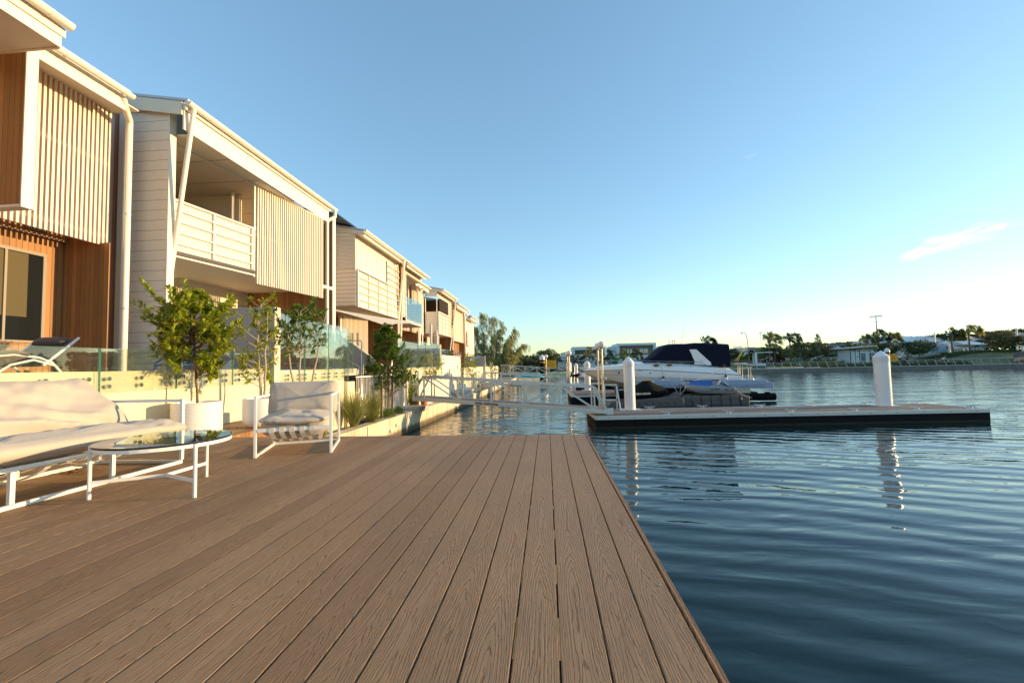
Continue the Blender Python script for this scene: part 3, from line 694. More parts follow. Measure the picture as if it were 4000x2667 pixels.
def leafy_tree(root, base, top, z0, R, nb, lpb, L, Wd, seed, mleaf, mbark, tr=.02, rise=.5, stems=1, shape=lambda t: 1, whorl=False):
    """trunk, limbs that rise outwards and leaves set along the outer part of each limb (world coordinates)"""
    rnd = random.Random(seed); lb = MB(); tb = MB(); base = Vector(base); top = Vector(top)
    for s_ in range(stems):
        o = Vector((rnd.uniform(-.02,.02)*s_*3, rnd.uniform(-.02,.02)*s_*3, 0)); pts = []
        for i in range(9):
            t = i/8; j = Vector((rnd.uniform(-1,1), rnd.uniform(-1,1), 0))*.012*(1 if 0 < i < 8 else 0)*(top-base).length
            pts.append(base+(top-base)*t+o*(1+t*3)+j)
        tb.tube(pts, tr, 8, True, [tr*(1-.75*i/8) for i in range(9)])
    for b in range(nb):
        t = z0+(1-z0)*(b+rnd.random())/nb; p0 = base+(top-base)*t
        ang = rnd.uniform(0, 6.283); rr = R*shape((t-z0)/(1-z0))*rnd.uniform(.55,1.1); rz = rr*rise*rnd.uniform(.5,1.3)
        e = p0+Vector((math.cos(ang)*rr, math.sin(ang)*rr, rz)); mid = p0.lerp(e, .5)+Vector((0,0,-.08*rr))+rvec(rnd)*.05*rr
        bp = [p0, p0.lerp(mid, .5), mid, mid.lerp(e, .55)+rvec(rnd)*.03*rr, e]
        tb.tube(bp, tr*.3, 5, False, [tr*.38,tr*.30,tr*.22,tr*.15,tr*.07])
        subs = [(mid, e)]
        for k in range(3):
            q = mid.lerp(e, rnd.uniform(0,.7)); q2 = q+(rvec(rnd)+Vector((math.cos(ang)*.5, math.sin(ang)*.5, .4)))*rr*.38
            subs.append((q,q2)); tb.tube([q, q.lerp(q2,.5), q2], tr*.12, 4, False, [tr*.14,tr*.1,tr*.05])
        for k in range(lpb):
            a, c = subs[rnd.randrange(len(subs))]; u = rnd.random() if not whorl else rnd.random()**.35
            p = a.lerp(c, u); d = (c-a).normalized()*.7+rvec(rnd)*.9+Vector((0,0,.1))
            l = L*rnd.uniform(.6,1.2); leafq(lb, p, d, l, Wd*rnd.uniform(.75,1.15), rnd)
    tb.build('trunk', mbark, root, True, fix=False); lb.build('foliage', mleaf, root, fix=False)
pt = thing('planter_tub', 'wide white ribbed tub planter against the cream wall', 'planter', (-4.93,5.80,DZ))
P0 = (-4.93,5.80,DZ)
prof = [(.285,0)]+[(.30+.0035*(i % 2), .02+i*.0095) for i in range(42)]+[(.305,.425),(.298,.432),(.285,.43),(.275,.38)]
MB().lathe(P0, prof, 56).build('pot', M['pot'], pt, True); MB().lathe(P0, [(.278,.375),(.001,.385)], 24).build('soil', M['soil'], pt)
pl = thing('potted_tree', 'bushy yellow green young tree growing in the wide ribbed tub', 'tree', (-4.93,5.80,DZ+.38))
leafy_tree(pl, (-4.93,5.80,DZ+.38), (-5.02,5.80,1.10), .24, .40, 120, 66, .098, .042, 11, M['leaf_pot'], M['bark_red'], .017, .55, 1, lambda t: .45+1.0*math.sin(math.pi*min(1, .12+t*.82))**.9 if t < .75 else .75*(1.05-t)/.30+.05)
pt = thing('planter_pot', 'smooth white rounded pot between the ribbed tub and the armchair', 'planter', (-4.36,6.34,DZ))
P1 = (-4.36,6.34,DZ)
MB().lathe(P1, [(.16,.012),(.205,.03),(.235,.08),(.245,.16),(.248,.40),(.246,.432),(.236,.437),(.228,.43),(.222,.38)], 48).build('pot', M['pot'], pt, True)
MB().lathe(P1, [(.19,0),(.21,.004),(.21,.014),(.12,.015)], 36).build('saucer', M['terracotta'], pt); MB().lathe(P1, [(.224,.375),(.001,.385)], 24).build('soil', M['soil'], pt)
pl = thing('potted_tree', 'sparse pale stemmed tree with curled leaves in the smooth white pot', 'tree', (-4.36,6.34,DZ+.38))
leafy_tree(pl, (-4.36,6.34,DZ+.38), (-4.42,6.34,1.0), .12, .33, 40, 34, .085, .034, 23, M['leaf_pot'], M['bark_pale'], .02, .8, 2, lambda t: 1 if t < .6 else .7)
pt = thing('planter_pot', 'white pot half hidden behind the armchair back', 'planter', (-4.12,6.98,-1.0))
P2 = (-4.12,6.98,-1.0); MB().lathe(P2, [(.16,.012),(.2,.08),(.205,.40),(.195,.43),(.185,.38)], 36).build('pot', M['pot'], pt, True)
pl = thing('potted_tree', 'tree with whorled dark green leaf tufts behind the armchair', 'tree', (-4.12,6.98,-.62))
leafy_tree(pl, (-4.12,6.98,-.62), (-4.12,6.98,.98), .50, .42, 34, 48, .105, .034, 37, M['leaf_dark'], M['bark_pale'], .02, .75, 3, lambda t: 1 if t < .7 else .6, True)
for (x, y, lb, sd) in ((-4.62,6.05,'scatter of dry brown leaves on the deck beside the smooth white pot',3),(-4.05,3.55,'small clump of dry leaves on the deck under the sofa',4)):
    rnd = random.Random(sd); m = MB()
    for k in range(16): leafq(m, Vector((x+rnd.uniform(-.12,.12),y+rnd.uniform(-.08,.08),DZ+.004+rnd.uniform(0,.008))), Vector((rnd.uniform(-1,1),rnd.uniform(-1,1),rnd.uniform(0,.25))), .06, .028, rnd)
    tag(m.build('dry_leaves', M['leaf_autumn'], None, fix=False), lb, None, None, 'stuff')
# big garden shrub and its stakes
sb = thing('garden_shrub', 'tall dense green shrub staked in the canal side garden bed', 'shrub', (-5.0,13.3,-1.6))
leafy_tree(sb, (-4.97,13.35,-1.6), (-5.0,13.25,1.22), .22, .80, 120, 70, .125, .046, 51, M['leaf_dark'], M['bark'], .03, .75, 2, lambda t: 1.0*(1-t)**.75+.16+.12*math.sin(t*19), True)
for y in (12.85,13.75): MB().box(-5.02,-4.97,y-.025,y+.025,-1.6,-.25).build('stake', M['bark'], sb)
sb = thing('garden_shrub', 'small glossy shrub at the foot of the white slatted screen', 'shrub', (-4.9,16.4,-1.6))
leafy_tree(sb, (-4.95,18.8,-1.6), (-4.95,18.8,.30), .5, .42, 26, 26, .12, .04, 52, M['leaf_pot'], M['bark'], .025, .6, 1, lambda t: 1, True)
def tuft(x, y, z, n, H, sp, seed, label, name='ornamental_grass', mat='grass_blade', wd=.009, lean=0):
    rnd = random.Random(seed); m = MB(); root = thing(name, label, 'grass', (x,y,z), 'grass clumps in the canal side bed')
    for i in range(n):
        a = rnd.uniform(0,6.283); r = rnd.random()**.6; out = Vector((math.cos(a), math.sin(a), 0)); h = H*rnd.uniform(.55,1.05)
        s_ = Vector((-out.y, out.x, 0))*wd; p = Vector((x,y,z))+out*r*.10*sp
        prev = None
        for k in range(6):
            t = k/5; q = p+out*sp*r*(t**1.8)*1.0+Vector((lean*t*t,0,h*(t-.28*r*t*t*t))); wv = s_*(1-t*.92)
            cur = (q-wv, q+wv)
            if prev: m.add([prev[0], prev[1], cur[1], cur[0]], [(0,1,2,3)])
            prev = cur
    m.build('blades', M[mat], root, fix=False); return root
tuft(-4.95,9.2,-1.6,380,.95,.60,1,'arching grass clump nearest the armchair right frame')
tuft(-5.02,11.0,-1.6,520,1.25,.75,2,'tallest feathery grass clump left of the staked shrub')
tuft(-4.92,11.9,-1.6,360,.6,.6,3,'low spreading grass clump by the seawall edge below the staked shrub')
tuft(-5.08,12.4,-1.6,380,1.2,.75,4,'loose grass clump around the foot of the shrub stakes')
for i, (x, y, s_, lb) in enumerate(((-4.95,13.2,.30,'dark low hedge plant under the staked shrub'),(-4.95,14.1,.28,'rounded dark bush beside the white gate post'))):
    r = thing('low_bush', lb, 'bush', (x,y,-1.6)); rnd = random.Random(70+i); m = MB()
    for k in range(700):
        d = rvec(rnd).normalized(); d.z = abs(d.z); leafq(m, Vector((x,y,-1.6))+Vector((d.x*s_*.8,d.y*s_*1.3,d.z*s_*1.1))*rnd.uniform(.6,1), d+rvec(rnd)*.6, .06, .035, rnd)
    m.build('foliage', M['leaf_dark'], r, fix=False)
# ---------------------------------------------------------------- townhouses on the left
def gutter(root, X, z, y0, y1, r=.062, brackets=None, step=.95):
    m = MB(); n = 10
    arc = [(X+r*math.cos(a), z+r*math.sin(a)) for a in [math.pi+math.pi*1.15*i/n-.25 for i in range(n+1)]]
    inn = [(X+(r-.005)*math.cos(a), z+(r-.005)*math.sin(a)) for a in [math.pi+math.pi*1.15*i/n-.25 for i in range(n+1)]][::-1]
    # full rounded front gutter: outer half pipe, closed ends
    m.prism(arc+inn, 'y', y0, y1)
    g = m.build('gutter', M['gutter'], root, True, fix=True)
    e = MB()
    for y in (y0-.002, y1-.001): e.prism(arc, 'y', y, y+.003)
    e.build('end_cap', M['gutter'], g)
    k = y0+step*.6
    while k < y1-.1:
        a2 = [(X+(r+.006)*math.cos(a), z+(r+.006)*math.sin(a)) for a in [math.pi+math.pi*1.15*i/n-.25 for i in range(n+1)]]
        MB().prism(a2+arc[::-1], 'y', k, k+.03).build('joiner', M['gutter'], g)
        k += step
    return g
def downpipe(root, pts, r=.042, straps=()):
    p = MB().tube(pts, r, 16).build('downpipe', M['gutter'], root, True)
    for (x, y, z) in straps: MB().tube([(x,y,z),(x,y,z+.035)], r+.006, 16).bar((x,y,z+.017),(x-.10,y+.02,z+.017), .03, .03).build('bracket', M['alu'], p)
def slats(root, x0, y0, x1, y1, z0, z1, pitch, wy=.032, dx=.055, limit=100):
    """vertical battens along the line (x0,y0)-(x1,y1), each batten a part"""
    L = math.hypot(x1-x0, y1-y0); n = int(L/pitch); src = None
    for i in range(min(n, limit)):
        t = (i+.5)/n; x = x0+(x1-x0)*t; y = y0+(y1-y0)*t
        if src is None:
            src = o = MB().box(-dx/2, dx/2, -wy/2, wy/2, 0, z1-z0).build('batten', M['slat'])
        else: o = src.copy(); COL.objects.link(o)
        o.parent = root; o.location = Vector((x,y,z0))-wloc(root)
def roof(root, xg, zg, y0, y1, back=6.0, pitch=.20, oh=.05, mat='roof_metal', fasc=.19, fx=.13, cut=True):
    """skillion roof rising inland from the gutter line: sheet, fascia, gable barge"""
    xb = xg-back; zb = zg+back*pitch
    MB().slab([(xg-.03,y0-oh,zg+.05),(xg-.03,y1+oh,zg+.05),(xb,y1+oh,zb+.05),(xb,y0-oh,zb+.05)], (0,0,.05)).build('roof', M[mat], root)
    MB().box(xg-fx-.03, xg-fx, y0, y1, zg-.07-fasc, zg+.035).build('fascia', M['white'], root)
    MB().slab([(xg-fx-.03,y0-.03,zg-.09-fasc*.3),(xb,y0-.03,zb-.09-fasc*.3),(xb,y0-.03,zb+.045),(xg-fx-.03,y0-.03,zg+.045)], (0,.028,0)).build('barge_board', M['cream'], root)
G = 'row of two storey townhouses along the canal'
# ---- house with the fin at the far left edge of the picture
h = thing('townhouse', 'nearest townhouse at the left edge with a brown timber fin and overhanging gutter', 'house', (-8.9,4,0), G)
MB().box(-9.0, -7.503, 5.565, 5.71, 2.47, 5.05).build('timber_fin', M['wood_x'], h)
MB().box(-7.502, -7.48, 5.56, 5.715, 2.43, 5.07).build('fin_edge_board', M['white'], h, bevel=.004)
MB().box(-9.0, -7.503, 5.56, 5.712, 2.43, 2.468).build('fin_base_trim', M['white'], h)
MB().box(-9.2, -6.80, -3, 5.42, 4.66, 4.70).build('soffit', M['soffit'], h)
MB().box(-6.80, -6.77, -3, 5.43, 4.64, 4.86).build('fascia', M['white'], h)
MB().box(-9.2, -6.80, 5.42, 5.45, 4.64, 4.80).build('barge_board', M['cream'], h)
MB().box(-6.765, -6.74, -3, 5.46, 4.80, 4.93).build('gutter_board', M['gutter'], h)
gutter(h, -6.66, 4.97, -3, 5.46, .070)
MB().slab([(-6.72,-3,4.96),(-6.72,5.44,4.96),(-12,5.44,5.9),(-12,-3,5.9)], (0,0,.04)).build('roof', M['roof_metal'], h)
MB().box(-9.2, -9.0, -3, 5.56, 0, 4.66).build('wall', M['wood_y'], h)
# ---- house 1: recessed slatted facade
h = thing('townhouse', 'second townhouse with a recessed screen of pale vertical battens over a dark window', 'house', (-8.9,6.5,0), G)
MB().box(-9.1, -8.9, 5.0, 7.30, 0.0, 2.44).build('wall', M['wood_y'], h)
MB().box(-9.1, -8.84, 5.0, 7.30, 2.46, 5.4).build('upper_wall', M['wood_y'], h)
MB().box(-8.9, -8.80, 5.0, 7.22, 2.435, 2.455).build('ledge', M['bark'], h)
MB().box(-10.2, -8.0, 7.31, 7.33, 0.0, 2.42).build('return_wall', M['wood_x'], h); MB().box(-10.2, -8.28, 7.31, 7.40, 2.423, 5.35).build('upper_return_wall', M['wood_x'], h)
w_ = MB().box(-8.90,-8.86,5.2,7.0,2.10,2.155).box(-8.90,-8.86,6.95,7.0,.60,2.10).box(-8.90,-8.86,5.2,7.0,.56,.60).box(-8.90,-8.86,6.40,6.435,.60,2.10).build('window', M['frame_beige'], h)
MB().box(-8.897,-8.89,5.2,6.95,.6,2.10).build('pane', M['window'], w_)
MB().box(-8.889,-8.882,5.6,6.74,1.0,2.09).build('blind', M['blind'], w_)
MB().box(-8.84,-8.80,6.62,6.95,2.52,2.66).build('vent_grille', M['bark'], h)
MB().box(-8.799,-8.795,6.65,6.92,2.54,2.56).box(-8.799,-8.795,6.65,6.92,2.58,2.60).build('vent_slots', M['dark'], h)
slats(h, -8.2, 5.15, -8.2, 7.47, 2.39, 5.32, .077, .040, .05)
for z in (2.55,3.95): MB().box(-8.26,-8.232,5.1,7.5,z,z+.05).build('batten_rail', M['slat'], h)
for z in (4.35,3.25): MB().box(-8.86,-8.80,5.1,7.2,z,z+.04).build('inner_rail', M['slat'], h)
MB().box(-8.9, -7.67, 5.1, 7.5, 5.0, 5.02).build('soffit', M['soffit'], h)
roof(h, -7.5, 5.10, 5.72, 7.20, 5, .18, .0)
gutter(h, -7.5, 5.10, 5.5, 7.21, .060)
downpipe(h, [(-7.62,7.14,5.05),(-7.66,7.20,4.96),(-7.88,7.52,4.84),(-7.90,7.54,4.70),(-7.90,7.54,.0)], .055, [(-7.90,7.54,3.0),(-7.9,7.54,1.2)])
# ---- house 2: big balcony
h = thing('townhouse', 'large central townhouse with open balcony, rail and fine batten screen', 'house', (-8.5,10.5,0), G)
MB().box(-8.44, -7.51, 8.0, 8.12, 0.0, 5.50).build('side_wall', M['board_wide'], h)
MB().box(-8.56, -8.45, 7.96, 8.02, 0, 5.42).build('corner_trim', M['cream'], h)
MB().box(-8.70, -8.58, 7.99, 8.03, 0, 5.3).build('timber_strip', M['wood_x'], h)
MB().box(-7.508, -7.485, 7.985, 8.15, 0, 5.46).build('corner_board', M['white'], h, bevel=.003)
MB().box(-12, -8.46, 8.13, 8.2, 0, 5.6).build('inner_side_wall', M['cream'], h)
roof(h, -7.0, 5.365, 7.92, 13.72, 6, .17, .02, 'roof_metal', .44, .12)
MB().box(-7.10, -7.07, 7.9, 13.75, 5.25, 5.33).build('gutter_board', M['white'], h)
gutter(h, -7.0, 5.375, 7.87, 14.0, .068)
jn = MB()
for y in (8.9,9.9,10.9,11.9,12.9): MB().box(-7.1195,-7.1185,y,y+.006,4.86,5.25).build('fascia_joint', M['shade_grey'], h)
# sloping ceiling of the balcony and eaves
sf = MB().add([(-7.15,8.12,4.86),(-7.15,13.7,4.80),(-12,13.7,4.9),(-12,8.12,4.95)], [(0,1,2,3)]).build('ceiling', M['soffit'], h)
tr = MB(); tr.bar((-7.83,8.2,4.85),(-7.05,13.3,4.80), .05, .03); tr.build('screen_track', M['white'], h)
for y in (9.2,10.3,11.4,12.5): MB().box(-11.9,-7.16,y,y+.008,4.842-.0045*(y-8),4.85-.0045*(y-8)).build('ceiling_joint', M['shade_grey'], sf)
def BX(y): return -7.85+.157*(y-8.25)
slats(h, BX(10.62), 10.62, BX(13.25), 13.25, 2.25, 4.80, .0795, .044, .045)
for z in (2.45,3.55): MB().bar((BX(10.6)-.05,10.6,z),(BX(13.3)-.05,13.3,z), .02, .05).build('batten_rail', M['slat'], h)
MB().bar((BX(10.55),10.55,2.42),(BX(10.55),10.55,4.80), .05, .05, (0,1,0)).build('screen_post', M['white'], h)
# balcony floor and rail
fl = MB().slab([(BX(8.15),8.15,2.47),(BX(10.55),10.55,2.47),(-10.0,10.55,2.47),(-10.0,8.15,2.47)], (0,0,.12)).build('balcony_floor', M['soffit'], h)
MB().bar((BX(8.15)+.02,8.15,2.455),(BX(10.56)+.02,10.56,2.455), .03, .03).build('floor_trim', M['white'], h)
MB().bar((BX(8.15)+.03,8.15,2.53),(BX(10.60)+.03,10.60,2.53), .06, .075).build('blind_box', M['dark'], h)
ba = MB(); 
rl = MB().bar((BX(8.15),8.15,3.67),(BX(10.58),10.58,3.67), .06, .04).build('top_rail', M['white'], h)
for z in (2.74,2.98,3.22,3.46): MB().bar((BX(8.15)+.02,8.15,z),(BX(10.55)+.02,10.55,z), .03, .03).build('rail', M['white'], h)
for y in (8.20,9.42,10.50): MB().bar((BX(y)+.0,y,2.60),(BX(y)+.0,y,3.65), .035, .05, (0,1,0)).build('rail_post', M['white'], h)
MB().slab([(BX(8.15)-.03,8.15,2.60),(BX(10.55)-.03,10.55,2.60),(BX(10.55)-.03,10.55,3.64),(BX(8.15)-.03,8.15,3.64)], (-.004,0,0)).build('mesh_screen', M['screen_cloth'], h)
MB().tube([(-8.35,10.9,2.55),(-8.35,10.9,4.84)], .05, 16).build('balcony_post', M['white'], h, True)
MB().box(-10.3, -10.1, 8.12, 14.6, 0, 2.60).build('rear_wall', M['cream'], h)
MB().box(-10.3, -10.1, 8.12, 14.6, 2.60, 4.85).build('rear_upper_wall', M['cream'], h)
MB().box(-10.10, -10.02, 8.5, 11.0, 2.62, 4.55).build('sliding_door', M['window'], h)
MB().box(-10.1, -8.3, 11.1, 11.2, 2.6, 4.84).build('privacy_wall', M['cream'], h)
MB().box(-10.1, -7.35, 13.95, 14.05, 0, 2.9).build('timber_return', M['wood_x'], h)
MB().box(-10.1, -7.9, 13.95, 14.05, 2.9, 4.8).build('timber_return_upper', M['wood_x'], h)
MB().slab([(BX(10.6)-.1,10.6,2.62),(BX(13.9)-.1,13.9,2.62),(-10.1,13.9,2.62),(-10.1,10.6,2.62)], (0,0,.1)).build('floor_slab', M['soffit'], h)
w_ = MB().box(-10.1,-10.05,8.6,12.3,1.78,1.84).box(-10.1,-10.05,8.6,8.65,.1,1.78).box(-10.1,-10.05,9.75,9.80,.1,1.78).box(-10.1,-10.05,11.0,11.05,.1,1.78).box(-10.1,-10.05,12.25,12.3,.1,1.78).build('window', M['alu'], h)
MB().box(-10.099,-10.08,8.65,12.25,.1,1.78).build('pane', M['window'], w_)
# end fin, corner posts and pipes
MB().box(-8.0, -7.17, 14.06, 14.22, 0, 5.2).build('end_fin', M['wood_x'], h)
MB().box(-7.168, -7.14, 14.04, 14.24, 0, 5.2).build('fin_edge_board', M['white'], h)
downpipe(h, [(-7.0,13.92,5.33),(-7.0,13.92,5.12),(-7.13,13.70,4.93),(-7.15,13.68,4.83),(-7.15,13.68,0)], .055, [(-7.15,13.68,2.7)])
MB().tube([(-6.98,8.00,5.30),(-7.78,8.25,1.0)], .046, 16).build('raking_strut', M['gutter'], h, True)
# ---- house 3: box with shutters
def boxhouse(Y0, Y1, z0, z1, zr, label, openp=False, gx=-7.0):
    h = thing('townhouse', label, 'house', (-8.5,Y0,0), G)
    x0, x1 = -8.40, -7.53
    slats(h, -8.5, Y0-2.35, -8.5, Y0-.02, z0-.03, zr+.05, .085, .035, .055)
    MB().box(-8.62, -8.56, Y0-2.4, Y0, z0-.03, zr).build('screen_backing', M['slat'], h)
    s_ = MB()
    if not openp:
        MB().box(x0, x1, Y0, Y0+.10, z0+.06, z0+1.58).build('side_wall', M['board_mid'], h)
        MB().box(x0, x1, Y0, Y0+.10, z0+2.78, zr+.1).build('side_wall', M['board_mid'], h)
        f = MB().box(x0,x0+.10,Y0,Y0+.08,z0+1.58,z0+2.78).box(x1-.10,x1,Y0,Y0+.08,z0+1.58,z0+2.78).box(x0+.1,x1-.1,Y0,Y0+.08,z0+2.71,z0+2.78).box(x0+.1,x1-.1,Y0,Y0+.08,z0+1.58,z0+1.64).build('shutter_frame', M['cream'], h)
        MB().box(x0+.1, x1-.1, Y0+.02, Y0+.06, z0+1.64, z0+2.71).build('louvre_blades', M['louvre'], f)
        MB().box(x0-.01, x1+.02, Y0-.02, Y0-.001, z0+1.54, z0+1.58).box(x0-.01, x1+.02, Y0-.02, Y0-.001, z0+2.76, z0+2.79).build('side_trim', M['white'], h)
    else:
        MB().box(x0, x1, Y0, Y0+.10, z0+.06, z0+1.58).build('side_wall', M['board_mid'], h)
        MB().box(x0, x1, Y0, Y0+.10, z0+2.68, zr+.1).build('side_wall', M['board_mid'], h)
        MB().tube([(x1-.05,Y0+.05,z0+1.58),(x1-.05,Y0+.05,z0+2.7)], .03, 8).build('corner_post', M['white'], h)
        MB().box(x0+.0, x0+.03, Y0, Y0+.10, z0+1.58, z0+2.7).build('side_jamb', M['white'], h)
    MB().box(x0, x1, Y0+.11, Y1, z0+.02, z0+.12).build('box_floor', M['soffit'], h)
    MB().box(-10.2, x0-.2, Y0-2.4, Y1+.4, z0+.06, z0+.16).build('floor_slab', M['soffit'], h)
    MB().box(x1-.05, x1-.01, Y0+.1, Y1, zr-.32+.0, zr+.04).build('head_board', M['cream'], h)
    xs = x1+.02
    if not openp:
        # front shutters, six leaves
        yy = [Y0+.06, Y0+.53, Y0+1.06, Y0+1.65, Y0+2.17, Y0+2.71, Y0+3.30]
        for a, b in zip(yy[:-1], yy[1:]):
            MB().box(x1-.03, x1+.001, b-.012, b+.012, z0+1.58, z0+2.76).build('leaf_gap', M['dark'], h); f = MB().box(x1-.03,x1+.02,a+.012,a+.05,z0+1.58,z0+2.76).box(x1-.03,x1+.02,b-.05,b-.012,z0+1.58,z0+2.76).box(x1-.03,x1+.02,a+.05,b-.05,z0+2.70,z0+2.76).box(x1-.03,x1+.02,a+.05,b-.05,z0+1.58,z0+1.64).build('shutter_leaf', M['white'], h)
            MB().box(x1-.015, x1+.01, a+.05, b-.05, z0+1.64, z0+2.70).build('louvre_blades', M['louvre'], f)
        ye = Y0+3.36
        MB().box(x1, x1+.09, Y0+.12, ye, z0+1.50, z0+1.565).build('mid_rail', M['white'], h)
    else:
        ye = Y1-1.1
        MB().box(x1-.02, x1+.09, Y0+.05, ye, z0+1.50, z0+1.60).build('mid_rail', M['white'], h)
        MB().box(x1-.04, x1+.03, ye, ye+.08, z0+1.5, z0+2.75).build('jamb', M['white'], h)
        MB().box(x1-.04, x1+.03, Y0+.05, ye, z0+2.62, z0+2.70).build('head_rail', M['white'], h)
        MB().box(-10.0, -9.9, Y0, Y1, z0+.1, zr).build('rear_wall', M['wood_y'], h)
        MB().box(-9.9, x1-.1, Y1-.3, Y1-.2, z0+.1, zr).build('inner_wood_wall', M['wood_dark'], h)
    # gridded sun screen
    MB().box(x1-.02, x1+.03, Y0+.12, ye, z0, z0+1.49).build('screen_panel', M['screen_cloth'], h)
    MB().box(x1-.02, x1+.03, ye+.09, Y1-.28, z0, zr-.35).build('screen_panel', M['screen_cloth'], h)
    MB().box(x1+.031, x1+.10, Y0+.03, Y0+.11, z0, z0+1.5).build('screen_edge', M['white'], h)
    nz = int(1.5/.30)
    for k in range(nz+1): MB().box(x1+.03, x1+.14, Y0+.12, Y1-.24, z0+.30*k, z0+.30*k+.022).build('sun_blade', M['white'], h)
    k = nz+1
    while z0+.30*k < zr-.3: MB().box(x1+.03, x1+.14, ye+.09, Y1-.24, z0+.30*k, z0+.30*k+.022).build('sun_blade', M['white'], h); k += 1
    for y in [Y0+.12+(ye-Y0-.12)*i/3 for i in range(1,4)]: MB().box(x1+.031, x1+.085, y-.04, y+.02, z0, z0+1.5).build('mullion', M['cream'], h)
    MB().box(x1+.0, x1+.085, Y1-.28, Y1-.22, z0, zr-.3).build('end_mullion', M['cream'], h)
    MB().box(x0, x1-.06, Y1-.4, Y1-.3, z0, zr).build('far_side', M['cream'], h)
    MB().box(-8.6, -7.45, Y1+.15, Y1+.30, 0, zr+.15).build('timber_fin', M['wood_x'], h)
    roof(h, gx, zr+.0, Y0-.05, Y1-.15, 5, .2, .02, 'roof_metal', .10, .15)
    MB().add([(gx-.16,Y0,zr-.12),(gx-.16,Y1,zr-.12),(x1-.02,Y1,zr-.03),(x1-.02,Y0,zr-.03)], [(0,1,2,3)]).build('soffit', M['soffit'], h)
    gutter(h, gx, zr+.0, Y0-.30, Y1+.25, .06, step=1.4)
    MB().tube([(-7.03,Y1-.6,zr-.02),(-7.50,Y1+.10,1.3)], .055, 12).build('raking_strut', M['gutter'], h, True)
    return h
h = boxhouse(16.65, 21.75, 2.44, 0, 5.42, 'third townhouse with a white projecting box of louvred shutters')
MB().slab([(-7.6,15.2,5.68),(-7.6,17.6,5.68),(-8.9,17.6,5.94),(-8.9,15.2,5.94)], (0,0,.06)).build('solar_panel', M['solar'], h)
MB().box(-10.2, -10.1, 14.1, 21.9, 0, 2.5).build('timber_wall', M['wood_y'], h)
MB().box(-10.1, -10.0, 21.8, 21.9, 0, 2.5).box(-12,-8.0,21.75,21.85,0,2.5).build('timber_return', M['wood_x'], h)
slats(h, -9.1, 18.9, -8.7, 20.6, 0, 2.45, .09, .05, .05)
MB().slab([(-9.2,18.8,0),(-8.8,20.6,0),(-8.8,20.6,2.45),(-9.2,18.8,2.45)], (-.1,0,0)).build('screen_backing', M['cream'], h)
MB().tube([(-8.35,14.9,0),(-8.35,14.9,2.45)], .05, 12).build('porch_post', M['white'], h, True)
ck = thing('wall_clock', 'small round clock on the brown timber wall under the shuttered box', 'clock', (-10.08,19.0,1.45))
MB().tube([(-10.095,20.6,1.64),(-10.06,20.6,1.64)], .16, 24).build('case', M['shade_grey'], ck, True); MB().tube([(-10.06,20.6,1.64),(-10.055,20.6,1.64)], .13, 24).build('face', M['cream'], ck)
MB().bar((-10.052,20.6,1.64),(-10.052,20.66,1.72), .008, .012).bar((-10.052,20.6,1.64),(-10.052,20.58,1.57), .008, .012).build('hands', M['dark'], ck)
# ---- house 4: glass balcony
h = thing('townhouse', 'fourth townhouse with a blue tinted glass balcony and deep dark opening', 'house', (-8.5,22.2,0), G)
MB().box(-7.56, -7.50, 22.0, 22.62, 2.40, 5.15).build('screen_panel', M['screen_cloth'], h)
for k in range(9): MB().box(-7.50, -7.40, 22.0, 22.66, 2.42+.32*k, 2.445+.32*k).build('sun_blade', M['white'], h)
MB().box(-7.51,-7.44,22.62,22.70,2.4,5.2).build('end_mullion', M['white'], h)
MB().box(-7.56, -7.50, 22.0, 25.85, 5.10, 5.40).build('head_board', M['cream'], h)
roof(h, -7.0, 5.40, 22.0, 25.6, 5, .2, .02, 'roof_metal', .10, .15); gutter(h, -7.0, 5.40, 21.95, 25.9, .06, step=1.4)
MB().add([(-7.16,22,5.28),(-7.16,25.6,5.28),(-7.55,25.6,5.38),(-7.55,22,5.38)], [(0,1,2,3)]).build('soffit', M['soffit'], h)
MB().box(-10, -7.57, 22, 25.85, 5.08, 5.12).build('ceiling', M['soffit'], h)
MB().box(-10, -7.50, 22.0, 25.85, 2.42, 2.66).build('balcony_floor', M['white'], h)
MB().box(-10.1, -9.95, 22.0, 26.0, 2.66, 5.1).build('rear_wall', M['wood_y'], h)
MB().box(-9.9, -9.3, 23.2, 23.26, 2.66, 5.0).build('door_leaf', M['dark'], h)
MB().box(-10, -7.52, 25.86, 25.95, 2.4, 3.82).build('balcony_side', M['cream'], h)
for a, b in ((22.72,23.75),(23.75,24.8),(24.8,25.83)): MB().box(-7.46, -7.448, a+.008, b-.008, 2.55, 3.80).build('glass_panel', M['glass_blue'], h)
pins(h, -7.50, [22.9,23.3,23.62,23.9,24.3,24.68,24.95,25.3,25.7], (2.49,2.60))
MB().box(-9.9, -8.4, 26.0, 26.06, 2.4, 5.1).build('panel_wall', M['slat'], h)
slats(h, -8.75, 26.1, -8.75, 28.4, 2.3, 5.3, .10, .05, .05)
MB().box(-8.9, -8.8, 26.0, 29.6, 2.3, 5.4).build('cladding', M['slat'], h)
MB().box(-8.52,-8.48,28.4,29.65,2.2,5.35).build('cladding_panel', M['screen_cloth'], h)
downpipe(h, [(-7.7,26.0,5.0),(-8.0,26.5,4.85),(-8.0,26.75,4.75),(-8.0,26.75,0)], .05); downpipe(h, [(-7.8,27.3,5.1),(-8.1,27.35,4.85),(-8.1,27.35,0)], .05)
roof(h, -7.8, 5.30, 26.0, 29.0, 5, .2, 0, 'roof_metal', .2, .12); gutter(h, -7.8, 5.32, 25.9, 29.05, .06, step=1.4)
MB().box(-10.4, -10.3, 22, 36, 0, 2.5).build('timber_wall', M['wood_y'], h)
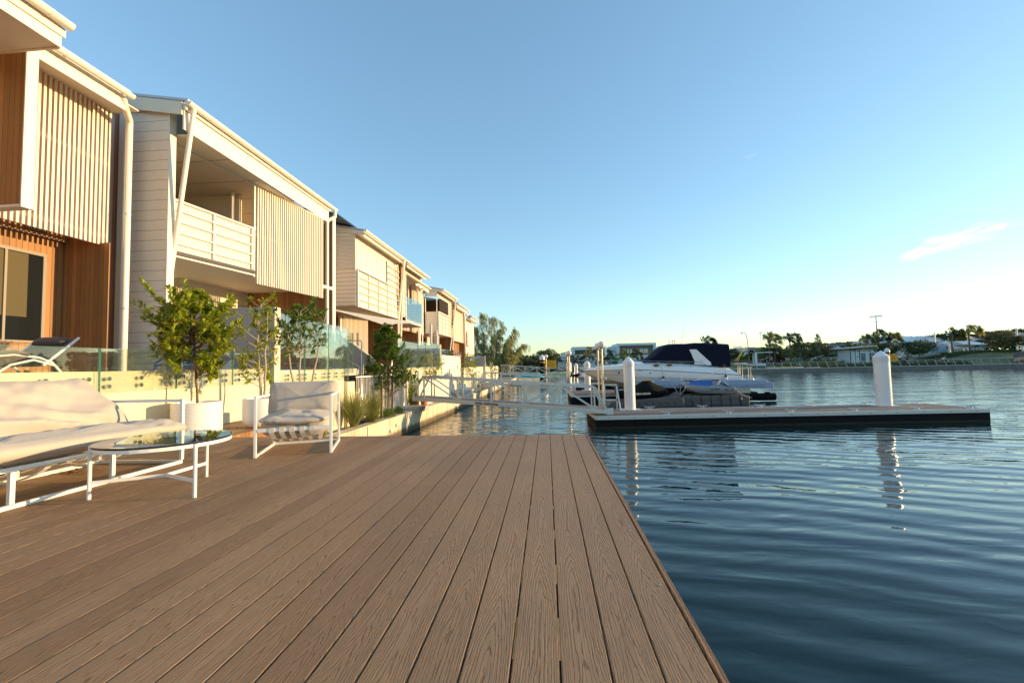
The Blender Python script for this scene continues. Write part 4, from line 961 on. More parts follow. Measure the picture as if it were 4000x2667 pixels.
MB().tube([(-8.2,23.8,0),(-8.2,23.8,2.42)], .05, 12).build('porch_post', M['white'], h, True)
MB().tube([(-7.5,21.55,0),(-7.5,21.55,2.3),(-7.03,21.2,5.36)], .06, 12).build('raking_strut', M['gutter'], h, True)
MB().box(-10.3, -8.3, 27.9, 28.0, 0, 2.35).build('timber_return', M['wood_x'], h)
MB().tube([(-8.3,28.6,0),(-8.3,28.6,2.35)], .05, 12).build('porch_post', M['white'], h, True)
# ---- house 5, 6, 7
h = boxhouse(29.7, 34.2, 2.26, 0, 5.30, 'fifth townhouse with an open sided white box balcony and dark interior', True)
MB().tube([(-7.1,33.6,4.2),(-7.55,33.6,1.2)], .05, 10).build('raking_strut', M['gutter'], h, True)
MB().box(-10.2, -7.9, 34.3, 34.4, 0, 2.3).build('timber_return', M['wood_x'], h)
MB().box(-8.62, -8.5, 30.6, 31.9, 0, 2.26).build('lit_wall', M['cream'], h)
h = thing('townhouse', 'sixth townhouse with a plain pale screen above brown timber', 'house', (-8.5,36,0), G)
MB().box(-7.75, -7.60, 35.3, 39.4, 2.1, 4.9).build('screen_panel', M['slat'], h)
slats(h, -7.585, 35.3, -7.585, 39.4, 2.08, 4.88, .1, .05, .04)
MB().box(-8.1, -8.0, 35.0, 39.6, 0, 2.1).build('timber_wall', M['wood_y'], h)
MB().box(-10, -7.5, 39.6, 39.7, 0, 5.0).build('end_wall', M['wood_x'], h)
MB().box(-7.52,-7.45,39.5,39.75,0,4.9).build('corner_board', M['white'], h)
roof(h, -7.0, 5.03, 34.6, 39.1, 5, .2, .02, 'roof_metal', .2, .15); gutter(h, -7.0, 5.05, 34.4, 39.6, .06, step=.8)
MB().add([(-7.16,34.6,4.8),(-7.16,39.1,4.8),(-8.2,39.1,4.9),(-8.2,34.6,4.9)], [(0,1,2,3)]).build('soffit', M['soffit'], h)
downpipe(h, [(-7.0,39.3,5.0),(-7.0,39.3,4.75),(-7.3,38.9,4.4),(-7.3,38.9,0)], .055)
h = thing('townhouse', 'farthest townhouse of the row, roof corner and small gridded screen only', 'house', (-8.5,42,0), G)
MB().box(-7.55, -7.48, 41.0, 43.0, 1.9, 3.35).build('screen_panel', M['screen_cloth'], h)
for k in range(5): MB().box(-7.48, -7.38, 41.0, 43.0, 1.9+.33*k, 1.925+.33*k).build('sun_blade', M['white'], h)
roof(h, -7.0, 4.68, 40.9, 44.4, 4, .2, .02, 'roof_white', .2, .12); gutter(h, -7.0, 4.70, 40.8, 44.6, .06, step=.8)
MB().add([(-7.16,40.9,4.5),(-7.16,44.4,4.5),(-9.2,44.4,4.5),(-9.2,40.9,4.5)], [(0,1,2,3)]).build('soffit', M['soffit'], h)
MB().tube([(-7.0,44.4,4.65),(-7.0,44.4,4.45),(-8.6,44.3,4.2)], .05, 10).build('downpipe', M['gutter'], h, True)
MB().box(-9.6, -7.7, 40.5, 46, 0, 4.5).build('wall', M['cream'], h)

# ---------------------------------------------------------------- terrace furniture
lg = thing('sun_lounger', 'brown mesh sun lounger with curved white side rails behind the low glass', 'sun lounger', (-6.55,5,0))
for x in (-6.85,-6.27):
    MB().tube([(x,3.3,.20),(x,3.9,.18),(x,4.35,.215),(x,4.65,.25),(x,4.9,.22),(x,5.05,.16),(x,5.15,.04)], .013, 8).build('side_rail', M['metal_w'], lg, True)
    MB().tube([(x,4.95,.12),(x,5.15,.30),(x,5.36,.49)], .016, 8).build('back_rail', M['metal_w'], lg, True)
    MB().tube([(x,4.45,.0),(x,4.62,.13),(x,4.85,.19),(x,5.08,.12),(x,5.18,.0)], .014, 8).build('leg', M['metal_w'], lg, True)
m = MB(); pr_ = [(3.3,.23),(3.9,.21),(4.35,.245),(4.65,.28),(4.78,.25),(4.95,.14),(5.15,.31),(5.34,.475)]
for (a, za), (b, zb) in zip(pr_[:-1], pr_[1:]): m.add([(-6.83,a,za),(-6.29,a,za),(-6.29,b,zb),(-6.83,b,zb)], [(0,1,2,3)])
m.build('mesh_sling', M['sling'], lg)
MB().prism([(3.3,.06),(3.3,.235),(3.9,.215),(4.35,.25),(4.6,.285),(4.72,.27),(4.80,.22),(4.60,.14),(4.42,.05)], 'x', -6.84, -6.285).build('seat_pad', M['sling'], lg, bevel=.01)
MB().slab([(-6.83,4.93,.13),(-6.29,4.93,.13),(-6.29,5.34,.475),(-6.83,5.34,.475)], (0,.02,-.02)).build('back_sling', M['sling'], lg)
for x in (-6.87,-6.25): MB().tube([(x,a,za+.004) for a, za in pr_[:-3]], .024, 6).build('sling_hem', M['sling'], lg, True)
m = cushion((.46,.13,.08), 1, 5, 30, 14, .002); m.xf(Matrix.Translation((-6.56,5.25,.445)) @ Matrix.Rotation(R_(42), 4, 'X')); m.build('head_pillow', M['sling'], lg, True, fix=False)
bc = thing('plastic_chair', 'blue plastic chair half hidden behind the bushy potted tree', 'chair', (-6.9,7.2,0))
m = MB(); m.tube([(-6.95,7.2,0),(-6.9,7.2,.18),(-6.7,7.2,.30),(-6.45,7.2,.34)], .02, 8); m.tube([(-6.45,7.2,.34),(-6.42,7.2,0)], .02, 8); m.build('arm_frame', M['blue_bright'], bc, True)
MB().box(-6.95,-6.45,7.2,7.6,.12,.15).build('seat', M['blue_bright'], bc); MB().box(-6.95,-6.45,7.6,7.63,.15,.45).build('backrest', M['blue_bright'], bc)
# stairs beyond the first terrace
stt = thing('garden_stair', 'sloping cream stair wall with white capping leading down to the canal', 'stair', (-6,14,-1.5))
MB().prism([(-7.6,0),(-6.9,1.16),(-5.4,.02),(-5.4,-1.5),(-7.6,-1.5)], 'y', 14.0, 14.12).build('stair_wall', M['render_grey'], stt)
MB().bar((-6.95,13.99,1.22),(-5.40,13.99,.06), .10, .045).build('capping', M['white'], stt)
MB().bar((-6.9,13.9,.52),(-5.45,13.9,-.42), .035, .035).build('handrail', M['white'], stt)
for k in range(8): MB().box(-6.9+.19*k, -6.7+.19*k, 13.0, 13.98, -1.6, -.14-.17*k).build('step', M['render'], stt)
MB().box(-10.0,-5.7,13.3,13.98,-.2,-.002).build('landing', M['paver'], stt)
shw = thing('outdoor_shower', 'chrome outdoor shower pole with square bent arm by the stair', 'shower', (-5.45,12.5,-1.4))
MB().tube([(-5.47,12.5,-1.5),(-5.47,12.5,.78),(-5.50,12.5,.82),(-5.89,12.5,.835),(-5.90,12.5,.80)], .018, 10).build('pole', M['chrome'], shw, True)
MB().tube([(-5.42,12.5,-.2),(-5.42,12.5,.12)], .012, 8).build('mixer', M['chrome'], shw, True); MB().lathe((-5.90,12.5,.78), [(.05,0),(.05,.012),(.01,.02)], 14).build('shower_head', M['chrome'], shw)
# second terrace
t2 = thing('terrace_wall', 'second terrace wall carrying the tall glass beyond the stairs', 'wall', (-5.34,19,-1.6))
MB().box(-5.60, -5.34, 15.85, 21.5, -1.65, -.02).build('wall', M['render'], t2); MB().box(-7.2,-5.61,17.6,17.75,-1.65,-.02).build('return_wall', M['render'], t2)
gl = thing('glass_fence', 'tall glass fence on the second terrace reflecting the evening sky', 'fence', (-5.3,19,-.2))
glass_run(gl, -5.30, [17.62,18.75,19.8,20.8,21.45], -.12, 1.08); glass_run(gl, -5.30, [15.1,15.95,17.6], -.10, .97)
MB().box(-6.2, -5.31, 17.60, 17.612, -.10, 1.075).build('glass_panel', M['glass'], gl)
pins(gl, -5.34, [15.4,16.1,16.8,17.4,17.9,18.5,19.1,19.6,20.2,20.6], (-.20,-.32))
bl = thing('blade_wall', 'grey blade wall at the end of the second terrace beside the furled umbrella', 'wall', (-6,21.5,-1.5))
MB().box(-7.4, -5.36, 21.5, 21.7, -1.65, 1.09).build('wall', M['render_grey'], bl); MB().box(-5.355,-5.33,21.49,21.71,-1.6,1.1).build('front_edge', M['render'], bl)
sl = thing('boarded_screen', 'white horizontal board privacy screen between second and third gardens', 'screen', (-5.3,24,-1.6))
MB().box(-5.42, -5.32, 21.8, 26.5, -1.65, .58).build('panel', M['board_mid'], sl); MB().box(-5.45,-5.30,26.5,26.6,-1.65,.66).build('post', M['white'], sl)
gl = thing('glass_fence', 'glass fence above the boarded white screen on the third terrace', 'fence', (-5.6,24,.6))
for a in (21.75,23.2,24.7,26.2,27.7): MB().box(-5.75, -5.738, a, a+1.4, .5, .95).build('glass_panel', M['glass'], gl)
# third and fourth garden walls
w3 = thing('garden_wall', 'grey rendered wall standing behind the second gangway handrail', 'wall', (-5.5,36,-1.6))
MB().box(-7, -5.2, 36.5, 36.7, -1.65, .8).build('wall', M['render_grey'], w3)
MB().box(-5.25,-5.0,40,40.2,-1.65,.25).build('end_post', M['white'], w3)
MB().box(-5.6,-5.4,28,48,-1.65,-.1).build('terrace_face', M['render'], w3)
gl = thing('glass_fence', 'distant glass fence panels on the third and fourth terraces', 'fence', (-5.4,33,0))
for a in (28.2,30.0,31.8,33.6,37.2,39.2,41.2): MB().box(-5.40, -5.388, a, a+1.7, -.1, .85).build('glass_panel', M['glass'], gl)
# shade sail and its posts, umbrella
A_, B_, C_ = Vector((-7.75,14.55,2.15)), Vector((-5.45,14.7,1.42)), Vector((-5.75,19.6,2.0))
m = MB(); n = 14; idx = {}
for i in range(n+1):
    for j in range(n+1-i):
        a, b = i/n, j/n; c = 1-a-b; p = A_*a+B_*b+C_*c
        ce = Vector((-6.4,16.2,1.85)); k = 2.4*(a*b+b*c+a*c)*(1-3*abs(min(a,b,c)-.333))
        pull = (a*b*(1-c)+b*c*(1-a)+a*c*(1-b)); p = p.lerp(ce, min(.75, pull*1.5)) if min(a,b,c) < .999 else p
        p.z += .12*(a*c-b*c)-.10*a*b
        idx[i,j] = len(m.v); m.v.append(tuple(p))
for i in range(n):
    for j in range(n-i):
        m.f.append((idx[i,j], idx[i+1,j], idx[i,j+1]))
        if i+j < n-1: m.f.append((idx[i+1,j], idx[i+1,j+1], idx[i,j+1]))
ssl = tag(m.build('shade_sail', M['sail'], None, True, fix=False), 'beige triangular shade sail stretched from the house to two white posts', 'shade sail')
for (x, y, z, lb) in ((-5.3,14.45,1.40,'white square post holding the low near corner of the beige shade sail'),(-5.5,20.4,2.02,'white square post holding the far corner of the beige shade sail')):
    p = thing('sail_post', lb, 'post', (x,y,-1.6), 'posts of the beige shade sail'); MB().box(x-.05,x+.05,y-.05,y+.05,-1.6,z).build('post', M['white'], p, bevel=.004)
    MB().tube([(x,y,z-.06),(x-.02,y-.12,z-.03)], .012, 6).build('turnbuckle', M['chrome'], p)
um = thing('garden_umbrella', 'furled pale umbrella standing on the second terrace by the grey blade wall', 'umbrella', (-5.75,22.4,0))
MB().tube([(-5.75,22.4,0),(-5.75,22.4,1.95)], .02, 8).build('pole', M['white'], um)
m = MB(); secs = []
for (r, z) in ((.02,1.95),(.07,1.85),(.10,1.6),(.13,1.58),(.12,1.2),(.17,.8),(.21,.45)):
    secs.append([(-5.75+r*(1+.22*math.cos(6*a))*math.cos(a), 22.4+r*(1+.22*math.cos(6*a))*math.sin(a), z) for a in [2*math.pi*i/36 for i in range(36)]])
m.loft(secs).build('canopy', M['umbrella'], um, True)
# gate fence and slatted screen at the canal edge
def rail_fence(label, pts, z0, z1, pitch=.10, group=None, name='picket_fence', mat='metal_w', top=.035):
    r = thing(name, label, 'fence', (pts[0][0], pts[0][1], z0), group); cnt = 0
    for (xa, ya), (xb, yb) in zip(pts[:-1], pts[1:]):
        L = math.hypot(xb-xa, yb-ya); n = max(1, int(L/pitch))
        MB().bar((xa,ya,z1),(xb,yb,z1), .03, top).build('top_rail', M[mat], r); MB().bar((xa,ya,z0+.06),(xb,yb,z0+.06), .03, .03).build('bottom_rail', M[mat], r)
        src = None
        for i in range(n):
            t = (i+.5)/n
            if cnt >= 96: break
            cnt += 1
            if src is None: src = o = MB().box(-.008,.008,-.008,.008,0,z1-z0-.06).build('picket', M[mat])
            else: o = src.copy(); COL.objects.link(o)
            o.parent = r; o.location = Vector((xa+(xb-xa)*t, ya+(yb-ya)*t, z0+.06))-wloc(r)
        MB().box(xb-.025,xb+.025,yb-.025,yb+.025,z0,z1+.02).build('post', M[mat], r)
    return r
rail_fence('white picket pool fence behind the staked shrub and grasses', [(-5.25,11.62),(-5.2,15.0)], -1.45, -.24)
rail_fence('white picket gate at the shore end of the near gangway', [(-5.6,14.9),(-4.95,15.0)], -1.42, -.25, .085, None, 'garden_gate')
MB().box(-6.5,-4.5,14.85,16.3,-1.6,-1.44).build('landing_slab', M['concrete'], thing('gangway_landing', 'grey concrete landing slab under the shore end of the near gangway', 'slab', (-5,15,-1.6)))
sl = thing('slatted_screen', 'white vertical board screen hung with festoon bulbs beyond the near gangway', 'screen', (-4.95,19,-1.6))
MB().box(-5.02,-4.98,16.6,22.0,-1.60,-.52).build('backing', M['white'], sl)
for i in range(60): MB().box(-4.978,-4.955,16.6+.09*i,16.66+.09*i,-1.60,-.50).build('board', M['white'], sl)
for y in (16.55,19.2,22.05): MB().box(-5.03,-4.94,y-.03,y+.03,-1.62,-.15).build('post', M['white'], sl)
fes = thing('festoon_lights', 'string of small dark festoon bulbs along the white slatted screen', 'string lights', (-4.93,19,-.5))
pts = [(-4.93, 16.6+.3*i, -.42-.10*abs(math.sin(math.pi*i/4.5))) for i in range(19)]
MB().tube(pts, .006, 5).build('cable', M['black'], fes)
for p in pts[1:-1:1]: MB().sphere((p[0],p[1],p[2]-.045), .028, 8, 6).build('bulb', M['black'], fes)
bb = thing('garden_tub', 'green garden tub with trailing plants behind the near gangway rail', 'planter', (-5.4,16.9,-1.5))
MB().box(-5.9,-5.1,16.5,17.1,-1.35,-.85).build('tub', paint('olive_plastic', (.06,.10,.02), .5, .1), bb, bevel=.03)
rnd = random.Random(5); m = MB()
for k in range(500):
    d = rvec(rnd); leafq(m, Vector((-5.3+rnd.uniform(-.4,.35),16.5+rnd.uniform(-.25,.3),-1.0+rnd.uniform(-.35,.3))), d, .09, .045, rnd)
m.build('foliage', M['leaf_pot'], bb, fix=False)
tp = thing('terracotta_pot', 'small orange terracotta pot on the seawall under the near gangway', 'pot', (-4.75,15.9,-1.5)); MB().lathe((-4.72,16.4,-1.5), [(.10,0),(.15,.22),(.17,.22),(.17,.28),(.14,.28)], 20).build('pot', M['terracotta'], tp, True)
# plants further along
def garden_plant(x, y, z, H, R, seed, label, mat='leaf_pot', name='garden_shrub'):
    r = thing(name, label, 'shrub', (x,y,z)); leafy_tree(r, (x,y,z), (x,y,z+H), .2, R, 26, 26, .13, .045, seed, M[mat], M['bark'], .025, .7, 1, lambda t: 1-.6*t, True)
garden_plant(-4.9,26.8,-1.6,2.2,.65,61,'slender bright shrub against the clear glass beyond the boarded screen'); garden_plant(-5.0,29.2,-1.6,1.9,.6,62,'second slender shrub near the second gangway shore end')
garden_plant(-4.75,38,-1.6,2.1,.7,63,'leafy shrub beside the grey garden wall at the second gangway','leaf_dark')
ptt = thing('planter_pot', 'low white square planter on the stone step by the second gangway', 'planter', (-4.8,24.5,-1.6)); MB().box(-5.1,-4.65,24.3,24.8,-1.35,-1.0).build('pot', M['pot'], ptt, bevel=.02)
pm = thing('small_palm', 'small feathery palm growing in the low white square planter', 'palm', (-4.9,24.5,-1.0)); rnd = random.Random(4); m = MB()
for k in range(14):
    a = rnd.uniform(0,6.28); d = Vector((math.cos(a),math.sin(a),0)); pr0 = None
    for j in range(12):
        t = j/11; p = Vector((-4.9,24.5,-1.0))+d*.75*t+Vector((0,0,.95*t-.75*t*t)); s_ = Vector((-d.y,d.x,-.4))
        for q in (-1,1): leafq(m, p, s_*q+d*.5, .22*(1-.5*t), .025, rnd)
m.build('fronds', M['leaf_dark'], pm, fix=False)
stp = thing('stone_step', 'pale concrete bench step at the canal edge by the second gangway', 'step', (-4.7,24.5,-1.6)); MB().box(-5.3,-4.36,22.6,27.5,-1.62,-1.36).build('slab', M['concrete'], stp)
tuft(-4.55,28.5,-1.6,200,.75,.55,9,'green grass clump spilling over the seawall at the second gangway', mat='grass_blade')
tuft(-4.5,30.3,-1.6,200,.8,.6,10,'farthest green grass clump along the canal wall')
rail_fence('white picket gate at the shore end of the second gangway', [(-4.9,26.0),(-4.25,26.1)], -1.6, -.35, .09, None, 'garden_gate')
rail_fence('distant white picket gate beside the weeping tree', [(-4.9,46),(-3.9,46.2)], -1.6, .0, .12, None, 'garden_gate')
# ---------------------------------------------------------------- near pontoon
FL, FR, BR, BL = Vector((1.555,14.57,0)), Vector((14.22,15.33,0)), Vector((13.9,17.38,0)), Vector((1.46,16.62,0))
PT = -1.755
def ptn(a, b): return FL.lerp(FR, a).lerp(BL.lerp(BR, a), b)
po = thing('pontoon', 'long floating pontoon with aggregate top and black sides in the middle of the water', 'pontoon', (7,16,WZ))
def ring(poly, z0, z1, off=0):
    c = sum(poly, Vector())/len(poly); return [(p+(p-c).normalized()*off) for p in poly]
def pslab(poly, z0, z1, name, mat, root, off=0, bevel=0):
    q = ring(poly, 0, 0, off); return MB().slab([(p.x,p.y,z0) for p in q], (0,0,z1-z0)).build(name, mat, root, bevel=bevel)
POLY = [FL, FR, BR, BL]
pslab(POLY, WZ-.4, PT-.108, 'float', M['float_black'], po, .005)
pslab(POLY, PT-.02, PT, 'deck_surface', M['aggregate'], po, -.055)
for z0, z1, off, nm in ((PT-.108,PT-.076,-.025,'lower_waler'),(PT-.073,PT-.040,-.01,'middle_waler'),(PT-.037,PT+.004,.005,'upper_waler')):
    m = MB(); q = ring(POLY, 0, 0, off); n = 4
    for i in range(4):
        a, b = q[i], q[(i+1) % 4]; d = (b-a).normalized()*.04
        m.bar((a.x,a.y,(z0+z1)/2),(b.x,b.y,(z0+z1)/2), .08, z1-z0)
    m.build(nm, M['alu'], po)
for i in range(15):
    p = ptn((i+.5)/15, 0); MB().tube([(p.x+.0,p.y-.04,PT-.056),(p.x+.002,p.y-.055,PT-.056)], .012, 8).build('bolt', M['dark'], po)
def cleat(x, y, z, rz, label, i):
    r = thing('mooring_cleat', label, 'cleat', (0,0,0), 'galvanised cleats along the near pontoon')
    MB().box(-.12,.12,-.035,.035,0,.012).build('base', M['alu'], r); m = MB()
    for s_ in (-1,1): m.tube([(s_*.05,0,.012),(s_*.045,0,.075)], .014, 8)
    m.build('stem', M['alu'], r); MB().tube([(-.19,0,.105),(-.12,0,.085),(0,0,.08),(.12,0,.085),(.19,0,.105)], .015, 8).build('horn', M['alu'], r, True)
    place(r, (x,y,z), rz); return r
fr = ['first','second','third','fourth','fifth','sixth']
for i, a in enumerate((.187,.348,.508,.672,.83,.965)):
    p = ptn(a, .07); cleat(p.x, p.y, PT, R_(3.4), fr[i]+' cleat from the left on the near edge of the pontoon', i)
for i, a in enumerate((.185,.34,.51,.665,.82,.97)):
    p = ptn(a, .93); cleat(p.x, p.y, PT, R_(3.4), fr[i]+' cleat from the left on the far edge of the pontoon', i)
def pile(x, y, zb, zt, r, label, group='white capped mooring piles', mat='pile', cap=.21, collar=True):
    t_ = thing('mooring_pile', label, 'pile', (x,y,WZ), group)
    MB().lathe((x,y,0), [(r,WZ-1),(r,zt-.19)], 40).build('sleeve', M[mat], t_, True)
    MB().lathe((x,y,0), [(r+.006,zt-.19),(r+.008,zt-.185),(r+.008,zt),(.012,zt+cap),(.001,zt+cap+.006)], 40).build('cone_cap', M['pile'], t_, True)
    if collar:
        MB().box(x-.38,x+.38,y-.30,y+.30,zb,zb+.018).build('guide_plate', M['alu'], t_)
    return t_
pile(3.043,16.56,PT,.014,.198,'large white pile through the left end of the near pontoon')
pile(12.055,16.75,PT,.012,.238,'largest white pile standing alone through the right end of the near pontoon')
def globe(x, y, zb, h, label, r=.125, s_=1, box=1):
    t_ = thing('globe_lamp', label, 'lamp', (x,y,zb), 'white globe lamps on steel posts')
    MB().tube([(x,y,zb+.02),(x,y,zb+h-2*r*s_)], .035*s_, 14).build('post', M['chrome'], t_, True)
    m = MB().lathe((x,y,zb), [(.14,0),(.14,.012),(.06,.03),(.04,.05)], 16); m.build('base_plate', M['chrome'], t_)
    MB().lathe((x,y,zb+h-2*r*s_-.02), [(.05,0),(.055,.03)], 16).build('collar', M['dark'], t_)
    MB().sphere((x,y,zb+h-r*s_), r*s_, 28, 16).build('globe', M['acrylic'], t_, True)
    if box:
        MB().tube([(x+.03,y,zb+h*.485),(x+.085,y,zb+h*.485)], .02, 8).build('meter_arm', M['alu'], t_)
        MB().tube([(x+.08,y,zb+h*.485),(x+.15,y,zb+h*.485)], .055, 14).build('meter_box', M['pile'], t_, True)
    return t_
globe(1.89,15.15,PT,2.50,'tallest globe lamp at the near left corner of the pontoon',.124)
globe(1.90,16.35,PT,2.50,'globe lamp just behind the tallest one across the gangway end',.124)
# gangways
def gangway(label, A, B, zA, zB, wdt, H, nb, text=True, sc=1.0, name='gangway'):
    """A, B: shore and pontoon ends of the near side truss (x, y); trusses of height H, deck between"""
    g = thing(name, label, 'gangway', (A[0],A[1],zA), 'aluminium truss gangways from the seawall to the pontoons')
    A3 = Vector((A[0],A[1],zA)); B3 = Vector((B[0],B[1],zB)); d = (B3-A3); side = Vector((-d.y,d.x,0)).normalized()*wdt
    U = Vector((0,0,1)); s_ = .055*sc
    def P(t, h, o): return A3+d*t+U*h+side*o
    for o, nm in ((0,'near_truss'),(1,'far_truss')):
        MB().bar(P(0,0,o), P(1,0,o), s_*1.1, .125*sc).build('bottom_chord', M['alu'], g)
        MB().bar(P(.055,H,o), P(.945,H,o), s_, s_*1.3).build('top_chord', M['alu'], g)
        MB().bar(P(.0,.05,o), P(.055,H,o), s_*.9, s_).build('end_brace', M['alu'], g); MB().bar(P(1,.0,o), P(.945,H,o), s_*.9, s_).build('end_brace', M['alu'], g)
        T = [.062+.2195*i*4/nb for i in range(nb+1)] if nb == 4 else [.062+.876*i/nb for i in range(nb+1)]
        for t in T: MB().bar(P(t,.05,o), P(t,H,o), s_*.85, s_*.85, (0,1,0)).build('truss_post', M['alu'], g)
        for i, (a, b) in enumerate(zip(T[:-1], T[1:])):
            if (i % 2 == 0) == (nb % 2 == 0 or True):
                MB().bar(P(a,H-.03,o), P(b,.06,o), s_*.7, s_*.7).build('diagonal', M['alu'], g)
            else: MB().bar(P(a,.06,o), P(b,H-.03,o), s_*.7, s_*.7).build('diagonal', M['alu'], g)
    MB().slab([P(0,.02,.03), P(1,.02,.03), P(1,.02,.97), P(0,.02,.97)], (0,0,.03)).build('walkway', M['aggregate'], g)
    for k in range(7): MB().bar(P(.04+.15*k,-.04,.04), P(.04+.15*k,-.04,.96), .05, .05).build('cross_beam', M['alu'], g)
    MB().slab([P(1,-.16,0)-side*.03, P(1.03,-.16,0)-side*.03, P(1.03,.16,0)-side*.03, P(1,.12,0)-side*.03], side*.02).build('hinge_plate', M['alu'], g)
    if text:
        ang = math.atan2(d.y, d.x); tilt = math.asin(d.z/d.length)
        p = P(.330,-.043,0)-side.normalized()*(s_*.55+.002)
        Mx = Matrix.Translation(p) @ Matrix.Rotation(ang, 4, 'Z') @ Matrix.Rotation(-tilt, 4, 'Y') @ Matrix.Rotation(math.pi/2, 4, 'X')
        text_mesh('lettering', 'BRIBIE  PONTOONS', .118*sc, .001, M['black'], g, Mx, .0045, .76)
    return g
gangway('nearest aluminium truss gangway lettered on its lower rail', (-4.74,15.05), (2.0,15.05), -1.115, -1.66, 1.0, .80, 5)
gangway('second aluminium truss gangway seen beyond the first one', (-4.20,26.4), (1.55,26.7), -1.08, -1.56, 1.0, .68, 5, True, .9)
gangway('distant thin aluminium gangway above the teal dinghy', (-3.9,45), (3.2,46), -.75, -1.35, 1.0, .70, 5, False, .9)
hr = thing('pontoon_handrail', 'low aluminium handrail at the left end of the near pontoon', 'rail', (2.4,16.5,PT))
for y in (16.5,): 
    for x in (2.12,2.56): MB().bar((x,y,PT),(x,y,-.83), .045, .045, (0,1,0)).build('post', M['alu'], hr)
    for z in (-.82,-1.38): MB().bar((2.12,y,z),(2.58,y,z), .045, .05).build('rail', M['alu'], hr)
MB().bar((2.56,16.5,-.85),(2.64,16.2,PT), .04, .04).build('stay', M['alu'], hr)
# ---------------------------------------------------------------- second and third pontoons
p2 = thing('pontoon', 'second dark sided pontoon beyond the near gangway with mooring piles', 'pontoon', (3,25,WZ))
PO2 = [Vector((1.30,24.55,0)), Vector((4.4,24.75,0)), Vector((4.2,28.9,0)), Vector((1.30,28.7,0))]
pslab(PO2, WZ-.4, PT-.12, 'float', M['black'], p2, -.02); pslab(PO2, PT-.12, PT-.02, 'waler', M['alu'], p2, .01); pslab(PO2, PT-.02, PT, 'deck_surface', M['aggregate'], p2, -.05)
p3_ = thing('pontoon', 'third pontoon farther up the canal carrying a white boat', 'pontoon', (3,38,WZ))
PO3 = [Vector((1.3,37.5,0)), Vector((9,38,0)), Vector((9,40.2,0)), Vector((1.3,39.8,0))]
pslab(PO3, WZ-.4, PT-.12, 'float', M['black'], p3_, -.02); pslab(PO3, PT-.12, PT, 'waler', M['alu'], p3_, .01)
pile(2.60,28.6,PT,.0,.20,'white pile on the second pontoon behind the cruiser bow'); pile(1.85,37.0,PT,.02,.21,'smaller white pile beyond the second pontoon',collar=False)
pile(3.1,47,PT,-.15,.2,'distant white pile glimpsed between boat masts',collar=False)
globe(1.37,26.8,PT,2.55,'globe lamp of the far pair, right one, on the second pontoon',.15); globe(1.33,28.4,PT,2.55,'globe lamp of the far pair, left one, on the second pontoon',.15); globe(-.05,38.4,PT,2.6,'farthest small globe lamp left of the pair',.16)
fl = thing('flag', 'furled dark blue and red flag hanging on a staff by the far globe lamps', 'flag', (1.6,27.5,PT))
MB().tube([(1.62,27.3,PT),(1.72,27.3,-.2)], .015, 6).build('staff', M['alu'], fl)
m = MB(); m.loft([[(1.62+.05*t*math.cos(a)-.09*k+.03,27.25+.05*math.sin(a),-.35-.19*k+.0) for a in [i*math.pi/4 for i in range(8)]] for k, t in enumerate((.6,1.3,1.5,1.2,1.0,.7,.3))]); m.build('flag_cloth', M['navy'], fl, True)
MB().box(1.60,1.66,27.18,27.2,-.55,-.42).build('red_cross', M['red'], fl)
# warning sign pile
def signpile(x, y, zt, zb, label, w_=.62, side=1):
    r = thing('sign_pile', label, 'sign', (x,y,WZ)); s_ = w_/.62
    MB().lathe((x,y,0), [(.17*s_,WZ-.5),(.17*s_,zt-.35*s_)], 20).build('post', M['black'], r, True)
    MB().lathe((x,y,0), [(.18*s_,zt-.35*s_),(.18*s_,zt-.16*s_),(.01,zt)], 20).build('cone_cap', M['pile'], r, True)
    MB().lathe((x,y,0), [(.175*s_,zt-.52*s_),(.175*s_,zt-.47*s_)], 20).build('reflective_band', M['orange'], r, True)
    MB().box(x-.3*s_+side,x+.42*s_+side,y-.22*s_,y-.19*s_,zb,zb+.52*s_).build('board', M['orange'], r)
    for k, t in enumerate(('WARNING','SUBMERGED JETTY','STRUCTURE')): text_mesh('lettering', t, .085*s_, .001, M['black'], r, face_y(x+.06*s_+side, y-.223*s_, zb+.37*s_-.14*k*s_), .002, .85, 'CENTER')
    return r
signpile(-.62,60,1.35,-.64,'orange warning board on a black pile before the round tree',1.35)
signpile(44.31,60.5,1.15,-.60,'orange warning board on a black pile right of the lone white pile',1.05,.25)
# ---------------------------------------------------------------- cruiser on its air berth
YB, YS = 24.0, 26.6; YC = (YB+YS)/2
bt = thing('motor_cruiser', 'white motor cruiser with navy canvas covers lifted on a blue air berth', 'boat', (6,25.3,-1.6))
def lerp(a, b, t): return a+(b-a)*t
def rub(x): return lerp(-.44,-.40,min(1,(x-2.06)/2.6)) if x < 4.7 else lerp(-.40,-.80,((x-4.7)/5.5)**1.15)
def keel(x): 
    pts = [(2.06,-.47),(2.5,-.80),(3.0,-1.12),(3.76,-1.42),(4.6,-1.62),(6,-1.70),(10.3,-1.66)]
    for (a, za), (b, zb) in zip(pts[:-1], pts[1:]):
        if x <= b: return lerp(za, zb, (x-a)/(b-a))
    return pts[-1][1]
def half(x): return 1.33*(1-(max(0, 1-(x-2.06)/3.6))**2.1)**.9 if x < 5.66 else lerp(1.33,1.24,(x-5.66)/4.6)
def topz(x):
    pts = [(2.06,-.385),(2.45,-.29),(3.3,-.20),(4.2,-.13),(4.7,-.06),(5.3,.02),(6.5,.0),(8.0,-.13),(8.8,-.25),(9.7,-.37),(10.0,-.55),(10.35,-1.0)]
    for (a, za), (b, zb) in zip(pts[:-1], pts[1:]):
        if x <= b: return lerp(za, zb, (x-a)/(b-a))
    return pts[-1][1]
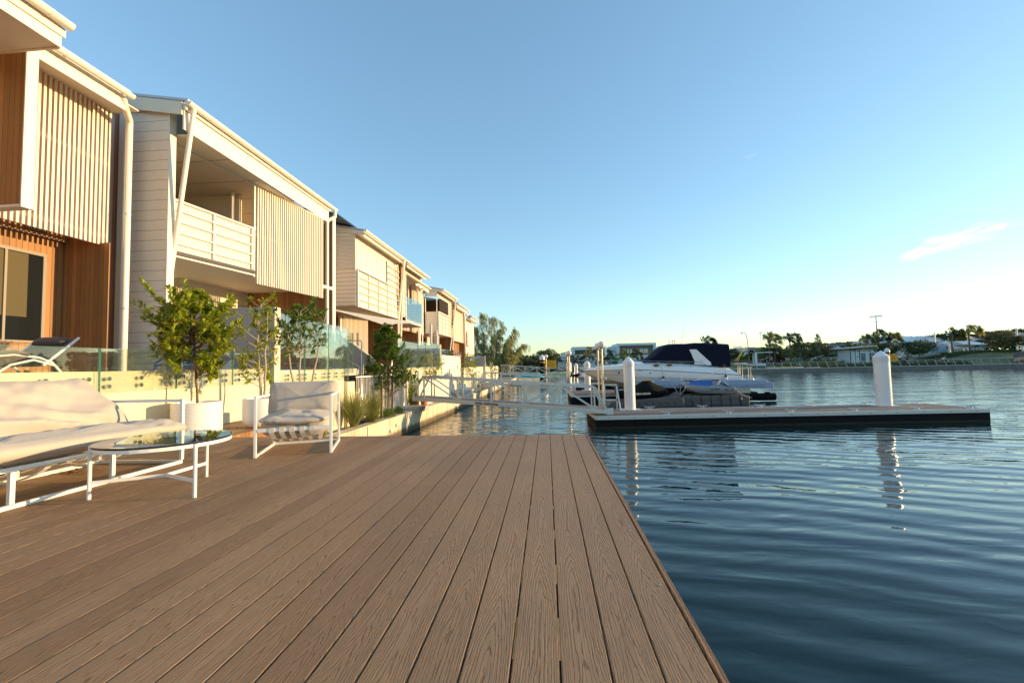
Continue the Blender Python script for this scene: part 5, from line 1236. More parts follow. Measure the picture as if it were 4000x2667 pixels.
xs = [2.06,2.12,2.2,2.35,2.55,2.8,3.1,3.5,4.0,4.5,5.0,5.6,6.3,7.2,8.2,9.2,9.8,10.1,10.3]
hull = []; 
for x in xs:
    h_, r_, k_ = half(x)+.015, rub(x), keel(x); ch = lerp(r_, k_, .62)
    side = [(h_,r_),(h_*.985,lerp(r_,ch,.5)),(h_*.93,ch),(h_*.90,ch-.02),(.02,k_)]
    hull.append([(x,YC-a,z) for a, z in side]+[(x,YC+a,z) for a, z in side[::-1]])
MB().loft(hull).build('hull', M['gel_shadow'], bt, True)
up_ = []
for x in xs+[10.33]:
    h_, r_ = half(x)+.015, rub(x); z = topz(x); hg = min(z-.0, r_+.26) if z > r_+.05 else z
    cw = h_*.62 if x > 3.0 else h_*.5
    prof = [(h_+.01,r_+.004),(h_*.995,r_+.10 if z > r_+.12 else (r_+z)/2),(h_*.96,min(hg,z-.01)),(max(cw,.01),z),(cw*.5,z+.03)]
    up_.append([(x,YC-a,zz) for a, zz in prof]+[(x,YC+a,zz) for a, zz in prof[::-1]])
MB().loft(up_).build('deck_moulding', M['gel'], bt, True)
m = MB()
for s_ in (-1,1): m.tube([(x,YC+s_*(half(x)+.025),rub(x)) for x in xs], .022, 6)
m.build('rub_rail', M['shade_grey'], bt, True)
m = MB(); m.tube([(x,YC-(half(x)*1.0+.0),lerp(rub(x),keel(x),.27)) for x in xs[3:-1]], .012, 6); m.build('spray_strake', M['shade_grey'], bt, True)
# lower white band of the topsides at the stern half
sp = []
for x in [4.7,5.5,6.5,7.5,8.5,9.5,10.25]:
    h_ = half(x)+.022; sp.append([(x,YC-h_,rub(x)-.02),(x,YC-h_-.004,lerp(rub(x),keel(x),.26)),(x,YC-h_*.985-.006,lerp(rub(x),keel(x),.31)),(x,YC-h_+.03,lerp(rub(x),keel(x),.28)),(x,YC-h_+.03,rub(x)-.02)])
MB().loft(sp).build('topside_panel', M['gel'], bt, True)
# canvas
def canvas_secs(pts, yn, yf, r):
    out = []
    for x, zb, zt in pts:
        prof = [(yn(x),zb),(yn(x)+.02,lerp(zb,zt,.5)),(yn(x)+.07,lerp(zb,zt,.93)),(yn(x)+.16,zt),(YC,zt+.05),(yf(x)-.16,zt),(yf(x)-.07,lerp(zb,zt,.93)),(yf(x),zb)]
        out.append([(x+.02*noise.noise(Vector((x*3,y,z))),y,z+.015*noise.noise(Vector((x*4,y*2,z*3)))) for y, z in prof])
    return out
cv = [(5.25,.0,.02),(5.6,.0,.14),(5.9,-.01,.32),(6.15,-.02,.53),(6.35,-.03,.73),(6.55,-.04,.86),(6.85,-.05,.92),(7.2,-.06,.93),(7.8,-.10,.93),(8.3,-.16,.97),(8.8,-.24,.95),(9.3,-.30,.91),(9.84,-.36,.87),(9.86,-.36,.86)]
MB().loft(canvas_secs(cv, lambda x: YC-half(x)*.80, lambda x: YC+half(x)*.80, 0)).build('canvas_cover', M['canvas_dark'], bt, True)
pm_ = MB()
for x in (7.0,8.15): pm_.tube([(x,YC-half(x)*.8+.01,lerp(-.1,.9,.75)),(x-.02,YC-half(x)*.8+.2,.90),(x-.05,YC,.98)], .015, 6)
pm_.build('canvas_seam', M['navy'], bt)
m = MB(); yA = YC-half(8)*.80-.06
m.slab([(7.72,yA,.62),(8.08,yA,.62),(8.82,yA,-.12),(8.84,yA,-.26),(7.95,yA,-.20),(7.97,yA,-.02)], (0,.08,0)); m.build('radar_arch', M['gel'], bt, bevel=.02)
MB().slab([(8.2,yA-.008,.42),(8.25,yA-.008,.42),(8.56,yA-.008,.05),(8.50,yA-.008,.06)], (0,.006,0)).build('arch_vent', M['chrome'], bt)
sc_ = MB()
for k in range(4): sc_.tube([(8.22+.09*k+.03*math.cos(a),yA-.004,-.0+.022*math.sin(a)) for a in [i*.6 for i in range(8)]], .004, 4)
sc_.build('arch_emblem', M['blue_plastic'], bt)
text_mesh('model_number', '320', .07, .002, M['shade_grey'], bt, face_y(7.62, YC-half(7.6)-.02, -.245), .001)
text_mesh('registration', 'PT', .24, .002, M['black'], bt, face_y(3.86, YC-half(4.0)-.012, -.67) @ Matrix.Rotation(R_(-6),4,'Y') @ Matrix.Shear('XY', 4, (.2,0)) if False else face_y(3.86, YC-half(3.9)-.03, -.66) @ Matrix.Rotation(-.10,4,'Z'), .004, .8)
for i, x in enumerate((5.87,6.55)):
    z = -.19; y = YC-half(x)-.02
    MB().tube([(x,y+.05,z),(x,y-.004,z)], .09, 24).xf(Matrix.Translation((x,0,z)) @ Matrix.Diagonal((2.2,1,.95,1)) @ Matrix.Translation((-x,0,-z))).build('porthole_frame', M['alu'], bt, True)
    MB().tube([(x,y+.03,z),(x,y-.008,z)], .072, 24).xf(Matrix.Translation((x,0,z)) @ Matrix.Diagonal((2.2,1,.95,1)) @ Matrix.Translation((-x,0,-z))).build('porthole_glass', M['window'], bt)
MB().tube([(5.53,YC-half(5.5)-.04,-.6),(5.53,YC-half(5.5)+.05,-.6)], .035, 14).build('vent_hole', M['black'], bt)
rl = MB(); yr = lambda x: YC-half(x)*.93
pts = [(1.85,YC-.12,.12),(2.6,YC-.62,.135)]+[(x,yr(x)+.05,lerp(.14,-.06,(x-3)/5.2)) for x in (3.2,4,5,6,7,8)]+[(8.35,yr(8.3),-.10),(8.6,yr(8.6),-.30)]
rl.tube(pts, .014, 8); rl.tube([(p[0],2*YC-p[1],p[2]) for p in pts], .014, 8); rl.tube([(1.85,YC-.12,.12),(1.80,YC,.12),(1.85,YC+.12,.12)], .014, 8)
rl.build('bow_rail', M['chrome'], bt, True)
for (x0, x1) in ((2.35,2.62),(2.45,2.75),(3.25,3.55),(4.55,4.9),(5.9,6.2),(7.15,7.4)):
    z0 = lerp(.13,-.05,(x0-3)/5.2) if x0 > 3 else .13; zb = topz(x1)-.12
    MB().tube([(x0,(yr(x0)+.05) if x0 > 3 else YC-.5,z0),(x1,yr(x1),max(zb, rub(x1)+.12))], .011, 6).build('stanchion', M['chrome'], bt)
an = thing('bow_anchor', 'dark plough anchor hanging over the bow roller of the cruiser', 'anchor', (1.9,25.3,-.5))
MB().tube([(2.25,YC,-.30),(1.95,YC-.02,-.36),(1.80,YC-.02,-.55),(1.68,YC-.02,-.66)], .035, 8).build('shank', M['alu'], an, True)
MB().slab([(1.25,YC-.15,-.70),(1.75,YC-.12,-.58),(2.0,YC-.15,-.62),(1.70,YC-.05,-.76)], (.0,.22,-.02)).build('plough', M['black'], an)
m = MB(); m.tube([(8.62,YC,1.0),(8.95,YC,2.5)], .010, 5, True, [.012,.004]) if False else m.tube([(7.62,YC,.95),(8.0,YC,2.75)], .01, 5, True, [.014,.004]); m.build('whip_antenna', M['white'], bt)
for x in (6.95,7.13,7.25): MB().tube([(x,YC,.93),(x,YC,1.10+.03*(x>7))], .012, 6).sphere((x,YC,1.13+.03*(x>7)), .032, 8, 6).build('mast_light', M['terracotta'], bt)
# stern platform, rod holders and ladder
MB().box(10.2,10.75,YC-1.15,YC+1.15,-1.12,-1.05).build('swim_platform', M['gel'], bt, bevel=.01)
rk = MB()
for (x, y, z0, z1) in ((10.25,24.2,-1.05,-.28),(10.42,24.2,-1.05,-.24),(10.47,24.6,-1.05,-.24),(10.52,25.0,-1.05,-.30),(10.73,24.2,-1.05,-.40),(10.85,24.2,-1.05,-.35)): MB().tube([(x,y,z0),(x,y,z1)], .022, 8).build('rod_post', M['chrome'], bt, True)
MB().bar((10.0,24.2,-.22),(10.6,24.2,-.18), .06, .03).build('bait_board', M['gel'], bt); MB().bar((10.45,24.2,-.20),(11.0,24.3,-.30), .12, .035).build('bait_board', M['gel'], bt)
MB().bar((10.2,24.2,-.42),(10.9,24.2,-.42), .03, .03).build('cross_rail', M['chrome'], bt)
MB().tube([(10.72,24.3,-.85),(10.95,24.3,-.85),(11.0,24.3,-1.05)], .02, 8).build('ladder_rail', M['chrome'], bt, True)
for k in range(3): MB().bar((9.9+.12*k,24.3,-.25),(10.9+.16*k,24.9+.2*k,.62+.16*k), .008, .008).build('fishing_rod', M['dark'], bt)
# berth: blue side float, black tubes
ab = thing('air_berth', 'long faded blue side float and black tubes lifting the cruiser', 'boat lift', (7.5,23,-1.6))
def profx(pts, y0, y1): return MB().prism(pts, 'y', y0, y1)
profx([(4.50,-1.30),(4.60,-1.05),(4.66,-.965),(11.02,-1.02),(11.10,-1.15),(11.38,-1.18),(11.36,-1.42),(11.1,-1.46),(4.7,-1.34)], 22.95, 23.55).build('side_float', M['blue_plastic'], ab, bevel=.03)
MB().box(7.28,8.35,22.935,22.949,-1.26,-.985).build('bright_panel', M['blue_bright'], ab); MB().slab([(7.1,22.93,-1.15),(8.5,22.93,-1.19),(8.2,22.93,-1.30),(6.7,22.93,-1.27)], (0,.012,0)).build('bright_panel_lower', M['blue_bright'], ab)
for a, b, z in ((4.7,7.1,-1.20),(4.75,7.0,-1.29),(8.45,10.95,-1.24),(8.6,10.9,-1.33)): MB().bar((a,22.935,z),(b,22.935,z-.01), .05, .035).build('moulded_rib', M['blue_plastic'], ab)
for x in (7.0,7.2,8.35,8.55): MB().bar((x,22.9,-1.0),(x+.12,22.9,-1.0), .10, .045).build('lifting_slot', M['navy'], ab)
MB().box(4.75,5.5,22.925,22.935,-1.09,-.99).build('rating_label', M['white'], ab)
for y in (23.6,26.7):
    MB().tube([(4.6,y,-1.95),(11.7,y,-1.93)], .19, 16).build('black_tube', M['black'], ab, True)
MB().box(11.25,11.42,23.5,23.7,-1.76,-1.68).build('valve_block', M['black'], ab)
MB().box(4.9,11,23.9,26.5,-1.85,-1.70).build('cradle', M['black'], ab)
MB().box(9.6,10.5,23.6,23.7,-1.72,-1.50).build('outdrive_bracket', M['alu'], ab)
# fenders and mooring lines
def fender(x, z, label):
    f = thing('boat_fender', label, 'fender', (x,23.9,z), 'fenders hanging on the cruiser side')
    MB().lathe((x,23.88,z), [(.001,-.14),(.07,-.11),(.085,-.04),(.085,.03)], 14).build('body', M['pile'], f, True); MB().lathe((x,23.88,z), [(.087,.03),(.07,.09),(.02,.16)], 14).build('top', M['navy'], f, True)
    MB().tube([(x,23.88,z+.15),(x-.08,23.86,z+.72)], .008, 5).build('rope', M['navy'], f)
fender(6.18,-.93,'fender hanging below the portholes of the cruiser'); fender(9.42,-.92,'fender hanging near the stern of the cruiser')
def rope(name, label, pts, r=.010, mat='rope', sag=.0):
    pp = []
    for a, b in zip(pts[:-1], pts[1:]):
        for i in range(8): t = i/8; p = Vector(a).lerp(Vector(b), t); p.z -= sag*4*t*(1-t); pp.append(p)
    pp.append(Vector(pts[-1])); o = MB().tube(pp, r, 5).build(name, M[mat], None, True); tag(o, label, 'rope', 'mooring ropes between boats and floats'); return o
rope('mooring_rope', 'pale rope from the cruiser side rail down past the dinghy bow', [(7.2,23.95,-.34),(6.55,22.3,-1.66)]); rope('mooring_rope', 'rope crossing from the cruiser cabin to the jet ski float', [(5.95,23.9,-.20),(6.5,22.2,-1.66)])
rope('mooring_rope', 'thick rope from the stern cleat forward to the berth', [(9.35,23.92,-.45),(7.5,22.9,-1.0)], .018, 'shade_grey'); rope('mooring_rope', 'rope sagging from the dinghy stern to the last float', [(9.1,22.1,-1.36),(9.9,22.1,-1.85)], .012, 'rope', .12)
rope('mooring_rope', 'rope sagging from the dinghy bow to the grey ramp', [(6.8,22.1,-1.2),(6.65,22.1,-1.5),(6.3,22.1,-1.66)], .012, 'rope', .05); rope('mooring_rope', 'thin white rope from the cruiser bow to the second pontoon', [(3.0,24.3,-.45),(3.9,24.5,-1.7)], .008, 'dark')
# floating dock cubes
fd = thing('floating_dock', 'row of grey modular dock cubes carrying the tin dinghy', 'floating dock', (8.2,22.5,WZ))
for i in range(7):
    for j in range(3):
        x = 6.64+.46*i+.23; y = 22.2+.46*j+.23
        MB().box(x-.222,x+.222,y-.222,y+.222,WZ-.1,-1.72).build('dock_cube', M['grey_float'], fd, bevel=.05)
for i in range(6): MB().tube([(6.64+.46*(i+1),22.17,-1.80),(6.64+.46*(i+1),22.17,-1.95)], .055, 10).build('lug', M['grey_float'], fd, True)
jr = thing('jet_ski_dock', 'grey sloping drive-on float beneath the covered jet ski', 'floating dock', (4.8,22,WZ))
MB().prism([(2.95,-2.1),(3.1,-1.92),(4.2,-1.85),(6.3,-1.70),(6.56,-1.78),(6.6,-2.2),(2.95,-2.2)], 'y', 21.75, 23.0).build('float', M['grey_float'], jr, bevel=.04)
for k in range(9): MB().bar((3.35+.34*k,21.735,-1.98),(3.45+.34*k,21.735,-2.08), .02, .02).build('moulded_rib', M['black'], jr)
MB().prism([(5.95,-1.72),(6.35,-1.52),(6.45,-1.70)], 'y', 21.9, 22.5).build('bow_stop', M['grey_float'], jr)
js = thing('jet_ski', 'jet ski under a fitted black cover with white lettering', 'jet ski', (4.8,22,-1.8))
secs = []
for (x, zt, zb, hw_) in ((3.40,-1.35,-1.55,.20),(3.46,-1.24,-1.66,.34),(3.8,-1.22,-1.80,.46),(4.2,-1.20,-1.86,.50),(4.5,-1.12,-1.86,.50),(4.72,-.96,-1.86,.48),(4.9,-.92,-1.86,.47),(5.1,-.91,-1.84,.45),(5.25,-1.02,-1.82,.44),(5.45,-1.14,-1.78,.40),(5.75,-1.24,-1.70,.30),(5.95,-1.38,-1.62,.17),(6.02,-1.47,-1.55,.05)):
    yc = 22.35; pts = []
    for (a, t) in ((1,.35),(1.02,.50),(.72,.72),(.34 if zt > -1.15 else .5,.93),(.0,1.0)): pts.append((x, yc-hw_*a, lerp(zb,zt,t)))
    pts = [(x,yc-hw_*.25,zb),(x,yc-hw_*.8,lerp(zb,zt,.15))]+pts; mir = [(p[0],2*yc-p[1],p[2]) for p in pts[::-1] if abs(p[1]-yc) > 1e-6]
    secs.append(pts+mir)
MB().loft(secs).build('cover', M['cover_black'], js, True)
MB().tube([(4.78,22.2,-.93),(4.95,22.2,-.905),(5.02,22.2,-.93)], .03, 8).build('handle_tab', M['orange'], js)
text_mesh('lettering', 'SEA-DOO', .13, .002, M['white'], js, face_y(4.32, 21.83, -1.60) @ Matrix.Rotation(.02,4,'Z'), .006, 1.25)
text_mesh('lettering', 'SPARK', .08, .002, M['white'], js, face_y(3.5, 21.9, -1.37), .003, 1.1)
# tin dinghy
td = thing('tin_dinghy', 'small ribbed aluminium dinghy with outboard bracket resting on the grey cubes', 'dinghy', (8,22.6,-1.6))
secs = []
for (x, zt, zb, hw_) in ((6.74,-1.17,-1.20,.03),(6.9,-1.20,-1.36,.22),(7.1,-1.22,-1.50,.38),(7.4,-1.25,-1.62,.52),(7.8,-1.28,-1.68,.60),(8.4,-1.33,-1.70,.62),(9.0,-1.36,-1.70,.60),(9.22,-1.37,-1.69,.58)):
    yc = 22.85; P_ = [(hw_,zt),(hw_*.97,lerp(zt,zb,.5)),(hw_*.82,lerp(zt,zb,.85)),(hw_*.1,zb)]
    inn = [(hw_*.1,zb+.04),(hw_*.78,lerp(zt,zb,.82)),(hw_*.93,zt)]
    o_ = [(x+(9.22-x)*.0-(zt-z)*(-.45 if x > 9 else 0),yc-a,z) for a, z in P_]; i_ = [(x,yc-a,z) for a, z in inn]
    secs.append(o_+[(p[0],2*yc-p[1],p[2]) for p in o_[::-1]]+[(p[0],2*yc-p[1],p[2]) for p in i_[::-1]][:]+i_)
MB().loft(secs).build('hull', M['alu'], td, True)
for t in (.25,.5,.75):
    MB().tube([(s_[0][0], lerp(s_[0][1],s_[1][1],t)-.006 if t < .5 else lerp(s_[1][1],s_[2][1],(t-.5)*2)-.006, lerp(s_[0][2],s_[2][2],t)) for s_ in secs[1:]], .008, 5).build('pressed_rib', M['alu'], td)
MB().tube([(s_[0][0],s_[0][1],s_[0][2]+.005) for s_ in secs]+[(9.24,22.85,-1.36)], .018, 6).build('gunwale', M['alu'], td, True)
for x in (7.6,8.5): MB().box(x,x+.22,22.3,23.4,-1.40,-1.38).build('thwart', M['alu'], td)
text_mesh('lettering', '260 PATHFINDER', .055, .002, M['black'], td, face_y(8.0,22.215,-1.43), .002, 1.1); MB().box(8.72,9.10,22.222,22.232,-1.47,-1.40).build('maker_decal', M['navy'], td); text_mesh('lettering', 'HORIZON', .05, .002, M['white'], td, face_y(8.80,22.218,-1.455), .002, 1.0)
om = thing('outboard_motor', 'small white electric outboard tilted up on the dinghy transom', 'outboard motor', (8.8,22.8,-1.2))
MB().prism([(8.55,-1.25),(8.60,-1.06),(8.70,-1.0),(8.72,-1.06),(8.64,-1.22)], 'y', 22.75, 22.87).build('cowl', M['cream'], om, bevel=.015); MB().tube([(8.66,22.8,-1.10),(9.2,22.8,-1.37)], .022, 8).build('shaft', M['black'], om); MB().tube([(8.9,22.8,-1.1),(9.1,22.8,-1.3)], .03, 8).build('bracket', M['alu'], om)
# ---------------------------------------------------------------- other craft behind
def smallboat(x0, x1, y, zr, zk, label, ws=True):
    b = thing('motor_boat', label, 'boat', ((x0+x1)/2,y,WZ)); secs = []; L = x1-x0; n = 10
    for i in range(n+1):
        t = i/n; x = x0+L*t; hw_ = 1.1*(1-(1-min(1,t*1.8))**2)**.8+.01; zt = zr-.25*t; zb = lerp(zr-.05, zk, min(1,(t*2.6)**.8))
        pr_ = [(hw_,zt),(hw_*.9,lerp(zt,zb,.55)),(.03,zb)]; secs.append([(x,y-a,z) for a, z in pr_]+[(x,y+a,z) for a, z in pr_[::-1]])
    MB().loft(secs).build('hull', M['gel'], b, True)
    if ws:
        xw = x0+L*.42
        MB().slab([(xw,y-.85,zr-.05),(xw+1.3,y-.9,zr-.08),(xw+1.2,y-.7,zr+.40),(xw+.75,y-.7,zr+.42)], (0,1.6,0)).build('windscreen', M['window'], b)
        MB().tube([(xw,y-.87,zr-.03),(xw+.75,y-.73,zr+.44),(xw+1.3,y-.72,zr+.42)], .025, 6).build('windscreen_frame', M['white'], b)
    MB().tube([(x0-.1,y-.05,zr+.35),(x0+L*.2,y-.7,zr+.34),(x0+L*.4,y-.95,zr+.2)], .018, 6).build('bow_rail', M['chrome'], b)
    return b
smallboat(2.4,9.5,33.5,-.32,-1.7,'white runabout with framed windscreen moored behind the cruiser bow'); smallboat(1.9,9,41,-.85,-2.0,'low white boat on the third pontoon behind the globe lamps',False)
dn = thing('covered_dinghy', 'upturned teal dinghy on the canal edge beyond the gangways', 'dinghy', (-2,48,-1.5)); m = MB(); secs = []
for i in range(11):
    t = i/10; x = -3.6+3.3*t; r = .05+.50*math.sin(math.pi*t)**.5; secs.append([(x,48+r*1.2*math.cos(a),-1.45+r*math.sin(a)) for a in [math.pi*k/8 for k in range(9)]])
m.loft(secs, True, True).build('hull', M['teal'], dn, True)
kb = thing('covered_boat', 'lime green patterned boat cover with white floats beyond the gangways', 'boat', (2,46,-1.5)); m = MB(); secs = []
for i in range(11):
    t = i/10; x = -.4+4.4*t; r = .08+.42*math.sin(math.pi*t)**.5; secs.append([(x,52+r*1.4*math.cos(a),-1.62+r*math.sin(a)) for a in [math.pi*k/8 for k in range(9)]])
m.loft(secs, True, True).build('cover', M['lime'], kb, True)
for x in (.4,1.3,2.3,3.2): MB().sphere((x,51.4,-1.45), .16, 10, 8, .7).build('float', M['pile'], kb)
# ---------------------------------------------------------------- far shore
pr = thing('promenade_railing', 'long steel railing with outward curved posts along the far canal edge', 'railing', (40,71,gz))
path = [(6.5,78.3),(18,74.3),(30.6,71.8),(48,70.9),(60,71.0),(69.6,71.2),(72.2,71.0)]
rp = MB(); rp.tube([(x,y-.0,-.60) for x, y in path], .032, 6); rp.build('handrail', M['alu'], pr)
x = 20.0; src = None; cnt = 0
while x < 72.3:
    for (xa, ya), (xb, yb) in zip(path[:-1], path[1:]):
        if xa <= x <= xb: y = ya+(yb-ya)*(x-xa)/(xb-xa)
    if src is None:
        m = MB(); pp = [(.38*math.sin(t*1.4)-.30, 0, .02+.90*t) for t in [i/8 for i in range(9)]]; pp = [(p[0]*-1, p[1], p[2]) for p in pp]
        for a, b in zip(pp[:-1], pp[1:]): m.bar(a, b, .05, .07, (0,1,0))
        src = o = m.build('railing_post', M['alu'])
    else: o = src.copy(); COL.objects.link(o)
    o.parent = pr; o.location = Vector((x,y,gz))-wloc(pr); x += 1.32 if cnt % 4 else 1.22; cnt += 1
# generic far tree: trunk, forked limbs, crown of leaf clumps with gaps
def fartree(x, y, H, R, seed, label, mat='leaf_far', zc=.62, flat=.8, n=1700, ls=.17, trunk='bark', name='park_tree', tr=.10, clumps=26, group=None, base=None, cone=0, ov=1.0, wind=0):
    z0 = gh(x, y) if base is None else base; r = thing(name, label, 'tree', (x,y,z0), group); rnd = random.Random(seed)
    tb = MB(); lb = MB(); C_ = Vector((x+wind*.5, y, z0+H*zc)); top = Vector((x+wind*.3, y, z0+H*.72))
    tb.tube([(x,y,z0-.1),(x+.05*H*rnd.uniform(-.3,.3),y,z0+H*.25),(C_.x,y,C_.z)], tr, 7, False, [tr,tr*.75,tr*.35])
    cl = []
    for i in range(clumps):
        d = rvec(rnd); d = d.normalized()*(.45+.55*rnd.random()**.5)
        p = Vector((d.x*R, d.y*R, d.z*H*(1-zc)*flat if d.z > 0 else d.z*H*.32*flat))
        if cone: p.x *= 1-cone*max(-.3, d.z); p.y *= 1-cone*max(-.3, d.z)
        p.x += wind*max(0, d.z); cl.append((C_+p, R*rnd.uniform(.22,.42)*ov))
    for c, cr in cl[:12]: tb.tube([(x,y,z0+H*rnd.uniform(.22,.45)), tuple((Vector((x,y,z0+H*.5)).lerp(c,.5))), tuple(c)], tr*.3, 5, False, [tr*.4,tr*.25,tr*.08])
    for k in range(n):
        c, cr = cl[k % len(cl)]; d = rvec(rnd); p = c+Vector((d.x*cr,d.y*cr,d.z*cr*.75)); nn = rvec(rnd).normalized()+Vector((0,0,.5)); s_ = ls*rnd.uniform(.5,1.2)
        a = nn.orthogonal().normalized(); b = nn.cross(a).normalized(); a *= s_; b *= s_*.6
        lb.add([p-a, p-b*.9, p+a*.9, p+b], [(0,1,2,3)])
    tb.build('trunk', M[trunk], r, fix=False); lb.build('crown', M[mat], r, fix=False); return r
TG = 'trees in the park across the canal'
fartree(.45,88,4.75,2.2,1,'round topped dark tree with pale trunk right of the first warning board',zc=.66,n=3600,clumps=40,group=TG,ls=.15,trunk='bark_pale')
fartree(-5.2,96,3.7,1.9,2,'low dark tree left of the round topped tree',group=TG,n=2200); fartree(-2.6,97,3.4,1.6,3,'small dark tree directly behind the first warning board',group=TG,n=1800)
fartree(-2.0,104,4.8,1.7,4,'thin autumn coloured tree top rising left of the round tree','leaf_far2',group=TG,n=900,ls=.16); fartree(-9.0,92,3.2,2.0,5,'dark tree behind the trunk of the weeping tree',group=TG,n=1800)
for i, (x, h_, r_) in enumerate(((8.9,4.7,.95),(13.0,4.1,.85),(15.85,3.9,1.0),(18.6,4.1,1.05),(21.7,3.6,1.0),(24.0,4.4,1.1))):
    lb = ('slender grey green tree before the left white house','slender tree just right of the tall globe lamps','slender tree at the left corner of the framed tan house','fullest slender tree in front of the framed tan house','slender tree at the right corner of the framed tan house','slender tree touching the front edge of the navy canvas')[i]
    fartree(x,92,h_,r_,20+i,lb,'needle' if i % 2 == 0 else 'leaf_far',zc=.60,n=1300,ls=.13,tr=.05,clumps=20,group=TG,cone=.45,base=-.75)
for i, (x, h_, r_, m_) in enumerate(((6.6,2.9,1.4,'leaf_far2'),(7.9,2.9,.8,'leaf_autumn'),(10.6,2.9,1.3,'leaf_far'),(12.2,2.5,.9,'leaf_autumn'),(14.2,2.6,1.2,'leaf_bright'),(17.2,2.7,1.2,'leaf_bright'),(20.0,2.5,.9,'leaf_far'),(1.9,2.8,1.2,'leaf_far'))):
    lb = ('olive shrubbery left of the pavilion roof','rust coloured bush above the white pavilion roof','dark shrubbery behind the tall globe lamps','rust coloured bush right of the tall globe lamps','bright green bush left of the framed tan house','bright green bush below the framed tan house','small dark bush under the tan house windows','dark bush right of the round topped tree')[i]
    fartree(x,94,h_,r_,40+i,lb,m_,zc=.5,flat=1,n=1100,ls=.14,tr=.04,clumps=22,name='park_bush',base=-.7)
FT = [(36.9,90,3.2,1.4,'dark tree just right of the navy canvas','leaf_far'),(38.4,89,2.5,1.05,'rounded mid green tree left of the street lamp','leaf_bright'),(40.0,89,2.5,.8,'smaller rounded tree by the street lamp foot','leaf_far'),
 (42.8,91,2.9,1.3,'green tree inside the open white pavilion frame','leaf_bright'),(44.6,90,4.3,1.6,'tall dark tree under the first palm','leaf_far'),(46.0,91,3.2,1.5,'dark tree between the two left palms','leaf_far'),(47.4,89,2.9,1.7,'broad grey green tree below the second palm','needle'),
 (49.2,90,4.3,1.3,'dark tree just left of the first pine','leaf_far'),(51.9,89,4.4,1.1,'slender leaning tree between the two pines','needle'),(54.3,91,3.4,1.2,'dark tree right of the second pine','leaf_far'),(56.1,92,3.6,1.5,'tree with orange tinted crown behind the dark poles','leaf_far2'),
 (57.9,90,2.5,1.25,'bright green round tree left of the toilet block','leaf_bright'),(53.0,93,2.6,1.3,'olive tree low behind the white parked car','leaf_far2')]
for i, (x,y,h_,r_,lb,m_) in enumerate(FT): fartree(x,y,h_,r_,80+i,lb,m_,zc=.60,n=1700,ls=.14,tr=.07,group=TG,clumps=26,cone=.5 if 'slender' in lb else 0)
fartree(68.6,86,3.9,2.5,101,'broad dark spreading tree in front of the white truck',zc=.58,n=3200,clumps=44,group=TG); fartree(64.3,88,3.7,2.2,102,'dark tree behind the group of people on the lawn',zc=.62,n=2200,clumps=34,group=TG)
fartree(82.8,86,4.9,2.5,103,'big leafy tree with pale trunk on the grass mound','leaf_far2',zc=.58,n=4200,clumps=46,group=TG,trunk='bark_pale',base=-.3,ls=.16); fartree(87.0,84,4.0,2.0,104,'tree at the extreme right edge of the picture','leaf_far',zc=.6,n=2600,clumps=34,group=TG,base=-.3)
fartree(60.8,93,3.6,1.4,105,'dark tree behind the toilet block roof',n=1400,group=TG)
# windblown palms
def palm(x, y, ztop, seed, label, base=None, sc=1.0, trunkr=.15):
    z0 = gh(x, y) if base is None else base; r = thing('palm_tree', label, 'palm', (x,y,z0), 'windblown palms across the canal'); rnd = random.Random(seed)
    zc = ztop-1.15*sc; MB().tube([(x+.06,y,z0-.1),(x,y,z0+(zc-z0)*.5),(x,y,zc)], trunkr, 8, True, [trunkr*1.25,trunkr*.9,trunkr*.75]).build('trunk', M['bark'], r, True)
    MB().sphere((x,y,zc), .26*sc, 8, 6, 1.5).build('crown_shaft', M['bark'], r); m = MB()
    for f in range(36):
        a = rnd.uniform(0,6.283); el = rnd.uniform(-.35,1.25); d = Vector((math.cos(a)*math.cos(el), math.sin(a)*math.cos(el), math.sin(el))); d.x += .45; d = d.normalized()
        L = rnd.uniform(.9,1.25)*sc; p0 = Vector((x,y,zc)); hub = p0+d*L+Vector((.10*sc,0,.0)); m.bar(p0, hub, .03, .02)
        for k in range(16):
            q = d*.55+rvec(rnd)*.75; q.x += .75; q = q.normalized(); l = rnd.uniform(.5,1.0)*sc; mid = hub+q*l*.55; tip = mid+(q*.45+Vector((.35,0,-.85)))*l*.6
            s_ = q.cross(Vector((0,.3,1))).normalized()*.048*sc; m.add([hub-s_*.5,hub+s_*.5,mid+s_,mid-s_], [(0,1,2,3)]); m.add([mid-s_,mid+s_,tip], [(0,1,2)])
    m.build('fronds', M['leaf_far'] if seed % 2 else M['needle'], r, fix=False); return r
palm(31.0,88,4.55,1,'palm crown showing above the navy canvas of the cruiser',sc=1.25); palm(43.1,88,5.05,2,'leftmost palm of the park, above the open pavilion',sc=1.3); palm(46.95,88,4.85,3,'second palm from the left, next to the first pine',sc=1.1)
palm(62.2,90,4.45,4,'left palm of the three behind the lone white pile',sc=1.15); palm(64.4,90,5.0,5,'middle palm of the three, by the floodlight mast',sc=1.15); palm(66.5,90,4.65,6,'right palm of the three behind the lone white pile',sc=1.2)
palm(77.75,90,5.1,7,'palm beside the leaning white sail mast',sc=1.15); palm(80.85,90,5.75,8,'tallest palm swept to the right near the grey sail',sc=1.15)
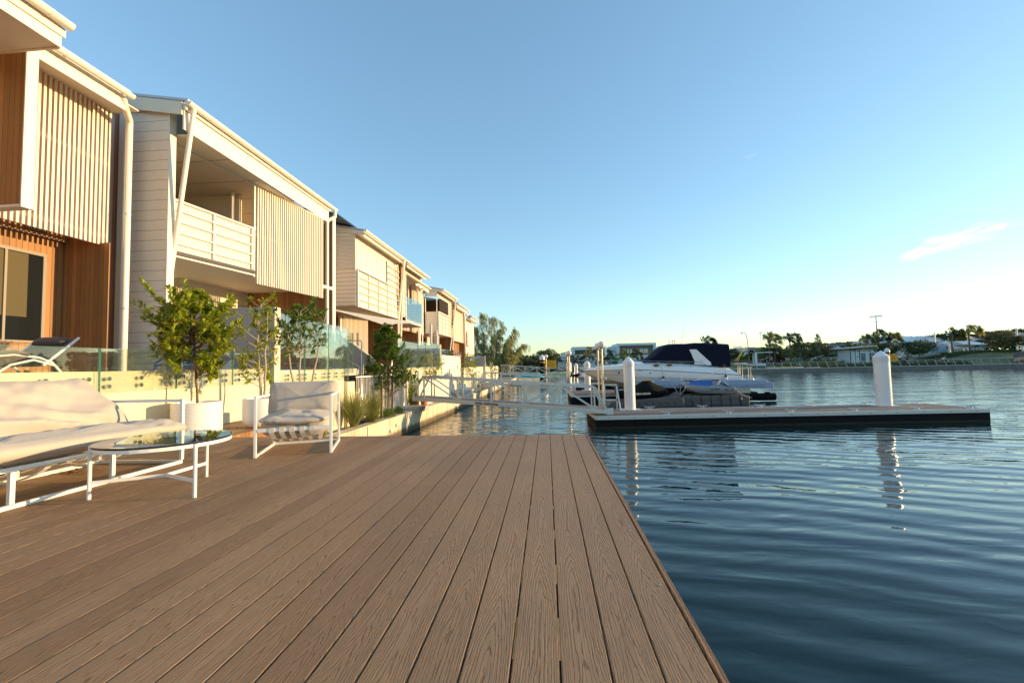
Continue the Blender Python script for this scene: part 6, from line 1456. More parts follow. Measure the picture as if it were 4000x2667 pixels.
# Norfolk pines
def pine(x, y, ztop, R, seed, label):
    z0 = gh(x, y); r = thing('pine_tree', label, 'pine', (x,y,z0), 'two layered pines across the canal'); rnd = random.Random(seed); H = ztop-z0
    MB().tube([(x,y,z0-.1),(x,y,z0+H*.5),(x,y,ztop)], .12, 7, True, [.13,.08,.015]).build('trunk', M['bark'], r, True); m = MB(); z = z0+H*.14
    while z < ztop-.1:
        t = (ztop-z)/H; rr = R*(t**.72)*1.05+.06
        for k in range(9):
            a = rnd.uniform(0,6.283); d = Vector((math.cos(a), math.sin(a), 0)); L = rr*rnd.uniform(.8,1.1); pts = [Vector((x,y,z))+d*L*s_+Vector((0,0,-.12*L*math.sin(s_*3.1)+.30*L*s_**3)) for s_ in (0,.25,.5,.75,1)]
            for i in range(4):
                for j in range(5):
                    p = pts[i].lerp(pts[i+1], rnd.random()); q = (pts[i+1]-pts[i]).normalized()+Vector((0,0,.5))+rvec(rnd)*.4; s_ = rvec(rnd).normalized()*.035; m.add([p-s_,p+s_,p+q*.13], [(0,1,2)])
                m.bar(pts[i], pts[i+1], .06, .06)
        z += max(.16, .30*t+.13)
    m.build('branches', M['leaf_far'], r, fix=False)
pine(47.6,86,4.75,1.35,1,'left layered pine beside the second palm'); pine(50.9,86,4.65,1.35,2,'right layered pine above the white parked car')
# weeping tree at the end of the houses
wt = thing('weeping_tree', 'tall wispy weeping tree with drooping needles beyond the last townhouse', 'tree', (-7.4,62,-1.6)); rnd = random.Random(12); tb = MB(); nb = MB()
for (bx, tx, tz) in ((-8.6,-9.2,7.6),(-7.6,-6.4,6.3),(-7.0,-4.6,5.0),(-8.0,-10.6,5.8),(-6.9,-3.2,2.9),(-8.8,-11.8,4.4),(-6.5,-5.4,3.6),(-7.8,-7.9,7.0)):
    y = 62+rnd.uniform(-1.5,1.5); P_ = [Vector((bx,62,-1.7)), Vector((bx,62,-1.7)).lerp(Vector((tx,y,tz)),.45)+Vector((0,0,.6)), Vector((tx,y,tz))]
    pts = []
    for i in range(11): t = i/10; pts.append(P_[0]*(1-t)**2+P_[1]*2*t*(1-t)+P_[2]*t*t+Vector((noise.noise(Vector((t*4,bx,0)))*.4,0,0)))
    tb.tube(pts, .1, 6, False, [.13*(1-.9*i/10)+.008 for i in range(11)])
    for k in range(80):
        i = rnd.uniform(2.5,10); p = pts[int(i)].lerp(pts[min(10,int(i)+1)], i % 1); sw = rnd.uniform(.5,2.0)*(1.2-i/18); d = Vector((rnd.uniform(-1,1.15), rnd.uniform(-1,1), rnd.uniform(.15,.9))).normalized()
        bp = [p+d*sw*t+Vector((.18*t*t,0,-.55*sw*t*t)) for t in (0,.33,.66,1)]; tb.tube(bp, .012, 3, False, [.012,.009,.006,.003])
        for j in range(24):
            t = rnd.uniform(.15,1)*3; q = bp[int(min(2,t))].lerp(bp[min(3,int(t)+1)], t % 1 if t < 3 else 1); L = rnd.uniform(.35,.95); dr = Vector((rnd.uniform(-.12,.32), rnd.uniform(-.2,.2), -1)).normalized()
            s_ = Vector((rnd.uniform(-1,1), rnd.uniform(-1,1), 0)).normalized()*.012; nb.add([q-s_,q+s_,q+dr*L*.6+s_*1.2+Vector((.03,0,0)),q+dr*L+Vector((.08,0,0))], [(0,1,2,3)])
tb.build('trunk', M['bark'], wt, True, fix=False); nb.build('foliage', M['needle'], wt, fix=False)
fartree(-5.6,60.5,3.9,1.15,130,'dense bushy tree under the right side of the weeping tree','needle',zc=.5,flat=1,n=2600,ls=.11,tr=.08,clumps=30,base=-1.6); fartree(-10.5,58,3.6,1.6,131,'dark tree low behind the last townhouse','leaf_far',zc=.5,n=2200,ls=.14,base=-1.6)
fartree(-3.7,61.2,1.6,.6,132,'brown tipped overhanging shrub on the canal bank corner','leaf_far2',zc=.5,flat=1,n=900,ls=.08,tr=.04,base=-1.9,name='bank_shrub')
# distant wood
def wood(name, label, segs, y, seed, n=5200, ls=.9):
    rnd = random.Random(seed); m = MB()
    for (xa, za), (xb, zb) in zip(segs[:-1], segs[1:]):
        cnt = int(n*(xb-xa)/(segs[-1][0]-segs[0][0]))
        for k in range(cnt):
            t = rnd.random(); x = xa+(xb-xa)*t; zt = za+(zb-za)*t; zt += 1.6*noise.noise(Vector((x*.16,seed,0)))+.9*noise.noise(Vector((x*.5,seed,3)))
            z = zt-(rnd.random()**1.6)*(zt+.5); p = Vector((x, y+rnd.uniform(-4,4), z)); nn = rvec(rnd).normalized(); s_ = ls*rnd.uniform(.4,1.1); a = nn.orthogonal().normalized()*s_; b = nn.cross(a).normalized()*s_*.7
            m.add([p-a,p-b,p+a,p+b], [(0,1,2,3)])
    o = m.build(name, M['leaf_far'], None, fix=False); tag(o, label, None, None, 'stuff'); return o
wood('distant_wood', 'dark wood on the horizon behind the big white house and sails', [(150,6.5),(160,7.0),(172,8.8),(180,9.0),(188,9.8),(198,9.4),(206,9.8),(220,10.8),(250,12)], 220, 1, 9000)
wood('distant_wood', 'sparse treetops on the horizon behind the toilet block', [(84,4.6),(92,5.0),(98,5.1),(105,5.1),(112,4.8)], 160, 2, 2600, .55)
wood('distant_wood', 'low line of distant trees at the end of the canal', [(-30,3.2),(-12,2.8),(0,2.4),(6,2.0)], 130, 3, 2600, .5)
wood('distant_wood', 'line of trees closing the park behind the paling fence', [(36,2.2),(46,2.0),(56,2.2),(66,2.3),(74,2.6)], 108, 4, 4200, .32)
# ground cover
def patch(name, label, x0, x1, y0, y1, h0, n, mat, seed, ls=.10):
    rnd = random.Random(seed); m = MB()
    for k in range(n):
        x = rnd.uniform(x0,x1); y = rnd.uniform(y0,y1); z0 = gh(x,y); cl = .5+.9*max(0, noise.noise(Vector((x*1.1,y*.7,seed)))+.25)
        p = Vector((x,y,z0)); d = (Vector((rnd.uniform(-.5,.5), rnd.uniform(-.4,.4), 1)))*h0*cl*rnd.uniform(.6,1.1); s_ = Vector((ls*.28,0,0)); m.add([p-s_,p+s_,p+d+s_*.6,p+d-s_*.5], [(0,1,2,3)])
    o = m.build(name, M[mat], None, fix=False); tag(o, label, None, None, 'stuff')
patch('ground_cover', 'reddish grasses planted behind the railing left of the toilet block', 38.2,46.5,74,76.5,.55,2600,'leaf_far2',1,.12); patch('ground_cover', 'reddish grasses planted behind the railing below the toilet block', 47,60,74,76.5,.5,3400,'leaf_far',2,.12)
patch('ground_cover', 'dark grasses behind the railing right of the people', 60.5,67,74,75.5,.5,1800,'leaf_far',3,.12); patch('ground_cover', 'low green hedge strip in front of the parked cars', 45,55,85,87,.45,2600,'leaf_bright',4,.16)
patch('ground_cover', 'dark creeper covering the top of the grass mound', 69,84,84,88,.42,5200,'leaf_far',5,.2); patch('ground_cover', 'hedge in front of the left white houses', -7,24,90,92,.6,5200,'leaf_far',6,.2)
for i in range(8):
    o = thing('sandstone_block', ('first','second','third','fourth','fifth','sixth','seventh','eighth')[i]+' pale sandstone block from the left on the far lawn', 'stone block', (35.6+.68*i,73.4,gz), 'sandstone blocks on the far lawn'); x = 35.6+.68*i
    MB().box(x,x+.62,73.2,73.75,gz-.05,gz+.20+.03*(i % 2)).build('block', M['render'], o, bevel=.03)
pth = MB().add([(41.2,72.8,gz+.03),(43.4,72.7,gz+.03),(47,84,gh(47,84)+.03),(45.5,84,gh(45.5,84)+.03)], [(0,1,2,3)]).build('park_path', M['concrete']); tag(pth, kind='structure')
# paling fence, poles, lamp, mast
pf = thing('paling_fence', 'brown timber paling fence behind the parked cars', 'fence', (58,99,-.5)); MB().box(34,70,98.9,99,-.7,.72).build('panels', M['fence_wood'], pf)
for i in range(19): MB().box(34.5+1.9*i,34.62+1.9*i,98.78,98.88,-.7,.74).build('fence_post', M['bark'], pf)
pf = thing('paling_fence', 'low timber fence far left behind the dark trees', 'fence', (-3,100,-1.2)); MB().box(-9,2.5,100,100.1,-1.5,.45).build('panels', M['fence_wood'], pf)
pf = thing('paling_fence', 'grey weathered timber fence at the right end of the canal edge', 'fence', (75,76,-1.2)); MB().slab([(74.3,75.6,-1.4),(79,77,-1.4),(79,77,.75),(74.3,75.6,.12)], (.03,.1,0)).build('panels', M['grey_timber'], pf)
bm_ = thing('floating_boom', 'orange boom lying on the canal edge at the far right', 'boom', (72,70.6,-2)); MB().tube([(71.6,70.2,-1.6),(72.2,70.1,-1.95),(73.2,70.0,-2.08),(75,69.6,-2.1)], .09, 8).build('boom', M['orange'], bm_, True)
for (x, y, zt, lb) in ((51.5,84,2.25,'tall dark post standing before the white parked car'),(55.25,84,2.3,'tall dark post left of the toilet block'),(56.15,83,1.64,'thin dark post against the toilet block wall')):
    p = thing('dark_post', lb, 'post', (x,y,gh(x,y)), 'dark slim posts on the promenade'); MB().tube([(x,y,gh(x,y)-.1),(x,y,zt)], .065, 8).build('post', M['dark'], p)
sl = thing('street_lamp', 'tall curved arm street lamp right of the cruiser', 'street lamp', (35.6,80,gh(35.6,80)))
MB().tube([(35.62,80,-1.2),(35.60,80,2.0),(35.50,80,3.6),(35.36,80,4.4),(35.15,80,4.72),(34.9,80,4.82),(34.55,80,4.80)], .05, 8, True, [.075,.065,.055,.05,.045,.04,.035]).build('post', M['dark'], sl, True); MB().sphere((34.56,80,4.70), .16, 12, 8, .8).build('lamp_head', M['pile'], sl, True)
lm = thing('floodlight_mast', 'tall sports floodlight mast rising above the middle palm', 'floodlight', (100.1,140,0)); MB().tube([(100.1,140,0),(100.05,140,12.2)], .14, 8, True, [.2,.11]).build('mast', M['bark'], lm)
MB().bar((98.4,140,12.1),(101.8,140,12.25), .1, .1).bar((99.1,140,10.5),(101.0,140,10.6), .08, .08).build('crossarm', M['bark'], lm)
for k in range(6): MB().box(98.4+.62*k-.18,98.4+.62*k+.18,139.7,140.1,12.2+.02*k,12.36+.02*k).build('floodlight', M['dark'], lm)
for (x, y, z, lb) in ((16.9,93,1.9,'small park lantern in front of the framed tan house'),(43.5,92,5.4,'lamp head poking above the leftmost palm')):
    p = thing('park_lantern', lb, 'lamp post', (x,y,-.8), 'park lanterns across the canal'); MB().tube([(x,y,-.8),(x,y,z)], .04, 6).build('post', M['dark'], p); MB().box(x-.3,x+.3,y-.1,y+.1,z,z+.12).build('lamp_head', M['dark'], p)
# open pavilion, people shelter
pv = thing('park_pavilion', 'open white framed pavilion with thin dark roof on the far lawn', 'pavilion', (38,80,gh(38,80)))
MB().box(35.0,40.1,79.4,82,1.34,1.42).build('dark_roof', M['dark'], pv); MB().box(36.4,39.3,79.2,81.5,1.14,1.28).build('white_beam', M['house_white'], pv)
MB().box(36.35,36.68,79.2,79.5,-1.1,1.13).box(36.8,36.95,81,81.2,-1.1,1.13).build('white_wall_post', M['house_white'], pv); MB().box(36.35,38.0,79.0,79.9,-1.1,-.72).build('plinth', M['house_white'], pv)
MB().box(39.75,40.0,79.6,79.8,-1.0,1.34).box(38.9,39.02,81.5,81.7,-1.0,1.34).build('dark_post', M['dark'], pv); MB().box(37.3,38.4,80.4,81.0,-.45,-.38).build('table', M['dark'], pv)
pv = thing('park_pavilion', 'white walled park pavilion with dark slatted end under the left white house', 'pavilion', (5,97,-1.2))
MB().box(2.4,6.9,97,100,1.28,1.40).build('roof', M['dark'], pv); MB().box(5.3,8.4,96.6,99,1.16,1.30).build('white_canopy', M['house_white'], pv); MB().box(2.4,2.95,97,97.3,-1.3,1.27).build('end_wall', M['house_white'], pv); MB().box(2.96,6.0,99.0,99.2,-.5,.9).build('rear_wall', M['house_white'], pv); MB().box(2.96,7.4,96.9,97.2,-1.3,-.75).build('base_wall', M['house_white'], pv)
for k in range(9): MB().box(5.7+.26*k,5.82+.26*k,97.4,97.6,-.74,1.15).build('dark_slat', M['dark'], pv)
# toilet block
tb_ = thing('toilet_block', 'small white toilet block with skillion roof and two grey doors', 'building', (57,84,gh(57,84)))
MB().box(55.55,59.15,84.3,88,-1.1,1.30).build('wall', M['house_white'], tb_); MB().slab([(54.5,83.4,1.62),(59.4,83.4,1.95),(61.2,85.5,1.45),(61.2,88.5,1.5),(54.5,88.5,1.62)], (0,0,.13)).build('roof', M['white'], tb_)
for k in range(4): MB().box(55.75+.85*k,56.45+.85*k,84.27,84.297,1.02,1.27).build('louvre_window', M['shade_grey'], tb_)
for x in (57.25,58.7):
    d_ = MB().box(x,x+.72,84.24,84.295,-.95,.70).build('door', paint('door_grey', (.16,.17,.17), .5, .05), tb_); MB().box(x+.24,x+.40,84.22,84.238,.22,.36).build('door_sign', M['house_white'], d_)
MB().box(56.55,56.8,84.26,84.295,-.02,.12).build('plaque', M['dark'], tb_)
for x in (55.9,58.45): MB().tube([(x,83.7,-1.0),(x,83.7,1.7)], .04, 6).build('roof_post', M['dark'], tb_)
# cars
def car(x, y, L, label, mat, flip=1):
    z0 = gh(x, y); r = thing('parked_car', label, 'car', (0,0,0), 'cars parked across the canal'); s_ = flip
    bod = [(-L/2,.28),(-L/2+.05,.62),(-L*.30,.82),(-L*.12,1.25),(L*.10,1.40),(L*.34,1.36),(L*.46,1.0),(L/2,.85),(L/2,.30),(L*.38,.2),(-L*.42,.2)]
    MB().prism([(a*s_,b) for a, b in bod], 'y', -.85, .85).build('body', M[mat], r, bevel=.06)
    gl_ = [(-L*.26,.86),(-L*.11,1.20),(L*.10,1.33),(L*.32,1.29),(L*.42,1.0),(L*.40,.90)]; MB().prism([(a*s_,b) for a, b in gl_], 'y', -.862, .862).build('side_glass', M['window'], r)
    for wx in (-L*.31, L*.31):
        w_ = MB().tube([(wx*s_,-.88,.31),(wx*s_,.88,.31)], .31, 18).build('wheel', M['black'], r, True); MB().tube([(wx*s_,-.89,.31),(wx*s_,-.883,.31)], .19, 14).build('rim', M['alu'], w_)
    MB().box(-L/2*s_-.02,-L/2*s_+.02,-.7,-.4,.55,.68).build('headlight', M['chrome'], r)
    place(r, (x,y,z0)); return r
car(56.1,93,4.3,'white hatchback parked left of the toilet block','car_white'); car(45.4,92,4.4,'maroon car parked behind the open pavilion','car_red'); car(49.2,94,4.2,'white car nearly hidden behind the first pine','car_white',-1); car(-5.2,98,4.3,'silver car glimpsed low behind the weeping tree','car_white')
cs = thing('teal_sign', 'small teal notice on the paling fence left of the white hatchback', 'sign', (53.6,97,-.3)); MB().box(53.3,54.1,97,97.05,-.5,.25).build('board', M['teal'], cs)
# houses across the canal
hs = thing('white_house', 'white flat roofed house with recessed balcony behind the tall globe lamps', 'house', (10,110,-1.2), 'white houses across the canal')
MB().box(6.5,7.1,110,118,-1.3,4.16).build('side_wall', M['house_white'], hs); MB().box(14.3,14.75,110,118,-1.3,4.16).build('side_wall', M['house_white'], hs); MB().box(7.1,14.3,110,118,3.35,4.15).build('parapet', M['house_white'], hs); MB().box(7.1,14.3,110,118,-1.3,2.2).build('lower_wall', M['house_white'], hs)
MB().box(7.1,14.3,112,112.1,2.2,3.35).build('rear_wall', M['house_tan'], hs); MB().box(7.3,8.2,111.9,111.98,2.3,3.1).build('window', M['window'], hs); MB().box(9.3,10.4,111.9,111.98,2.25,3.2).build('window', M['window'], hs)
MB().prism([(3.75,2.55),(6.45,2.95),(6.45,-1.3),(3.75,-1.3)], 'y', 110.5, 117).build('annex', M['house_white'], hs); MB().box(5.0,6.0,110.4,110.48,1.6,2.25).build('window', M['window'], hs); MB().slab([(3.6,110.3,2.6),(6.5,110.3,3.05),(6.5,117,3.05),(3.6,117,2.6)], (0,0,.1)).build('annex_roof', M['roof_white'], hs)
hs = thing('white_house', 'boxy white house framing a wide tan upper wall with shuttered windows', 'house', (22,110,-1.2), 'white houses across the canal')
MB().box(17.5,18.15,110,119,-1.3,4.72).build('side_wall', M['house_white'], hs); MB().box(26.45,27.05,110,119,-1.3,4.72).build('side_wall', M['house_white'], hs); MB().box(18.15,26.45,110,119,4.15,4.71).build('parapet', M['house_white'], hs); MB().box(18.15,26.45,110.9,119,1.75,4.15).build('tan_wall', M['house_tan'], hs); MB().box(18.15,26.45,110.2,119,-1.3,1.74).build('lower_wall', M['house_white'], hs)
for x in (19.4,20.2,20.9,23.2,23.7,24.3,24.8): MB().box(x,x+.42,110.84,110.89,2.25,3.3).build('shutter', M['soffit'], hs)
MB().box(16.05,17.48,112,119,-1.3,4.1).build('annex', M['house_white'], hs)
for x in (16.3,16.9): MB().box(x,x+.2,111.93,111.98,2.5,3.1).build('window', M['window'], hs)
hs = thing('white_house', 'pale gabled house partly hidden between tan house and navy canvas', 'house', (29,112,-1), 'white houses across the canal')
MB().box(27.3,32.5,113,119,-1.3,2.9).build('wall', M['house_white'], hs); MB().prism([(27.2,2.8),(29.6,4.1),(33,3.1),(33,2.8)], 'y', 112.6, 119).build('roof', M['roof_white'], hs); MB().box(28.0,28.5,112.9,112.98,1.5,2.3).build('window', M['window'], hs)
hs = thing('terrace_block', 'low tan and grey green townhouses behind the street lamp', 'building', (45,104,-1))
for (x0,x1,z1,mt) in ((40.8,42.5,2.2,'terracotta'),(42.5,44.2,2.3,'house_tan'),(44.2,46.2,2.75,'soffit'),(46.2,47.8,2.85,'shade_grey'),(47.8,50.6,2.75,'house_tan')): MB().box(x0,x1,104,110,-1,z1).build('facade_section', M[mt], hs)
for k in range(8): MB().box(43.0+.24*k,43.1+.24*k,103.8,103.9,2.2,3.2).build('roof_fin', M['soffit'], hs)
MB().box(46.6,47.3,103.9,103.98,1.0,2.2).build('window', M['window'], hs)
hs = thing('white_house', 'house with dark solar roof and twin white gables behind the toilet block', 'house', (66,105,-.5), 'white houses across the canal')
MB().box(62,78,106,112,-1,1.9).build('wall', M['house_white'], hs); MB().slab([(64.5,105.5,2.0),(79,105.5,2.0),(77,109,3.2),(66.5,109,3.2)], (0,0,.1)).build('roof', M['solar_roof'], hs)
for x in (66.2,68.8): MB().prism([(x-1.5,1.85),(x,2.85),(x+1.5,1.85)], 'y', 104.6, 107).build('gable', M['house_white'], hs)
for x in (66.2,68.8): MB().slab([(x-1.65,104.4,1.85),(x,104.4,2.98),(x,107,2.98),(x-1.65,107,1.85)], (0,0,.09)).slab([(x+1.65,104.4,1.85),(x,104.4,2.98),(x,107,2.98),(x+1.65,107,1.85)], (0,0,.09)).build('gable_roof', M['solar_roof'], hs)
hs = thing('white_house', 'large two storey white house with pale hip roof behind the truck', 'house', (98,125,-.5), 'white houses across the canal')
MB().box(93.5,105,126,138,-1,3.8).build('wall', M['house_white'], hs); MB().slab([(89.5,125,3.65),(106,125,3.65),(100.2,131,5.75),(96.5,131,5.75)], (0,.1,.12)).slab([(89.5,125,3.65),(96.5,131,5.75),(96.5,134,5.75),(89.5,139,3.65)], (0,0,.1)).build('roof', M['roof_white'], hs)
MB().prism([(98.0,3.72),(101.6,5.1),(105.2,3.72)], 'y', 123.8, 128).build('gable', M['house_white'], hs); MB().slab([(97.7,123.6,3.75),(101.6,123.6,5.25),(101.6,128,5.25),(97.7,128,3.75)], (0,0,.12)).slab([(105.6,123.6,3.75),(101.6,123.6,5.25),(101.6,128,5.25),(105.6,128,3.75)], (0,0,.12)).build('gable_roof', M['roof_white'], hs)
for x in (99.2,101.9,103.2): w_ = MB().box(x,x+.95,125.9,125.98,2.0,3.5).build('window', M['window'], hs); MB().box(x+.44,x+.5,125.84,125.89,2.0,3.5).build('mullion', M['white'], w_)
for x in (98.3,98.9,102.9): MB().box(x,x+.22,124.2,124.4,1.5,3.7).build('column', M['white'], hs)
hs = thing('white_building', 'low white club building with pale hipped roofs beside the sail masts', 'building', (100,112,-.5))
MB().box(94.5,105,113,120,-1,1.6).build('wall', M['house_white'], hs); MB().prism([(93.6,1.5),(96.8,3.3),(99.5,2.6),(101.8,1.5)], 'y', 112.4, 119).build('roof', M['roof_white'], hs); MB().slab([(100.2,112,2.3),(105.6,112,2.2),(105.3,117,3.4),(101.2,117,3.35)], (0,0,.1)).build('solar_roof', M['solar'], hs)
MB().slab([(92.2,111.5,2.35),(95.2,111.5,2.4),(95.0,114,3.25),(93.0,114,3.15)], (0,0,.06)).build('dark_roof_panel', M['solar'], hs); MB().prism([(97.5,1.4),(99.8,2.6),(101.5,1.4)], 'y', 111.9, 113).build('gable', M['house_white'], hs)
for x in (99.5,100.9): MB().box(x,x+.6,112.9,112.98,-.2,1.2).build('door', M['window'], hs)
tk = thing('box_truck', 'white refrigerated semi trailer with lettering parked beside the big white house', 'truck', (87,105,-.8))
MB().box(82.9,90.4,105,107.5,-.14,2.2).build('trailer_box', M['truck'], tk, bevel=.03); MB().box(83.2,90.2,105.3,107.2,-.35,-.15).build('chassis', M['dark'], tk)
for x in (84.2,85.2,89.0,89.9): MB().tube([(x,104.95,-.4),(x,107.5,-.4)], .42, 16).build('wheel', M['black'], tk, True)
text_mesh('lettering', 'urocold', 1.0, .01, M['teal'], tk, face_y(87.15,104.98,.72), .015, .72); ec = MB(); n_ = 22
for r0, r1, a0, a1 in ((.38,.47,.2,6.0),(.20,.27,.0,5.4)):
    pts = [(86.65+.5*(r0+r1)*math.cos(a0+(a1-a0)*i/n_),104.97,1.02+.5*(r0+r1)*math.sin(a0+(a1-a0)*i/n_)) for i in range(n_+1)]
    for a, b in zip(pts[:-1], pts[1:]): ec.bar(a, b, .02, .10, (0,1,0))
ec.bar((86.4,104.97,1.02),(86.95,104.97,1.02), .02, .08).build('round_emblem', M['teal'], tk); MB().box(87.3,89.8,104.97,104.99,.50,.62).build('red_stripe', M['red'], tk); MB().tube([(89.6,104.99,1.72),(89.6,104.96,1.72)], .24, 16).build('red_roundel', M['red'], tk)
# shade sails and masts
ss_ = thing('shade_structure', 'large dark grey shade sails tied to white masts right of the truck', 'shade sail', (96,105,0))
def sailmesh(a, b, c, d, sag):
    m = MB(); n = 10; a, b, c, d = map(Vector, (a,b,c,d))
    for i in range(n+1):
        for j in range(n+1):
            u, v = i/n, j/n; uu = u+.16*math.sin(2*math.pi*u)*0; e = 4*u*(1-u)*.16; f = 4*v*(1-v)*.16; v2 = e+(1-2*e)*v if True else v; u2 = f+(1-2*f)*u
            p = (a*(1-u2)+b*u2)*(1-v2)+(d*(1-u2)+c*u2)*v2; p.z -= sag*16*u*(1-u)*v*(1-v)*.5; m.v.append(tuple(p))
    for i in range(n):
        for j in range(n): k = i*(n+1)+j; m.f.append((k, k+1, k+n+2, k+n+1))
    return m
sailmesh((91.2,105,4.95),(93.4,103,2.95),(98.8,104,3.0),(100,112,4.6),.5).build('sail', M['sail_grey'], ss_, True, fix=False); sailmesh((98,106,4.5),(104,104,3.0),(116,104,4.0),(110,112,5.2),.4).build('sail', M['sail_grey'], ss_, True, fix=False); sailmesh((103.8,106,3.6),(108,105,3.2),(115,106,3.4),(110,112,4.4),.3).build('sail', M['solar_roof'], ss_, True, fix=False)
for (x, y, z0_, z1_, dx) in ((90.15,105,-.5,5.42,-.28),(93.15,105,-.3,3.05,-.1),(94.0,105,-.3,3.65,.1),(93.0,112,-.3,5.5,0),(104.0,105,-.3,5.7,.25),(104.2,104,-.3,3.4,0)): MB().tube([(x,y,z0_-.6),(x+dx,y,z1_)], .17, 10, True, [.19,.15]).build('mast', M['pile'], ss_, True)
MB().tube([(104.2,105,5.5),(98,106,4.4)], .03, 5).build('stay_cable', M['alu'], ss_)
cp_ = thing('entrance_canopy', 'white curved entrance canopy on dark posts below the grey sail', 'canopy', (92,100,0)); m = MB()
for y in (100,101.5,103): m.tube([(90.4,y,-.2),(90.7,y,1.0),(91.2,y,1.55),(92,y,1.7),(93.7,y,1.52)], .04, 6)
m.build('ribs', M['alu'], cp_, True); MB().add([(90.0,100,2.25),(91.2,100,1.68),(93.8,100,1.62),(93.8,104,1.62),(91.2,104,1.68),(90,104,2.25)], [(0,1,4,5),(1,2,3,4)]).build('membrane', M['house_white'], cp_)
for x in (90.95,92.75,93.6): MB().box(x-.06,x+.06,100,100.12,-.6,1.6).build('dark_post', M['dark'], cp_)
# people
def person(x, y, z0, label, shirt, shorts, seated=False, H=1.70, yaw=0, child=False):
    r = thing('person', label, 'person', (0,0,0)); k = H/1.70; me = bpy.data.meshes.new('body')
    if not seated: J = dict(pel=(0,0,.92),sp=(0,0,1.15),ch=(0,0,1.36),nk=(0,0,1.48),hd=(0,-.02,1.58),ht=(0,-.01,1.70),ls=(-.18,0,1.40),le=(-.24,.02,1.13),lh=(-.22,-.08,.90),rs=(.18,0,1.40),re=(.25,.03,1.13),rh=(.20,-.14,.98),lp=(-.09,0,.88),lk=(-.10,-.02,.50),lf=(-.10,.02,.08),lt=(-.10,-.14,.04),rp=(.09,0,.88),rk=(.11,-.05,.50),rf=(.12,.03,.08),rt_=(.13,-.13,.04))
    else: J = dict(pel=(0,0,.48),sp=(0,-.02,.70),ch=(0,-.03,.90),nk=(0,-.03,1.02),hd=(0,-.06,1.12),ht=(0,-.05,1.24),ls=(-.18,-.02,.94),le=(-.24,-.10,.70),lh=(-.16,-.30,.62),rs=(.18,-.02,.94),re=(.24,-.10,.70),rh=(.16,-.30,.62),lp=(-.09,0,.46),lk=(-.11,-.42,.48),lf=(-.11,-.40,.08),lt=(-.11,-.54,.04),rp=(.09,0,.46),rk=(.12,-.42,.48),rf=(.12,-.38,.08),rt_=(.12,-.52,.04))
    rad = dict(pel=.135,sp=.125,ch=.14,nk=.055,hd=.095,ht=.07,ls=.065,le=.042,lh=.032,rs=.065,re=.042,rh=.032,lp=.095,lk=.06,lf=.045,lt=.035,rp=.095,rk=.06,rf=.045,rt_=.035)
    K = list(J); E = [('pel','sp'),('sp','ch'),('ch','nk'),('nk','hd'),('hd','ht'),('ch','ls'),('ls','le'),('le','lh'),('ch','rs'),('rs','re'),('re','rh'),('pel','lp'),('lp','lk'),('lk','lf'),('lf','lt'),('pel','rp'),('rp','rk'),('rk','rf'),('rf','rt_')]
    def sk(names, edges, nm, mat, grow):
        me = bpy.data.meshes.new(nm); me.from_pydata([tuple(q*k for q in J[n_]) for n_ in names], [(names.index(a), names.index(b)) for a, b in edges], [])
        o = bpy.data.objects.new(nm, me); COL.objects.link(o); o.parent = r; md = o.modifiers.new('sk', 'SKIN'); md.use_smooth_shade = True
        for i, n_ in enumerate(names): me.skin_vertices[0].data[i].radius = (rad[n_]*k+grow, rad[n_]*k*.8+grow); me.skin_vertices[0].data[i].use_root = (i == 0)
        o.modifiers.new('ss', 'SUBSURF').levels = 1; o.modifiers['ss'].render_levels = 1; me.materials.append(mat); return o
    sk(K, E, 'body', M['skin'], 0); sk(['pel','sp','ch','ls','le','rs','re'], [('pel','sp'),('sp','ch'),('ch','ls'),('ls','le'),('ch','rs'),('rs','re')], 'shirt', shirt, .015); sk(['pel','lp','lk','rp','rk'], [('pel','lp'),('lp','lk'),('pel','rp'),('rp','rk')], 'shorts', shorts, .018)
    hc = J['ht']; MB().sphere((hc[0]*k,(hc[1]+.02)*k,(hc[2]-.05)*k), .10*k, 12, 8, 1.05).build('hair', M['dark'], r, True)
    place(r, (x,y,z0), yaw); return r
cb = M['blue_bright']; cw = M['white']; dk_ = M['black']; gy_ = M['shade_grey']
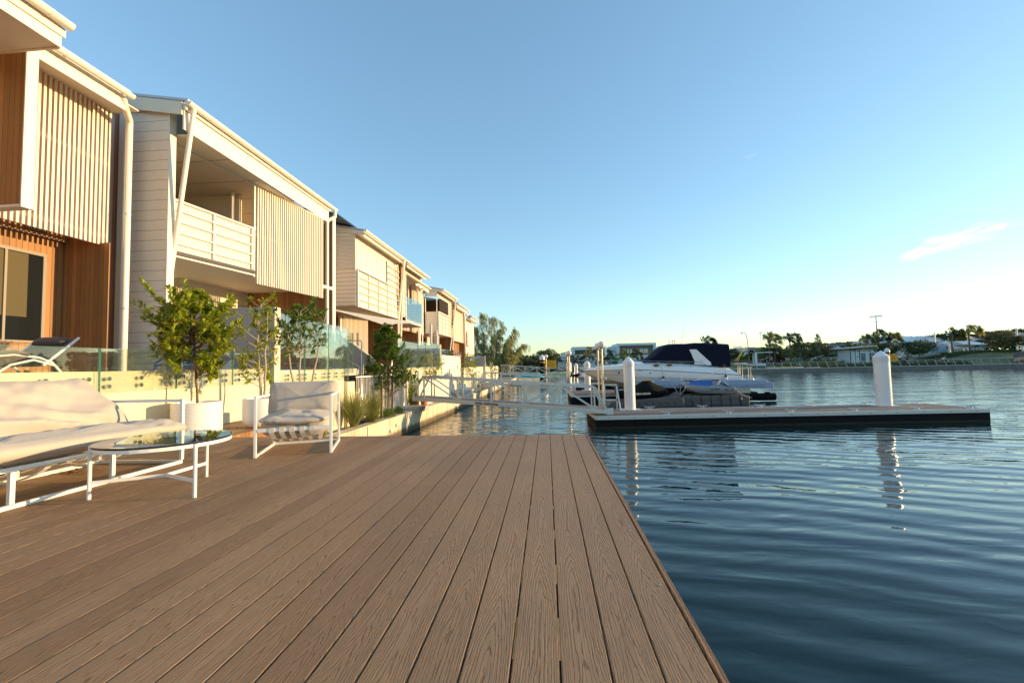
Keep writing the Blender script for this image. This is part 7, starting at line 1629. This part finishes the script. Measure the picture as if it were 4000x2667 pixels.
PS = [(59.9,79,'person in white shirt and dark shorts standing on the far lawn seen from behind',cw,dk_,False,1.65,3.1),(59.2,79.4,'person sitting at the left of the group by the white shirted one',dk_,gy_,True,1.6,.4),(60.45,79.6,'person sitting low between the standing ones on the lawn',gy_,dk_,True,1.5,-.3),(61.05,79,'person in black standing right of the white shirted person',dk_,dk_,False,1.6,1.2),(61.65,79,'person in muted pink top at the right of the lawn group',paint('mauve', (.30,.16,.18), .8, .05),gy_,False,1.66,-1.2),
 (65.7,79,'person in black clothes standing right of the spreading tree',dk_,dk_,False,1.62,.2),(66.3,78.6,'child in a pale top standing between two adults',cw,M['red'],False,1.1,.1),(66.9,79,'person in grey shirt sitting beside the child',gy_,dk_,True,1.75,.5),(37.6,80.2,'person in blue shirt seated under the open white pavilion',cb,dk_,True,1.7,1.2),(39.75,80.8,'person standing in the dark right side of the open pavilion',gy_,dk_,False,1.65,-.4)]
for (x,y,lb,a,b,st_,H,yw) in PS: person(x,y,gh(x,y),lb,a,b,st_,H,yw)
bn = thing('picnic_table', 'dark low picnic table in the middle of the lawn group', 'table', (60.9,79.8,gh(60.9,79.8))); z_ = gh(60.9,79.8); MB().box(60.1,61.6,79.9,80.6,z_+.55,z_+.62).build('table_top', M['dark'], bn)
for x in (60.3,61.4): MB().box(x-.05,x+.05,79.95,80.55,z_,z_+.55).build('leg', M['dark'], bn)

# bank and trees out of frame on the right: they are what the glass fences mirror
eb = MB().add([(96,-220,-1.5),(700,-220,-1.5),(700,50,-1.5),(96,50,-1.5),(96,-220,-2.4),(96,50,-2.4)], [(0,1,2,3),(4,0,3,5)]).build('east_bank', M['lawn'], None, fix=False); tag(eb, kind='structure')
rnd = random.Random(77); m = MB()
for k in range(8000):
    y = rnd.uniform(-150,106); zt = 4.9+1.7*noise.noise(Vector((y*.09,1,0)))+.9*noise.noise(Vector((y*.33,4,0))); z = zt-(rnd.random()**1.5)*(zt+1.5); x = 100+rnd.uniform(-3,3)+max(0,y-60)*.45
    nn = rvec(rnd).normalized(); a = nn.orthogonal().normalized()*rnd.uniform(.3,.8); b = nn.cross(a)*.8; p = Vector((x,y,z)); m.add([p-a,p-b,p+a,p+b], [(0,1,2,3)])
tag(m.build('distant_wood', M['leaf_far'], None, fix=False), 'tree line on the bank to the right, mirrored in the glass fences', None, None, 'stuff')
